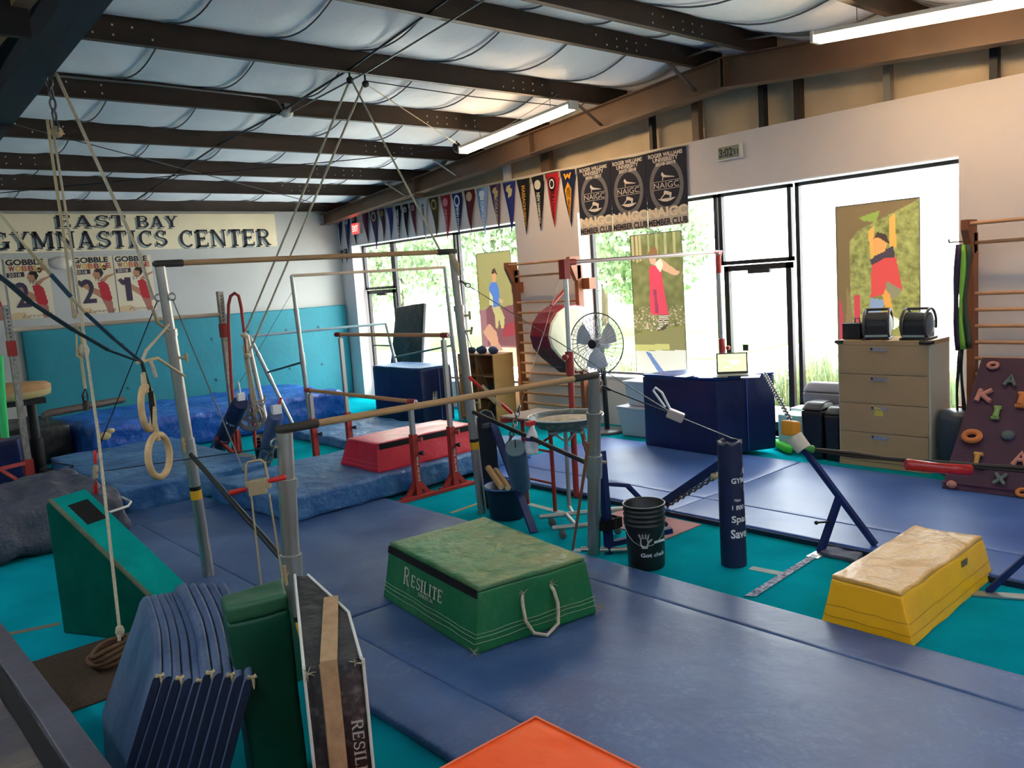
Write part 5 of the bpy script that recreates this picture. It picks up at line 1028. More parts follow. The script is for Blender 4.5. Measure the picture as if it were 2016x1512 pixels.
tag(obj('guy_cable', MB().tube([dpt(1110, 520, 8.3), dpt(1072, 650, 7.9), dpt(1023, 800, 7.4)], .003, 5), M_cable), 'thin cable from the red bar to the chain by the spray bottle', 'cable')
t = thing('foam_roll', (5.3, 6.1, .2), 'grey blue foam roller standing tilted in the trash bin', 'foam roller')
a_, b__ = dpt(1026, 955, 7.38), dpt(1015, 882, 6.95)
obj('roller_body', MB().tube([a_, b__], .088, 20), mat('faded_blue_foam', '#42607c', .8, var=.1, vscale=8), t); rd = (b__ - a_).normalized(); obj('end_face', MB().tube([b__, b__ + rd * .004], .085, 20), mat('grey_foam_end', '#6c8088', .9), t); obj('end_slit', MB().beam(b__ + rd * .005, b__ + rd * .005 + V((0, .0, .07)), .010, .004, rd), M_blk, t)
# ------------------------------------------------------------------ second uneven bars at the far end
t = thing('uneven_bars', (6.7, 11.6, 0), 'smaller grey steel uneven bars standing before the far windows', 'gymnastics bars')
A1, A2 = V((5.46, 10.75, 2.42)), V((7.90, 10.45, 2.42)); B1, B2 = V((5.64, 12.75, 1.55)), V((7.98, 12.38, 1.55))
upright(t, (5.52, 10.72, 0), A1, .032, .028, 1.25, m=M_galv); upright(t, (7.95, 10.4, 0), A2, .032, .028, 1.25, m=M_galv); upright(t, (5.95, 12.08, 0), B1, .03, .027, .9, m=M_galv); upright(t, (8.15, 12.2, 0), B2, .03, .027, .9, m=M_galv)
M_pale = mat('pale_rail', '#c9b49c', .5); M_bluer = mat('pale_blue_rail', '#9fb4bc', .5)
obj('high_rail', MB().tube([A1, A2], .021, 12), M_pale, t); obj('low_rail', MB().tube([B1, B2], .021, 12), M_bluer, t)
obj('spreader_strut', MB().tube([A1.lerp(V((5.52, 10.72, 0)), .5), B1.lerp(V((5.95, 12.08, 0)), .38)], .016, 8), mat('green_grey_steel', '#3c5c58', .5), t)
obj('spreader_strut', MB().tube([V((7.9, 10.42, 1.2)), V((8.05, 12.3, .95))], .016, 8), MATS['green_grey_steel'], t)
for a_, b__ in ((A1 + V((0, 0, -.2)), V((4.75, 11.6, .75))), (A2 + V((0, 0, -.3)), V((8.3, 10.9, .95)))): tag(obj('guy_cable', MB().tube([a_, b__], .003, 5), M_dcable), ('thin guy cable on the left of the far uneven bars', 'thin guy cable on the right of the far uneven bars')[a_.x > 7], 'cable')
# ------------------------------------------------------------------ kids parallel bars
def prail(x, z, lab, y0=7.0, y1=9.12, b0=.002):
    t = thing('parallel_bar', (x, (y0 + y1) / 2, 0), lab, 'gymnastics bars')
    obj('rail', MB().tube([(x, y0 - .06, z), (x, y1 + .06, z)], .022, 12), mat('parallel_rail_wood', '#c08a5c', .5, var=.08, vscale=6), t)
    for y in (y0, y1):
        obj('end_cuff', MB().tube([(x, y - .10 if y == y0 else y + .10, z), (x, y + .02 if y == y0 else y - .02, z)], .029, 12), M_redst, t)
        obj('end_ring', MB().lathe([(.008, 0), (.02, .003), (.024, 0)], (x, y - .1 if y == y0 else y + .1, z), 12, M=Matrix.Rotation(PI / 2 * (1 if y == y0 else -1), 3, 'X')), M_wh, t)
        obj('inner_post', MB().box((x - .022, y - .022, .62), (x + .022, y + .022, z - .05)), M_galv, t); obj('neck', MB().tube([(x, y, z - .06), (x, y, z - .02)], .015, 8), M_chrome, t)
        op = obj('outer_post', MB().box((x - .032, y - .032, b0), (x + .032, y + .032, .66)), M_redst, t)
        for zz in (.60, .46): obj('clamp_knob', MB().tube([(x + .03, y - .03, zz), (x + .06, y - .07, zz)], [.012, .028], 10), M_redst if zz > .5 else M_blk, t)
        for dx in (-1, 1): obj('foot_brace', MB().beam((x + dx * .02, y, .16), (x + dx * .14, y, .01), .05, .03, (0, 1, 0)), M_redst, t)
        obj('base_tube', MB().box((x - .2, y - .03, b0), (x + .2, y + .03, b0 + .03)), M_redst, t) if y == y0 else None
        if y == y0: obj('lettering', lay(text_tris('Just for Kids', .01), (x + .008, y - .034, .30), (0, 0, 1), (-1, 0, 0), .26, .035, .001), LT, t)
    return t
prail(4.72, 1.0, 'near lower rail of the red children parallel bars'); prail(5.20, 1.63, 'far taller rail of the red children parallel bars')
tag(obj('base_rail', MB().beam((4.3, 6.93, .018), (5.7, 6.93, .018), .05, .03), M_redst), 'red brown base rail joining the parallel bar feet', 'base rail')
# ------------------------------------------------------------------ red single bar at left, wooden rail before the wall pad
t = thing('adjustable_bar', (3.2, 11.0, 0), 'red and steel adjustable bar with a pale wooden rail before the teal wall pad', 'gymnastics bars')
q0, q1 = dpt(18, 651, 9.8), dpt(437, 619, 10.9); zr = (q0.z + q1.z) / 2
M_perf = mat('perforated_galvanised', '#a09a92', .4, .7, var=.2, vscale=30)
for q in (q0, q1):
    obj('post', MB().box((q.x - .035, q.y - .035, .005), (q.x + .035, q.y + .035, zr + .30)), M_perf, t)
    b = MB()
    for k in range(14): b.box((q.x - .008, q.y - .0365, zr + .24 - k * .045 - .008), (q.x + .008, q.y - .034, zr + .24 - k * .045 + .008))
    obj('pin_holes', b, M_blk, t, kind='stuff'); obj('collar', MB().box((q.x - .045, q.y - .045, zr - .30), (q.x + .045, q.y + .045, zr - .12)), M_redst, t)
    obj('base_post', MB().box((q.x - .05, q.y - .05, .0), (q.x + .05, q.y + .05, .42)), M_redst, t)
obj('rail', MB().tube([V((q0.x, q0.y, zr)), V((q1.x, q1.y, zr))], .026, 12), M_pale, t)
for s_, q in ((1, q0), (-1, q1)): obj('base_brace', MB().beam(V((q.x, q.y, .38)), V((q.x - .35, q.y - .25, .40)), .04, .04).beam(V((q.x - .35, q.y - .25, .40)), V((q.x, q.y, .05)), .04, .04), M_redst, t)
# candy-cane pole with ropes tied to it
t = thing('hook_pole', (4.7, 10.9, 0), 'red pole bent over at the top like a walking stick', 'pole')
D_ = 10.85; pts = [dpt(*q, D_) for q in ((470, 895), (456, 760), (450, 640), (450, 600), (454, 583), (462, 577), (470, 583), (475, 605), (484, 680), (497, 800), (503, 880))]
obj('pole', MB().tube(pts, .021, 10), M_redst, t)
tag(obj('steel_pole', MB().tube([dpt(486, 660, 10.7), dpt(528, 845, 10.6)], .028, 10), M_chrome), 'bright steel pole leaning beside the red hooked pole', 'pole')
rn = random.Random(5)
for k in range(7):
    x0 = 484 + rn.uniform(-3, 5); y1_ = rn.uniform(780, 850); pts = [dpt(x0 - 2, 662 + k * 6, 10.6), dpt(x0 + 3, 720, 10.55), dpt(x0 + 12 + k, 790, 10.5), dpt(x0 + 16 + k * 3, y1_, 10.5), dpt(x0 + 20 + k * 3, y1_ - 12, 10.48)]
    tag(obj('tied_rope', MB().tube(pts, .011, 6), M_rope), 'white rope end hanging in the bundle tied to the red hooked pole', 'rope', 'white rope ends on the hooked pole')
for q in ((481, 660), (488, 700)): tag(obj('rope_knot', MB().ball(dpt(*q, 10.55), .05, 8, 0, (1, 1, .7)), M_rope), ('upper white rope knot on the hooked pole', 'lower white rope knot on the hooked pole')[q[1] > 680], 'knot')
# ceiling pulleys and hoist ropes from purlin at Y 7.53
k1, k2 = V((4.66, 7.5, 4.26)), V((4.84, 7.5, 4.24))
def pulley(c, lab, m=M_pul, s=1.):
    t = thing('pulley', tuple(c), lab, 'pulley'); obj('sheave', MB().lathe([(0, -.012), (.035 * s, -.012), (.035 * s, .012), (0, .012)], c, 16, M=Matrix.Rotation(PI / 2, 3, 'X')), m, t); obj('shackle', MB().tube([V(c) + V((0, 0, .0)), V(c) + V((0, 0, .09))], .010, 6), M_dark, t)
pulley(k1, 'left of the two dark pulleys hanging from the purlin'); pulley(k2, 'right of the two dark pulleys hanging from the purlin')
def rope(pts, r, lab, m=M_rope): return tag(obj('rope', MB().tube(pts, r, 7), m), lab, 'rope')
rope([k1, dpt(481, 658, 10.6)], .012, 'left hoist rope from the ceiling pulley to the hooked pole'); rope([k2 + V((-.02, 0, 0)), dpt(488, 700, 10.6)], .012, 'right hoist rope from the ceiling pulley to the hooked pole')
rope([k1 + V((.02, 0, 0)), HR + V((-.12, .02, .03))], .010, 'rope slanting from the ceiling pulley to the right end of the high rail')
tag(obj('knotted_tail', MB().tube([HR + V((-.05, -.03, 0)), HR + V((-.01, -.06, -.10)), HR + V((.0, -.07, -.2))], [.02, .026, .006], 7), M_tan), 'beige rope tail knotted at the right end of the high rail', 'rope')
fc = V((7.5, 9.34, 3.98)); pulley(fc + V((-.05, .02, .06)), 'pair of black pulleys at the far end of the lit strip light', s=2.)
def wire(pts, r, lab, m=M_cable): return tag(obj('ceiling_wire', MB().tube(pts, r, 5), m), lab, 'wire')
wire([k2, fc + V((-.05, 0, .1))], .006, 'rope from the ceiling pulleys to the far end of the strip light', M_rope); wire([k2 + V((0, 0, .03)), V((6.3, 7.5, 4.24)), V((7.7, 7.45, 4.24))], .006, 'slack cable along the purlin above the strip light', M_dcable)
wire([rpt(1100, 185), rpt(930, 290)], .004, 'thin wire behind the strip light', M_cable)
wire([rpt(0, 238), rpt(650, 408)], .007, 'long bracing rod crossing the ceiling from upper left to the far corner', M_dcable); wire([rpt(0, 380), rpt(300, 350), rpt(700, 314), fc + V((-.1, 0, .05))], .007, 'long dark cable crossing the ceiling to the far end of the strip light', M_dcable)
wire([rpt(985, -20, -.02), rpt(720, 143, -.02), rpt(570, 222, -.02)], .010, 'pale conduit crossing the ceiling to the smoke detector', M_cable); wire([rpt(900, -15, .03), rpt(690, 135, .03), rpt(545, 225, .03), rpt(430, 285, .03), rpt(270, 392, .03)], .012, 'dark rod crossing the purlins from the upper middle to the far left', M_dark)
wire([rpt(88, 148, .09), rpt(300, 167, .09), rpt(520, 192, .09), rpt(545, 198, .09), rpt(556, 215, 0)], .012, 'pale conduit fixed along the purlin to the smoke detector', M_cable)
wire([(8.3, 6.3, 4.55), (8.3, 5.5, 4.6), (8.32, 4.8, 4.52), (8.3, 4.5, 4.45)], .014, 'pale conduit over the rafter near the right strip light', M_cable) if True else None
c = rpt(565, 226, -.03); t = thing('smoke_detector', tuple(c), 'small round white smoke detector hanging under a purlin', 'smoke detector'); obj('detector_body', MB().lathe([(0, 0), (.05, .004), (.07, .03), (.075, .05), (.04, .08), (0, .08)], c - V((0, 0, .03)), 18), M_fix, t)
obj('junction_box', MB().box(tuple(c + V((-.04, -.04, .05))), tuple(c + V((.04, .04, .12)))), M_cable, t)
# ------------------------------------------------------------------ trapeze, rings and ropes hung from the dark rafter
hk = V((1.86, 7.38, 3.98)); pl = V((1.86, 7.36, 3.55))
tag(obj('steel_chain', MB().chain(hk, pl, .09, .010), M_chain), 'short chain hanging from the dark rafter at upper left', 'chain'); pulley(pl, 'pale pulley below the short chain at the upper left', M_cast, 1.3)
X_ = 1.86
P_ = lambda x, y, d=0: ypt(x, y, 7.36 + d)
rope([P_(93, 235), P_(110, 360), P_(128, 480), P_(146, 626)], .012, 'left of the two beige ropes dropping from the upper left pulley', M_tan)
rope([P_(146, 626), P_(158, 615), P_(162, 640), P_(170, 690), P_(164, 694), P_(160, 660), P_(150, 640), P_(152, 700), P_(160, 705), P_(164, 735), P_(168, 765)], .013, 'looped and knotted beige rope above the trapeze bar', M_tan)
tag(obj('rope_knot', MB().ball(P_(165, 690), .045, 8, 0, (1, 1, 1.4)), M_rope), 'cream knot in the looped rope above the trapeze', 'knot')
rope([P_(101, 235), P_(140, 480), ypt(193, 852, 5.7), ypt(235, 1235, 5.2), ypt(235, 1262, 5.17)], .010, 'long cream rope falling from the upper left pulley to the carpet', M_rope)
tag(obj('rope_knot', MB().ball(ypt(236, 1243, 5.2), .028, 8, 0, (1, 1, 1.5)), M_rope), 'cream knot near the foot of the long rope', 'knot')
c = zpt(222, 1300, .04); b = MB()
for k in range(4): b.tube([c + V((.13 * math.cos(a * PI / 8) * (1 + .1 * math.sin(k * 2)), .10 * math.sin(a * PI / 8 + k * .3), .02 + k * .026 + .01 * math.sin(a + k))) for a in range(16)], .014, 6, closed=True)
tag(obj('coiled_rope', b, mat('brown_rope', '#6c5038', .95, bump=.6, bscale=120)), 'coil of brown rope on the carpet at the foot of the long rope', 'rope')
t = thing('trapeze', tuple(P_(168, 800)), 'dark worn trapeze bar hanging before the vaulting table', 'trapeze')
obj('trapeze_bar', MB().tube([P_(85, 818, -.25), P_(95, 814, -.22), P_(240, 787, .35), P_(245, 786, .36)], [.022, .03, .03, .02], 12), mat('worn_dark_bar', '#4e423c', .6, var=.25, vscale=14), t)
obj('snap_hook', MB().tube([P_(168, 765), P_(162, 778), P_(166, 796), P_(173, 790), P_(172, 776)], .008, 6, closed=True), M_blk, t); obj('bar_lug', MB().tube([P_(169, 788), P_(170, 808)], .02, 8), M_cuff, t)
obj('end_fitting', MB().tube([P_(90, 818, -.24), P_(93, 838, -.24)], .012, 6), M_cuff, t)
rope([V((1.87, 7.2, 3.96)), P_(271, 493, -.85), ypt(283, 530, 6.26), HL + V((-.07, .02, -.23))], .013, 'thick cream rope from the dark rafter down to the high left upright', M_rope)
M_web = mat('blue_webbing', '#2c4258', .7, var=.12, vscale=30); M_webs = M_web
J = dpt(279, 713, 4.1)
def strap(pts, w, lab, m):
    b = MB()
    for a_, c_ in zip(pts[:-1], pts[1:]): b.beam(a_, c_, w, .004, (0.2, .3, 1))
    return tag(obj('ring_strap', b, m), lab, 'strap')
strap([dpt(100, 540, 3.9), dpt(140, 585, 3.95)], .035, 'upper blue ring strap, its first length', M_web)
strap([dpt(-60, 345, 3.7), dpt(55, 490, 3.8), dpt(100, 540, 3.9)], .022, 'beige ring rope entering from the left above the upper strap', M_tan)
strap([dpt(140, 585, 3.95), dpt(168, 616, 3.98)], .03, 'beige spliced part of the upper ring strap', M_tan); strap([dpt(168, 616, 3.98), dpt(225, 668, 4.05), J], .034, 'upper blue ring strap, its last length to the rings', M_web)
strap([dpt(-40, 515, 3.6), dpt(20, 560, 3.7), dpt(60, 595, 3.8), dpt(145, 650, 3.95), dpt(215, 690, 4.05), J], .034, 'lower blue ring strap sagging towards the rings', mat('grey_blue_webbing', '#37434f', .7, var=.12, vscale=30))
def gring(c, face, lab, wr):
    c = V(c); face = V(face).normalized(); s_ = face.cross(V((0, 0, 1))).normalized(); t = thing('gymnastic_ring', tuple(c), lab, 'gymnastic ring')
    R1, R2 = .100, .106; obj('wooden_ring', MB().tube([c + s_ * (R1 * math.sin(k * PI / 16)) + V((0, 0, R2 * math.cos(k * PI / 16))) for k in range(32)], .0165, 12, closed=True), mat('chalked_ring', '#d0ac7c', .8, var=.12, vscale=25, bump=.3, bscale=120), t)
    obj('strap_end', MB().tube([c + V((0, 0, R2 - .03)), c + V((0, 0, R2 + .06)), wr], [.018, .012, .008], 8), M_tan, t)
gring(dpt(290, 803, 4.08), (-.84, .54, 0), 'upper wooden gymnastic ring hanging edge-on', dpt(284, 735, 4.1)); gring(dpt(313, 897, 4.12), (-.68, .74, 0), 'lower wooden gymnastic ring facing the viewer', dpt(304, 800, 4.1))
strap([J, dpt(285, 735, 4.1)], .026, 'short dark strap above the upper ring', M_blk); strap([J, dpt(296, 770, 4.1), dpt(305, 845, 4.12)], .026, 'long dark strap above the lower ring', M_blk)
rope([J, dpt(288, 690, 4.5), PHL(1.95)], .009, 'white cord tying the rings up to the high left upright'); rope([J + V((-.02, 0, 0)), dpt(310, 705, 4.6), PHL(1.56) + V((.04, -.04, 0))], .009, 'pale cord tying the rings across to the high left upright', M_tan)
rope([dpt(296, 712, 4.2), dpt(303, 730, 4.18), dpt(307, 743, 4.18)], .010, 'loose cord tail with a blue tip beside the rings')
# climbing ropes at upper left before an added dark board
rc = V((.95, 4.5, 0)); 
tag(obj('shade_board', MB().box((-.6, 5.6, 3.75), (1.35, 5.65, 4.6)), mat('board_shade', '#17120e', .9)), 'dark board added for the shade behind the hanging climbing ropes', 'board')  # near-black board added where the space is only in shade
for k in range(7):
    x = .62 + k * .085; b = MB(); pts = [V((x + .01 * math.sin(j), 5.0 - .02 * (k % 2), 4.5 - j * .12)) for j in range(8 - k // 2)]; b.tube(pts, .026, 8)
    tag(obj('climbing_rope', b, mat('speckled_rope', '#2c2218', .9, hx2='#8c7440', vscale=90, lo=.58, hi=.70)), 'thick dark speckled climbing rope hanging in the upper left corner', 'rope', 'climbing ropes in the upper left corner')
tag(obj('timber_rail', MB().beam((1.32, 4.2, 3.97), (1.30, 7.6, 3.97), .10, .12), mat('dark_timber', '#6a4c30', .7, var=.15, vscale=8)), 'brown timber rail beside the dark rafter at the upper left', 'timber rail')
# ================================================================== smaller things
# stall bars
def stall(y0, y1, top, rz, lab, mt=M_wood2, x0=8.56, x1=8.64, bracket=((0, 1.95),)):
    t = thing('stall_bars', (x0, (y0 + y1) / 2, 0), lab, 'wall bars')
    for y in (y0, y1):
        b = MB().box((x0, y - .035, .002), (x1 + .03, y + .035, top - .12)); b.prism([(x0 - .14, y - .035, top), (x1, y - .035, top), (x1, y - .035, top - .30), (x0 - .02, y - .035, top - .34), (x0 - .14, y - .035, top - .10)], (0, .07, 0))
        obj('side_post', b, mt, t, bevel=.006)
        for zz in (1.95, .45): obj('wall_bracket', MB().box((x1 + .02, y + (.03 if y == y1 else -.16), zz), (8.795, y + (.16 if y == y1 else -.03), zz + .16)), mt, t)
        if y0 < 5: obj('bracket_bolt', MB().lathe([(0, .01), (.018, .008), (.02, 0)], (x1 + .02, y + (.1 if y == y1 else -.1), 2.03), 12, M=Matrix.Rotation(-PI / 2, 3, 'Y')), M_galv, t)

    for z in rz:
        xx = x0 - .09 if z > top - .1 else x0 + .03
        obj('rung', MB().tube([(xx, y0, z), (xx, y1, z)], .018, 10), M_rungs, t)
    return t
stall(8.28, 9.62, 2.42, [2.38, 2.2] + [1.8 - .155 * i for i in range(11)], 'wooden wall bars between the windows behind the red and white hanging pad')
stall(2.0, 3.08, 2.42, [2.38, 2.2] + [1.72 - .155 * i for i in range(11)], 'wooden wall bars at the right edge behind the climbing panel')
# red and white octagon mat hung on the wall bars
t = thing('shaped_mat', (8.4, 8.9, .9), 'dark red padded rounded block with a white face hung on the left wall bars', 'gym mat')
OC = V((8.10, 8.3, 1.34)); OR_ = .40
OP = [(.95, .9), (.45, 1.0), (-.05, .99), (-.5, .8), (-.85, .45), (-1.0, .0), (-.88, -.42), (-.5, -.8), (.35, -1.42), (.95, -1.42)]
NO = len(OP)
def octo(R, y): return [V((OC.x + .08 + R * a, y, OC.z + .02 + R * c_)) for a, c_ in OP]
b = MB(); rings = [octo(OR_ * k, y) for y, k in ((8.13, .90), (8.14, .97), (8.17, 1.), (8.33, 1.), (8.47, 1.), (8.49, .97), (8.50, .9))]
b.add([v for r_ in rings for v in r_], [(i * NO + k, i * NO + (k + 1) % NO, (i + 1) * NO + (k + 1) % NO, (i + 1) * NO + k) for i in range(6) for k in range(NO)]); b.add(rings[0], [tuple(range(NO))]); b.add(rings[-1], [tuple(range(NO))]); obj('padded_rim', b, vinyl('maroon', '#7c1624', rough=.4, bump=.4), t, bevel=.02)
b = MB(); q, q2 = octo(OR_ * .95, 8.128), octo(OR_ * .88, 8.11); b.add(q + q2, [(k, (k + 1) % NO, NO + (k + 1) % NO, NO + k) for k in range(NO)] + [tuple(range(NO, 2 * NO))]); obj('white_face', b, vinyl('cream_face', '#d8d4b8', var=.04, bump=.25), t)
obj('hanging_strap', MB().beam((8.12, 8.36, 1.76), (8.5, 8.40, 2.0), .05, .02), M_redst, t); obj('hanging_strap', MB().beam((8.45, 8.36, .80), (8.2, 8.36, .93), .04, .02), M_blk, t)
obj('lettering', lay(text_tris('GYMNOVA', .03), (8.10, 8.33, 0.905), (0, -1, 0), (-.8, 0, .6), .24, .05, .004), mat('pink_print', '#c88a8a', .7), t)
# climbing panel
t = thing('climbing_wall', (8.0, 2.0, 0), 'dark purple climbing panel with coloured letter holds leaning on the right wall bars', 'climbing wall')
c0, c1 = V((7.55, 2.96, .057)), V((7.62, 1.3, .057)); u0 = V((8.45, 2.94, 1.13)); u1 = u0 + (c1 - c0)
pn = (c1 - c0).cross(u0 - c0).normalized(); 
if pn.x > 0: pn = -pn
obj('panel_board', soft([c0, c1, c1 - pn * .06, c0 - pn * .06, u0, u1, u1 - pn * .06, u0 - pn * .06], .015, 12, .003, 3), mat('purple_panel', '#3a1c36', .7, var=.12, vscale=8, bump=.25, bscale=30), t)
pe, pu = (c1 - c0).normalized(), (u0 - c0).normalized()
obj('base_edge', MB().beam(c0 + pn * .01 + pu * .06, c1 + pn * .01 + pu * .06, .012, .012), mat('purple_edge', '#5a2c48', .6), t)
def onp(px, py):
    r = ray(px, py); k = (c0 - EYE).dot(pn) / r.dot(pn); return EYE + r * k
HO = {'pink': '#b87c70', 'orange': '#c0713c', 'lime': '#7c9a58', 'grey': '#5c6a68', 'tan': '#c0904c'}
def hold(px, py, kind, col, s=.05):
    c = onp(px, py); m = mat('hold_' + col, HO[col], .8, bump=.4, bscale=60); b = MB(); P2 = lambda a, q, d=.0: c + pe * a * s + pu * q * s + pn * (d * s + .012)
    if kind == 'ball': b.ball(c + pn * .01, s * .8, 10, 0, (1, 1, .8)); b.ball(c + pn * .03 + pu * .01, s * .4, 8)
    elif kind == 'ring': b.tube([P2(.8 * math.cos(a), .6 * math.sin(a), .2) for a in [k * PI / 7 for k in range(14)]], s * .34, 8, closed=True)
    elif kind == 'K':
        for p_, q in (((-.7, -.9), (-.5, .9)), ((-.4, 0), (.8, .9)), ((-.3, .1), (1., -.9))): b.tube([P2(*p_, .15), P2(*q, .15)], s * .32, 8)
    elif kind == 'I':
        b.tube([P2(0, -.8, .2), P2(0, .8, .2)], s * .42, 8); b.tube([P2(-.5, .9, .15), P2(.5, .9, .15)], s * .3, 8); b.tube([P2(-.5, -.9, .15), P2(.5, -.9, .15)], s * .3, 8)
    elif kind == 'L': b.tube([P2(-.3, .9, .2), P2(-.2, -.7, .2), P2(.9, -.8, .2)], s * .34, 8); b.tube([P2(-.7, .95, .2), P2(.3, .95, .2)], s * .28, 8)
    elif kind == 'A': b.tube([P2(-.7, -.9, .2), P2(0, .9, .2), P2(.8, -.9, .2)], s * .3, 8); b.tube([P2(-.4, -.1, .2), P2(.5, -.1, .2)], s * .26, 8)
    elif kind == 'X': b.tube([P2(-.8, -.9, .2), P2(.8, .9, .2)], s * .3, 8); b.tube([P2(-.8, .9, .2), P2(.8, -.9, .2)], s * .3, 8)
    obj('climbing_hold', b, m, t)
for q in ((1956, 722, 'ring', 'pink', .05), (1990, 752, 'A', 'grey', .06), (1938, 781, 'K', 'pink', .07), (2012, 790, 'I', 'orange', .07), (1963, 815, 'I', 'lime', .06), (1915, 862, 'ring', 'orange', .08), (1985, 858, 'ball', 'grey', .07), (1928, 910, 'L', 'tan', .07), (2010, 907, 'A', 'pink', .07), (1970, 945, 'X', 'grey', .055), (1874, 955, 'ball', 'pink', .055), (2014, 972, 'ring', 'orange', .05)): hold(*q)
# filing cabinet
M_cab = mat('putty_enamel', '#a88c66', .45, var=.03); M_cabs = mat('putty_side', '#b9b6a8', .4); M_recess = mat('handle_chrome', '#a8a8b4', .3, .6)
t = thing('filing_cabinet', (8.4, 3.76, 0), 'tall putty coloured four-drawer filing cabinet before the right window', 'filing cabinet')
cy0, cy1, cx0, cx1, ch = 3.305, 4.235, 8.19, 8.66, 1.30
obj('cabinet_body', MB().box((cx0 + .02, cy0, .002), (cx1, cy1, ch)), M_cabs, t, bevel=.004); obj('plinth', MB().box((cx0 + .004, cy0 + .004, .003), (cx0 + .03, cy1 - .004, .055)), M_cab, t)
obj('top_panel', MB().box((cx0 - .002, cy0 - .002, ch - .045), (cx1, cy1 + .002, ch + .003)), M_cab, t, bevel=.004)
for k in range(4):
    z0 = .06 + k * .30; d_ = obj('drawer', MB().box((cx0, cy0 + .02, z0 + .003), (cx0 + .03, cy1 - .02, z0 + .295)), M_cab, t, bevel=.003)
    yc = (cy0 + cy1) / 2 + .03; obj('handle', MB().box((cx0 - .003, yc - .085, z0 + .235), (cx0, yc + .085, z0 + .272)).box((cx0 - .010, yc - .08, z0 + .240), (cx0 - .003, yc + .08, z0 + .248)).box((cx0 - .0035, yc + .06, z0 + .245), (cx0 - .002, yc + .08, z0 + .270), 1), [M_recess, M_blk], d_)
obj('note', MB().prism([(cx0 - .0035, yc + .05, .54), (cx0 - .0035, yc - .04, .54), (cx0 - .0035, yc - .045, .57), (cx0 - .0035, yc - .02, .62), (cx0 - .0035, yc + .05, .63)], (.001, 0, 0)), mat('yellow_note', '#d8c050', .8), t)
for y in (cy0, cy1): obj('corner_guard', MB().tube([(cx0 - .01, y + (.09 if y == cy0 else -.07), ch - .012), (cx0 - .012, y, ch - .012), (cx0 + .04, y + (-.012 if y == cy0 else .012), ch - .012)], .02, 8), M_blk, t)
# blowers on the cabinet
M_plb = mat('black_plastic', '#16161a', .4); M_gr = mat('dark_grey_plastic', '#3c3a3c', .45); M_slat = mat('pale_blue_highlight', '#8ca0a4', .3)
def blower(c, w, turn, lab):
    t = thing('blower_fan', tuple(c), lab, 'fan'); Mx = Matrix.Translation(c) @ Matrix.Rotation(turn, 4, 'Z')
    h, d_ = .29, .26
    prof = [(-.13, .0), (.13, 0), (.13, .14)] + [(.13 * math.cos(a), .15 + .13 * math.sin(a)) for a in [k * PI / 8 for k in range(1, 8)]] + [(-.13, .14)]
    obj('drum_housing', MB().prism([Mx @ V((x * .9, -w / 2 + .02, z * .92 + .01)) for x, z in prof], (Mx.to_3x3() @ V((0, w - .04, 0)))), M_plb, t)
    for s_ in (-1, 1):
        y = s_ * (w / 2 - .012); obj('side_ring', MB().tube([Mx @ V((.14 * math.cos(a), y, .15 + .15 * math.sin(a))) for a in [k * PI / 10 - .35 for k in range(0, 18)]] , .014, 8), M_gr, t)
        obj('foot', MB().tube([Mx @ V((-.15, y, .012)), Mx @ V((.15, y, .012))], .014, 8), M_gr, t); obj('side_grille', MB().lathe([(0, .02), (.06, .018), (.10, .0)], Mx @ V((0, y, .15)), 16, M=(Mx.to_3x3() @ Matrix.Rotation(-PI / 2 * s_, 3, 'X'))), mat('grey_grille', '#6a7680', .5), t)
    obj('carry_handle', MB().tube([Mx @ V((0, -w / 2 + .01, .30)), Mx @ V((0, w / 2 - .01, .30))], .014, 8), M_gr, t)
    for k in range(7): obj('outlet_slat', MB().box((-.121, -w / 2 + .03, .20 + k * .010), (-.119, w / 2 - .03, .204 + k * .010), M=Mx), M_gr, t)
    obj('front_lip', MB().box((-.125, -w / 2 + .02, .03), (-.118, w / 2 - .02, .05), M=Mx), M_slat, t)
blower(V((8.36, 3.88, ch + .004)), .25, .28, 'black drum blower fan in the middle on the filing cabinet'); blower(V((8.36, 3.48, ch + .004)), .25, .02, 'black drum blower fan at the right end on the filing cabinet')
t = thing('radio', (8.36, 4.13, ch), 'black boxy radio at the left end on the filing cabinet', 'radio'); obj('radio_body', MB().box((8.28, 4.03, ch + .006), (8.46, 4.22, ch + .17)), M_plb, t, bevel=.006); obj('carry_handle', MB().tube([(8.36, 4.07, ch + .17), (8.36, 4.07, ch + .215), (8.36, 4.12, ch + .215), (8.36, 4.12, ch + .17)], .008, 6), M_gr, t)
# bins beside the cabinet
M_bin = mat('black_bin', '#15171d', .35); M_gbin = mat('grey_bin', '#8c8c98', .5)
def roundbin(x, y, w, d, h, m, name, lab, lid=None):
    t = thing(name, (x, y, 0), lab, 'bin'); obj('bin_body', soft(quad8([(x - d * .42, y - w * .42), (x + d * .42, y - w * .42), (x + d * .42, y + w * .42), (x - d * .42, y + w * .42)], .003, .01)[:4] + [V((x + a * d / 2, y + b_ * w / 2, h * .86)) for a, b_ in ((-1, -1), (1, -1), (1, 1), (-1, 1))], .02, 6, 0), m, t)
    obj('bin_lid', soft([V((x + a * d * .52, y + b_ * w * .52, h * .865)) for a, b_ in ((-1, -1), (1, -1), (1, 1), (-1, 1))] + [V((x + a * d * .3 + .03, y + b_ * w * .42, h)) for a, b_ in ((-1, -1), (1, -1), (1, 1), (-1, 1))], .03, 6, 0), lid or m, t)
roundbin(8.36, 4.55, .24, .32, .62, M_bin, 'rubbish_bin', 'left of the two slim black bins beside the filing cabinet'); roundbin(8.36, 4.33, .17, .30, .58, M_bin, 'rubbish_bin', 'slim black bin tucked against the filing cabinet')
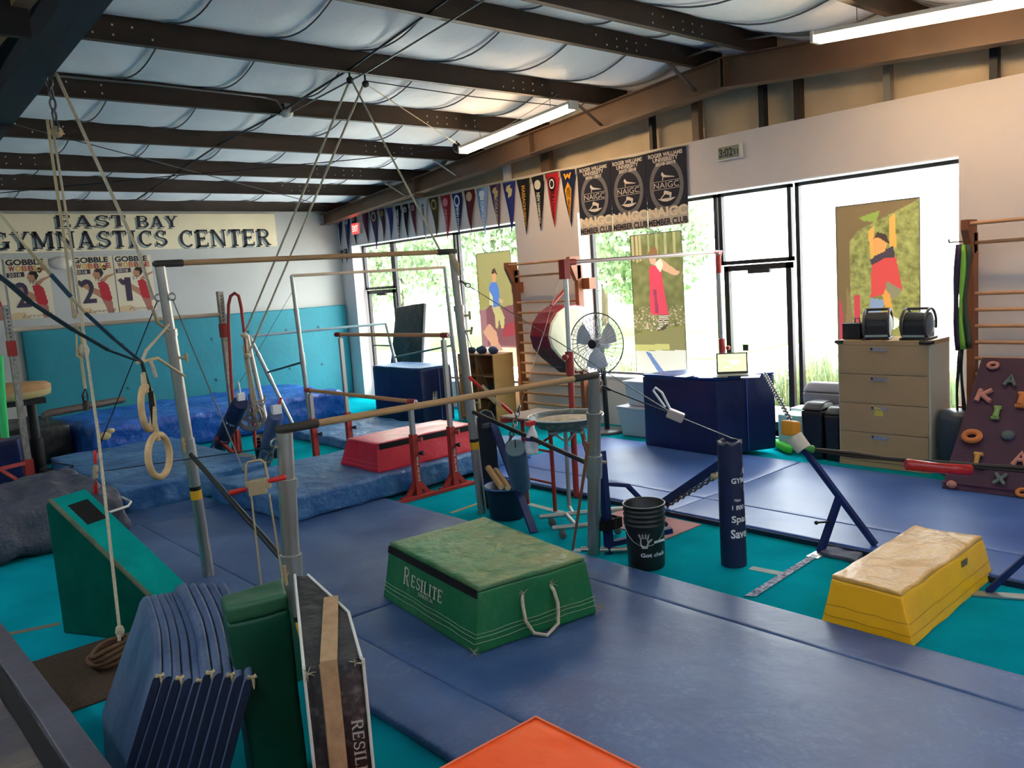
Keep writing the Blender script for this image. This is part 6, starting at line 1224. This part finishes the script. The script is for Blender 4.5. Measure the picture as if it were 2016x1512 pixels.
roundbin(8.66, 4.60, .52, .16, .78, M_gbin, 'rubbish_bin', 'grey bin behind the two slim black bins', M_gbin)
tag(obj('storage_tub', soft(quad8(rect(8.45, 4.78, 8.75, 5.1), .003, .42), .02, 6, 0), mat('mint_plastic', '#a8d0c0', .5)), 'pale mint plastic tub left of the grey bin', 'tub')
t = thing('trash_can', (8.55, 3.05, 0), 'dark curved bin between the filing cabinet and the wall bars', 'bin'); obj('bin_body', MB().lathe([(.16, .003), (.19, .3), (.19, .55), (.17, .62), (0, .62)], (8.34, 3.10, 0), 20), mat('dark_teal_plastic', '#2c3a44', .4), t)
# resistance bands and jackets on a hook beside the right wall bars
bc = xpt(1880, 600, 8.45)
def band(x0, x1, ya, yb, X, m, lab, w=.012):
    p_ = [xpt(a, b_, X) for a, b_ in ((x0, ya), ((x0 + x1) / 2 - 3, (ya * 2 + yb) / 3), (x0 - 3, (ya + 2 * yb) / 3), ((x0 + x1) / 2, yb))]; hw = abs(xpt(x1, 600, X).y - xpt(x0, 600, X).y) / 2
    b = MB(); vs = []
    for i in range(13):
        k = i / 12; z = p_[0].z + (p_[3].z - p_[0].z) * k; yc_ = p_[0].y - hw + .015 * math.sin(k * 6 + x0); tw = .75 + .25 * math.cos(k * 9 + x0)
        vs += [(X - .012, yc_ - hw * tw, z), (X + .012, yc_ - hw * tw, z), (X + .012, yc_ + hw * tw, z), (X - .012, yc_ + hw * tw, z)]
    b.add(vs, [(4 * i + k, 4 * i + (k + 1) % 4, 4 * i + 4 + (k + 1) % 4, 4 * i + 4 + k) for i in range(12) for k in range(4)] + [(0, 1, 2, 3), (48, 49, 50, 51)], 0, True)
    return tag(obj('exercise_band', b, m), lab, 'exercise band')
band(1877, 1893, 482, 690, 8.42, mat('purple_band', '#2e1c44', .6), 'wide dark purple band hanging beside the right wall bars'); band(1889, 1899, 482, 688, 8.39, mat('lime_band', '#7ab83c', .5), 'bright lime green twisted band hanging beside the right wall bars'); band(1896, 1910, 482, 686, 8.44, mat('dark_green_band', '#3c4a38', .6), 'dark olive band hanging beside the right wall bars')
band(1884, 1890, 688, 910, 8.40, mat('black_band', '#17141c', .4), 'thin black band trailing down beside the climbing panel, the left one'); band(1892, 1899, 688, 900, 8.43, MATS['black_band'], 'thin black band trailing down beside the climbing panel, the right one')
tag(obj('wall_hook', MB().tube([(8.795, 3.2, 2.22), (8.38, 3.2, 2.22), (8.37, 3.2, 2.25)], .008, 6), M_blk), 'black metal hook holding the exercise bands', 'hook')
# laptop and papers on the navy box
zt = .935; lp = zpt(1442, 737, zt + .004)
t = thing('laptop', tuple(lp), 'open laptop with a pale lit screen on the navy padded box', 'laptop')
vd = V((-lp.x, -lp.y, 0)).normalized(); rr = V((-vd.y, vd.x, 0)); lw = .17
if rr.dot(RW @ V((1, 0, 0))) < 0: rr = -rr
K = MB().hexa([lp - rr * lw + vd * .22, lp + rr * lw + vd * .22, lp + rr * lw, lp - rr * lw], [v + V((0, 0, .014)) for v in (lp - rr * lw + vd * .22, lp + rr * lw + vd * .22, lp + rr * lw, lp - rr * lw)]); obj('keyboard_base', K, M_gr, t)
sb = lp + V((0, 0, .014)); su = (V((0, 0, 1)) * .97 - vd * .25).normalized(); obj('screen_lid', MB().hexa([sb - rr * lw, sb + rr * lw, sb + rr * lw - vd * .008, sb - rr * lw - vd * .008], [sb - rr * lw + su * .23, sb + rr * lw + su * .23, sb + rr * lw - vd * .008 + su * .23, sb - rr * lw - vd * .008 + su * .23]), M_blk, t)
M_scr = mat('laptop_screen', '#c4c8a4', .4, emit=.45); sc_ = sb + su * .118 + vd * .002
m = MB(); flat_poly(m, [(0, 0), (1, 0), (1, 1), (0, 1)], sc_, rr, su, lw * 2 - .03, .20, 0, .002); obj('screen', m, M_scr, t)
m = MB(); 
for a, b_, w_, h_ in ((.05, .07, .12, .01), (.0, .03, .2, .006), (.03, .0, .1, .04), (-.05, -.05, .1, .008)): flat_poly(m, [(0, 0), (1, 0), (1, 1), (0, 1)], sc_ + rr * a + su * b_, rr, su, w_, h_, 0, .003)
obj('screen_content', m, mat('screen_text', '#e4e6cc', .4, emit=.6), t)
def sheet(px, py, w, d, ang, lab, m): c = zpt(px, py, zt + .003); Mx = Matrix.Translation(c) @ Matrix.Rotation(ang, 4, 'Z'); tag(obj('paper_sheet', MB().box((-w / 2, -d / 2, 0), (w / 2, d / 2, .003), M=Mx), m), lab, 'paper')
M_pap = mat('paper_blue_white', '#b4bcd0', .7); sheet(1400, 741, .3, .2, .3, 'sheet of paper left of the laptop', M_pap); sheet(1350, 740, .22, .16, 0, 'small white note near the left of the navy box', mat('paper_white', '#e8e8ec', .7)); sheet(1478, 741, .26, .2, .5, 'sheet of paper right of the laptop', M_pap)
tag(obj('smartphone', MB().box((0, 0, 0), (.08, .15, .009), M=Matrix.Translation(zpt(1432, 744, zt + .003)) @ Matrix.Rotation(.5, 4, 'Z')), M_blk, bevel=.003), 'dark phone lying before the laptop', 'phone')
# white tubs under the window
def tub(x0, y0, x1, y1, z0, z1, m, lab):
    t = thing('storage_tub', ((x0 + x1) / 2, (y0 + y1) / 2, z0), lab, 'tub', None); i = .04
    obj('tub_body', soft([V((a, b_, z0)) for a, b_ in rect(x0 + i, y0 + i, x1 - i, y1 - i)] + [V((a, b_, z1 - .03)) for a, b_ in rect(x0, y0, x1, y1)], .02, 6, 0), m, t); obj('tub_rim', soft(quad8(rect(x0 - .015, y0 - .015, x1 + .015, y1 + .015), z1 - .035, z1), .012, 4, 0), m, t)
M_tub = mat('milky_plastic', '#b8bcc8', .5); tub(8.2, 6.62, 8.62, 7.32, .003, .40, M_tub, 'lower milky white storage tub beside the navy box'); tub(8.24, 6.66, 8.58, 7.22, .403, .74, mat('white_tub', '#cfd0d8', .5), 'upper white storage tub stacked beside the navy box')
# pedestal fan
fc_ = xpt(1174, 677, 8.1); t = thing('pedestal_fan', (8.15, 7.6, 0), 'large grey pedestal fan with a wire cage before the wall bars', 'fan')
ax = (EYE + V((-1.6, 1.2, -1.0)) - fc_).normalized(); ax = V((-.97, -.20, .05)).normalized(); s1 = ax.cross(V((0, 0, 1))).normalized(); s2 = s1.cross(ax); Rf = .41
pole = V((8.32, 7.62, 0)); obj('fan_pole', MB().tube([pole + V((0, 0, .03)), pole + V((-.02, 0, 1.1))], .035, 12), M_blk, t); obj('fan_base', MB().lathe([(0, .05), (.22, .04), (.26, .005), (0, .004)], pole, 28), mat('grey_enamel', '#55585c', .4), t)
bd_ = []
def ring_(c, R, r, nn=40): return MB().tube([c + s1 * R * math.cos(k * 2 * PI / nn) + s2 * R * math.sin(k * 2 * PI / nn) for k in range(nn)], r, 5, closed=True)
obj('cage_rim', ring_(fc_, Rf, .009), M_gr, t)
M_wire = mat('cage_wire', '#8c9098', .4, .3)
for sgn, nm in ((1, 'front_guard'), (-1, 'rear_guard')):
    b = MB()
    for k in range(36):
        a = k * 2 * PI / 36; d_ = s1 * math.cos(a) + s2 * math.sin(a); d2 = s1 * math.cos(a + .25) + s2 * math.sin(a + .25)
        b.tube([fc_ + ax * (.10 * sgn) + d2 * .05, fc_ + ax * (.095 * sgn) + (d_ + d2).normalized() * .2, fc_ + ax * (.06 * sgn) + d_ * .33, fc_ + d_ * Rf], .0036, 4, cap=False)
    for R in (.12, .24, .33): b.tube([fc_ + ax * (.097 * sgn if R < .3 else .06 * sgn) + s1 * R * math.cos(k * PI / 16) + s2 * R * math.sin(k * PI / 16) for k in range(32)], .003, 4, closed=True)
    obj(nm, b, M_wire, t)
obj('hub_badge', MB().tube([fc_ + ax * .10, fc_ + ax * .115], .06, 20), M_blk, t)
for k in range(3):
    vs = []; a0 = k * 2 * PI / 3 + .5
    for i in range(6):
        for j in range(5):
            R = .05 + .28 * i / 5; a = a0 + (j / 4 - .5) * (1.25 if i > 1 else .9) * (1 - .05 * i); vs.append(fc_ + s1 * R * math.cos(a) + s2 * R * math.sin(a) + ax * (.04 * (j / 4 - .5) * 1.6))
    obj('fan_blade', MB().add(vs, [(i * 5 + j, (i + 1) * 5 + j, (i + 1) * 5 + j + 1, i * 5 + j + 1) for i in range(5) for j in range(4)], 0, True), mat('fan_blade_grey', '#c4c8d4', .35), t)
obj('motor_housing', MB().tube([fc_ - ax * .02, fc_ - ax * .08, fc_ - ax * .26, fc_ - ax * .30], [.05, .085, .08, .05], 16), mat('motor_grey', '#8c9098', .4), t); obj('tilt_neck', MB().tube([fc_ - ax * .18, pole + V((-.02, 0, 1.08))], .03, 8), MATS['motor_grey'], t)
# red single bar by the window with the post behind the bowl
t = thing('single_bar', (7, 5.8, 0), 'red bar stand with a pale rail crossing before the windows', 'gymnastics bars')
p0 = V((5.64, 5.62, .003)); tp0 = dpt(1112, 517, 8.15); p1 = V((8.5, 5.98, .003)); p1 = V((8.62, 5.92, .003)); tp1 = dpt(1414, 505, 9.9); tp1.z = tp0.z + .03
obj('post', MB().tube([p0, p0.lerp(tp0, .57)], .030, 12), M_redst, t); obj('post', MB().tube([p0.lerp(tp0, .55), tp0], .024, 12), M_galv, t); obj('post', MB().tube([p1, p1.lerp(tp1, .55)], .04, 12), M_redst, t); obj('post', MB().tube([p1.lerp(tp1, .55), tp1], .028, 12), M_galv, t)
obj('rail', MB().tube([tp0, tp1], .020, 12), mat('rose_steel_rail', '#a89490', .35, .3), t); d_ = (tp1 - tp0).normalized(); obj('end_cuff', MB().tube([tp0 - d_ * .05, tp0 + d_ * .14], .032, 12), M_redst, t); obj('end_cuff', MB().tube([tp1 - d_ * .10, tp1 + d_ * .04, tp1 + V((0, 0, -.05)), tp1 + V((0, 0, -.25))], [.024, .034, .034, .032], 10), M_redst, t)
obj('collar', MB().tube([p0.lerp(tp0, .52), p0.lerp(tp0, .62)], .042, 12), M_redst, t); obj('clamp_knob', MB().tube([p0.lerp(tp0, .6), p0.lerp(tp0, .6) + V((-.10, -.03, 0))], [.012, .03], 10), M_redst, t); obj('clamp_knob', MB().ball(p1.lerp(tp1, .5) + V((.02, -.07, 0)), .03), M_redst, t)
obj('top_bracket', MB().box(tuple(tp0 + V((-.05, -.04, -.16))), tuple(tp0 + V((.03, .04, .03)))), M_redst, t)
obj('brace_leg', MB().beam(p0 + V((.06, -.05, .72)), V((5.35, 5.02, .02)), .035, .035), M_redst, t)

# red chalk stand with its tray, spray bottle
t = thing('chalk_stand', (5.2, 5.6, 0), 'red steel stand with a flat tray left of the chalk bowl', 'stand')
for a_, h_ in ((V((5.20, 5.85, .003)), .82), (V((5.18, 5.45, .003)), .76)): obj('leg', MB().tube([a_, a_ + V((0.0, 0, h_))], .020, 10), M_redst, t)
for z in (.26, .56): obj('crossbar', MB().tube([(5.20, 5.85, z), (5.18, 5.45, z)], .012, 8), M_redst, t)
obj('top_arm', MB().beam((5.02, 5.95, .84), (5.30, 5.80, .84), .05, .05), M_redst, t); obj('brace', MB().tube([(5.2, 5.85, .50), (5.55, 5.45, .80)], .012, 8), M_redst, t); obj('tray', MB().box((5.05, 5.55, .86), (5.55, 6.0, .875)), mat('worn_board', '#9c8c80', .7), t)
t = thing('spray_bottle', (5.1, 5.65, .55), 'white spray bottle with a navy label and red trigger hung on the red stand', 'bottle'); bc_ = dpt(1047, 868, 6.95)
Mt = Matrix.Rotation(.12, 3, 'Y'); obj('bottle_body', MB().lathe([(0, -.11), (.05, -.11), (.056, -.09), (.054, .02), (.04, .07), (.02, .11), (.016, .135), (0, .135)], bc_, 18, M=Mt), mat('white_bottle', '#dcdce0', .35), t)
obj('trigger_head', MB().box(tuple(bc_ + V((-.05, -.02, .13))), tuple(bc_ + V((.04, .02, .17)))), mat('red_trigger', '#c8262c', .4), t, bevel=.006); obj('bottle_label', MB().lathe([(.0565, -.06), (.0565, .03)], bc_, 18, M=Mt), mat('label_white', '#c8ccd8', .6), t); obj('label_band', MB().lathe([(.058, .0), (.0575, .03)], bc_, 18, M=Mt), mat('label_navy', '#1c2470', .6), t)
# chalk bowl on a caster stand
t = thing('chalk_bowl', (5.1, 5.18, 0), 'wide shallow chalk bowl on a steel caster stand', 'chalk bowl'); bz = .80; bcx = V((5.16, 5.22, 0))
prof = [(0, bz), (.14, bz), (.25, bz + .03), (.32, bz + .09), (.33, bz + .12), (.34, bz + .12), (.327, bz + .125), (.30, bz + .10), (.22, bz + .05), (0, bz + .04)]
obj('bowl', MB().lathe(prof, bcx, 36), mat('speckled_bowl', '#4c5c60', .5, hx2='#8c9890', vscale=16, lo=.5, hi=.7), t); obj('bowl_rim', MB().tube([bcx + V((.337 * math.cos(k * PI / 20), .337 * math.sin(k * PI / 20), bz + .122)) for k in range(40)], .007, 6, closed=True), M_wh, t)
obj('chalk_powder', MB().lathe([(0, bz + .115), (.13, bz + .11), (.22, bz + .09), (.285, bz + .085)], bcx, 30), mat('chalk_dust', '#b8a890', .95, var=.2, vscale=18, bump=.8, bscale=40), t)
obj('support_arms', MB().beam(bcx + V((-.2, 0, bz - .01)), bcx + V((.2, 0, bz - .01)), .04, .02).beam(bcx + V((0, -.2, bz - .01)), bcx + V((0, .2, bz - .01)), .04, .02).tube([bcx + V((0, 0, .68)), bcx + V((-.18, 0, bz))], .012, 6).tube([bcx + V((0, 0, .68)), bcx + V((.18, 0, bz))], .012, 6), M_galv, t)
obj('stand_pole', MB().tube([bcx + V((-.05, -.03, .10)), bcx + V((-.03, -.02, bz))], .019, 10), M_galv, t)
fr = [zpt(1062, 1018, .10), zpt(1235, 1000, .10)]; fl = [zpt(1087, 1040, .10), zpt(1225, 1028, .10)]
obj('base_frame', MB().tube(fr, .020, 10).tube(fl, .020, 10).tube([fr[0].lerp(fr[1], .3), fl[0].lerp(fl[1], .35)], .018, 8).tube([fr[0].lerp(fr[1], .38), bcx + V((-.05, -.03, .10))], .018, 8), M_galv, t)
for q in (fr[0].lerp(fr[1], .12), fl[0].lerp(fl[1], .12), fl[0].lerp(fl[1], .9), fr[0].lerp(fr[1], .75)):
    obj('caster', MB().lathe([(0, -.012), (.036, -.012), (.04, 0), (.036, .012), (0, .012)], V((q.x, q.y - .02, .043)), 14, M=Matrix.Rotation(PI / 2, 3, 'Y')).tube([V((q.x, q.y, .09)), V((q.x, q.y - .02, .05))], .018, 8), mat('caster_grey', '#5c5c5c', .5), t)
tag(obj('steel_chain', MB().chain(bcx + V((.18, -.02, .78)), bcx + V((.20, -.03, .55)), .06, .006), M_chain), 'short chain hanging under the chalk bowl', 'chain')
tag(obj('wooden_stick', MB().tube([V((4.50, 4.56, .004)), dpt(1158, 878, 5.75), dpt(1158, 872, 5.75)], [.011, .013, .018], 8), mat('reddish_stick', '#8c5c40', .6)), 'thin reddish wooden stick leaning against the low right upright', 'stick')
# trash bin with dowels
t = thing('trash_bin', (4.82, 5.66, 0), 'dark blue round bin holding wooden rods below the anchor stand', 'bin'); bc2 = V((4.80, 5.68, 0)); prof = [(0, .004), (.155, .004), (.165, .02), (.19, .28), (.20, .29), (.205, .275), (.208, .29), (.20, .305), (.185, .29), (.155, .03), (0, .03)]
obj('bin_body', MB().lathe(prof, bc2, 30), mat('dark_blue_bin', '#14243e', .45, var=.1, vscale=5), t); obj('bin_rim', MB().tube([bc2 + V((.2 * math.cos(k * PI / 16), .2 * math.sin(k * PI / 16), .295)) for k in range(32)], .010, 6, closed=True), mat('blue_rim', '#3c6ca4', .5), t)
M_dow = mat('pale_dowel', '#b88c58', .6); M_doe = mat('dowel_end', '#d8b888', .7)
for k, (px, py) in enumerate(((987, 959), (1000, 960))):
    e = dpt(px, py, 6.75 - .0); s_ = dpt(961, 921, 7.0) if k == 0 else dpt(975, 926, 7.05); d_ = tag(obj('wooden_rod', MB().tube([e, s_], .026, 14, 0), M_dow), ('left of the two round wooden rods sticking out of the blue bin', 'right of the two round wooden rods sticking out of the blue bin')[k], 'wooden rod')
    u_ = (e - s_).normalized(); obj('sawn_end', MB().tube([e, e + u_ * .002], .0255, 14), M_doe, d_)
# nested chalk buckets
bk_ = V((4.56, 3.86, 0)); t = thing('bucket', tuple(bk_), 'black plastic bucket with a white handprint and Got chalk lettering', 'bucket')
prof = [(0, .004), (.128, .004), (.134, .02), (.142, .32)]
for k in range(4): z = .325 + k * .035; prof += [(.144 + k * .001, z), (.153, z + .004), (.153, z + .010), (.145, z + .014)]
prof += [(.147, .46), (.155, .462), (.156, .475), (.150, .480), (.144, .47), (.128, .15), (0, .14)]
obj('bucket_body', MB().lathe(prof, bk_, 36), mat('bucket_black', '#19191b', .4, var=.2, vscale=14), t); obj('bucket_rim', MB().tube([bk_ + V((.153 * math.cos(k * PI / 18), .153 * math.sin(k * PI / 18), .476)) for k in range(36)], .004, 6, closed=True), mat('rim_shine', '#7c7a78', .4), t)
va = math.atan2(-bk_.y, -bk_.x); oc = lambda a0, z0: on_cyl(bk_, .137 + z0 * .01, va + a0, z0)
m = MB(); hand = [(-.35, -1), (.35, -1), (.55, -.3), (1.05, .15), (.95, .3), (.5, .05), (.42, .2), (-.5, .25), (-.6, -.3)]
def cyl_poly(mb, P, cx, cy, s, a0, z0): n0 = len(P); lay(([V((cx + p_[0] * s, cy + p_[1] * s, 0)) for p_ in P] + [V((-1, -1, 0)), V((1, 1, 0))], [tuple(range(n0))]), (0, 0, 0), UX, UZ, 2, 2, 0, curve=lambda x, y: oc(a0, z0)(x, y), mb=mb)
cyl_poly(m, hand, 0, 0, .056, -.05, .23)
for fx, fy, L_, an in ((-.42, .25, .75, .45), (-.15, .3, .95, .2), (.15, .3, .95, -.02), (.4, .22, .8, -.25)):
    for sgm in range(3):
        P = []; l0 = L_ * (.02 + sgm * .34); l1 = L_ * (.30 + sgm * .34)
        for (a_, w_) in ((l0, -.105), (l0, .105), (l1, .09), (l1, -.09)): P.append((fx + a_ * -math.sin(an) + w_ * math.cos(an), fy + a_ * math.cos(an) + w_ * math.sin(an)))
        cyl_poly(m, P, 0, 0, .056, -.05, .23)
obj('handprint', m, mat('grey_print', '#a8a8a8', .8), t); obj('lettering', lay(text_tris('Got chalk', .02), (0, 0, 0), UX, UZ, .20, .030, 0, curve=oc(.45, .125)), M_wh, t)
obj('wire_handle', MB().tube([bk_ + V((.15 * math.cos(va - PI / 2 + a * PI / 10), .15 * math.sin(va - PI / 2 + a * PI / 10), .36 - .16 * math.sin(a * PI / 10))) * 1.0 + V((math.cos(va), math.sin(va), 0)) * (.02 * math.sin(a * PI / 10)) for a in range(11)], .0025, 5), M_galv, t)
gp = bk_ + V((.158 * math.cos(va + .62), .158 * math.sin(va + .62), .225)); gd = V((-math.sin(va), math.cos(va), .3)).normalized(); obj('handle_grip', MB().tube([gp - gd * .03, gp + gd * .045], .009, 8), M_wh, t)
# cubby shelf
M_ply = mat('pale_plywood', '#c89a5c', .6, var=.06, vscale=4); t = thing('shelf_unit', (8.1, 10.0, 0), 'plywood cubby shelf standing before the left window', 'shelf')
x0, x1, y0, y1, h = 7.75, 8.15, 9.25, 10.5, 1.05; x0, x1, y0, y1 = 8.05, 8.45, 9.62, 10.5
pa = zpt(897, 828, 0); y1 = 10.48; b = MB()
obj('side_panel', MB().box((x0, y0, .003), (x1, y0 + .02, h)), M_ply, t); obj('side_panel', MB().box((x0, y1, .003), (x1, y1 + .02, h)), M_ply, t); obj('back_panel', MB().box((x1 - .01, y0, .01), (x1, y1, h)), M_ply, t)
M_plyd = mat('brown_plywood', '#8c5c34', .6, var=.08, vscale=4)
for z in (.02, .36, .70, 1.03): obj('shelf', MB().box((x0 + .005, y0 + .02, z), (x1 - .01, y1, z + .02)), M_plyd, t)
obj('divider', MB().box((x0 + .005, (y0 + y1) / 2, .02), (x1 - .01, (y0 + y1) / 2 + .02, 1.04)), M_plyd, t)
rn = random.Random(8)
for k in range(5): tag(obj('cloth_bundle', MB().ball((8.2 + rn.uniform(-.05, .08), 9.75 + k * .13, 1.10), .075, 8, 0, (1, 1.1, .75 + .3 * (k == 2))), mat('navy_cloth', '#2c3a5c', .9, var=.3, vscale=14)), 'dark blue cloth bundle on top of the plywood shelf', 'cloth', 'cloth bundles on the plywood shelf')
for k, (y, z) in enumerate(((9.9, .42), (10.2, .42), (9.85, .08), (10.25, .76))): tag(obj('stored_bag', MB().ball((8.25, y, z + .09), .10, 8, 0, (1, 1, .8)), mat('dark_bag', '#22222a', .7)), 'dark bag stored in a compartment of the plywood shelf', 'bag', 'bags in the plywood shelf')
# floor-level clutter near the hooked pole
t = thing('bucket', (4.55, 9.9, 0), 'black bucket of ropes behind the cable tensioner', 'bucket'); qb = zpt(498, 898, .0); obj('bucket_body', MB().lathe([(0, .003), (.16, .003), (.18, .30), (.185, .31), (.17, .30), (.14, .05), (0, .05)], V((4.75, 10.55, 0)), 24), MATS['bucket_black'], t)
for k in range(3): obj('bucket_ring', MB().tube([V((4.75, 10.55, .17 + k * .05)) + V((.178 * math.cos(a * PI / 10), .178 * math.sin(a * PI / 10), 0)) for a in range(20)], .005, 5, closed=True), M_galv, t)
t = thing('weight_plate', tuple(dpt(493, 823, 10.6)), 'grey iron weight plate with cutouts hanging by the hooked pole', 'weight plate'); wc = dpt(494, 822, 10.5); wn = (EYE - wc).normalized(); w1 = wn.cross(V((0, 0, 1))).normalized(); w2 = w1.cross(wn); b = MB()
for r0, r1 in ((.03, .06), (.125, .165)):
    for off in (0, -.03): disc(b, wc + wn * off, w1, w2, r0, r1, 28, 0, .0)
    for R in (r0, r1): b.tube([wc + w1 * R * math.cos(k * PI / 14) + w2 * R * math.sin(k * PI / 14) - wn * .015 for k in range(28)], .014, 6, closed=True)
for k in range(5): a = k * 2 * PI / 5; d_ = w1 * math.cos(a) + w2 * math.sin(a); b.beam(wc + d_ * .05 - wn * .012, wc + d_ * .135 - wn * .012, .045, .02, wn)
obj('plate_body', b, mat('grey_iron', '#7c7a7c', .5, .4), t); obj('plate_cord', MB().tube([wc + w2 * .16, wc + w2 * .3], .008, 5), M_blk, t)
def roll(a, b_, R, txt, lab, m):
    a, b_ = V(a), V(b_); t = thing('pad_roll', tuple(a), lab, 'pad'); d_ = (b_ - a).normalized(); obj('roll_body', MB().tube([a, a.lerp(b_, .03), a.lerp(b_, .97), b_], [R * .85, R, R, R * .85], 20), m, t)
    vw = (EYE - a.lerp(b_, .5)).normalized(); r_ = d_.cross(vw).normalized()
    if r_.dot(RW @ V((1, 0, 0))) < 0: r_ = -r_
    nn_ = r_.cross(d_).normalized(); 
    if nn_.dot(vw) < 0: nn_ = -nn_
    for s_, k in txt: c_ = a.lerp(b_, k); obj('lettering', lay(text_tris(s_, .03), c_, UX, UZ, R * 1.5, R * .62, 0, curve=lambda x, y, c_=c_: c_ + d_ * y + (r_ * math.sin(x / R) + nn_ * math.cos(x / R)) * (R + .002)), M_wh, t)
M_nr = mat('navy_roll', '#16224c', .5, var=.15, vscale=8, bump=.3, bscale=10, bdist=.01); M_gy = mat('grey_roll', '#5c6488', .5, var=.12, vscale=8)
roll(zpt(424, 893, .08), dpt(474, 792, 9.9), .10, (('Space', .40), ('Savers', .22), ('TR', .72)), 'navy sponsor pad roll leaning left of the weight plate', M_nr)
roll(zpt(519, 915, .06), dpt(543, 815, 9.1), .085, (('Space', .42), ('Savers', .22)), 'navy and grey sponsor pad roll leaning behind the low left upright', M_gy)
t = thing('cable_tensioner', tuple(dpt(545, 806, 9.1)), 'small red and white tensioner above the grey sponsor roll', 'cable tensioner'); q = dpt(544, 806, 9.1); obj('clamp_body', MB().box(tuple(q + V((-.05, -.03, -.05))), tuple(q + V((.05, .03, .05)))), M_wh, t); obj('grip_handle', MB().tube([q + V((.03, 0, .03)), q + V((.07, 0, .12))], .014, 8), M_redg, t)
t = thing('cable_tensioner', tuple(dpt(474, 778, 9.7)), 'small red and white tensioner above the navy sponsor roll', 'cable tensioner'); q = dpt(474, 780, 9.7); obj('clamp_body', MB().box(tuple(q + V((-.04, -.03, -.05))), tuple(q + V((.04, .03, .04)))), M_wh, t); obj('grip_handle', MB().tube([q + V((0, 0, .03)), q + V((-.01, 0, .17))], .012, 8), M_wh, t)
tag(obj('cream_bag', MB().ball(V((4.55, 9.9, .36)), .14, 10, 0, (1.3, 1, .6)), mat('cream_sack', '#b8a680', .9, var=.15, vscale=10, bump=1, bscale=18)), 'crumpled cream sack beside the black bucket of ropes', 'bag')

t = thing('foam_wedge', (4.5, 9.5, 0), 'low grey foam piece on the floor beside the sponsor rolls', 'foam'); obj('foam_body', soft(quad8(rect(4.05, 10.1, 4.4, 10.6), .003, .16), .04, 6, .01), mat('grey_foam', '#6c7070', .9), t)
# vaulting table at left
t = thing('vaulting_table', (2.1, 12.1, 0), 'beige topped vaulting table before the far wall at the left edge', 'vaulting table')
b = MB(); n = 28; cx_, cy_ = 2.06, 12.45; M_vt = mat('beige_suede', '#b08458', .8, var=.08, vscale=5); M_vt2 = mat('cream_suede', '#c8b07c', .8)
prof = [(0, 1.26), (.42, 1.26), (.55, 1.245), (.60, 1.21), (.60, 1.15)]; Mv = Matrix.Scale(.62, 3, (0, 1, 0)) @ Matrix.Identity(3)
obj('table_top', MB().lathe(prof, (cx_, cy_, 0), 36, M=Mv), M_vt, t); obj('table_side', MB().lathe([(.60, 1.15), (.585, 1.08), (.5, 1.05), (0, 1.05)], (cx_, cy_, 0), 36, M=Mv), M_vt2, t)
obj('support_beam', MB().beam((1.55, 12.45, 1.0), (2.55, 12.45, 1.0), .3, .07), M_blk, t); obj('post', MB().tube([(2.4, 12.45, .98), (2.4, 12.45, .5)], .06, 12), M_blk, t); obj('base', MB().tube([(2.4, 12.45, .5), (2.4, 12.45, .03)], .085, 12).box((1.7, 12.25, .003), (2.6, 12.6, .05)), M_blk, t)
tag(obj('foam_noodle', MB().tube([dpt(-2, 700, 10.0), dpt(4, 790, 10.0), dpt(10, 862, 10.0)], .045, 12), mat('green_foam', '#3ccc74', .8)), 'bright green foam tube standing at the left edge', 'foam tube')
tag(obj('foam_noodle', MB().tube([dpt(-8, 760, 10.1), dpt(0, 865, 10.1)], .05, 12), mat('dark_red_foam', '#8c1c1c', .7)), 'dark red tube beside the green foam tube', 'foam tube')
tag(obj('foam_noodle', MB().tube([zpt(1528, 872, .06), zpt(1552, 884, .06), zpt(1560, 884, .06)], .05, 12), mat('lime_foam', '#4cc43c', .8)), 'lime green foam tube lying beside the navy box', 'foam tube')
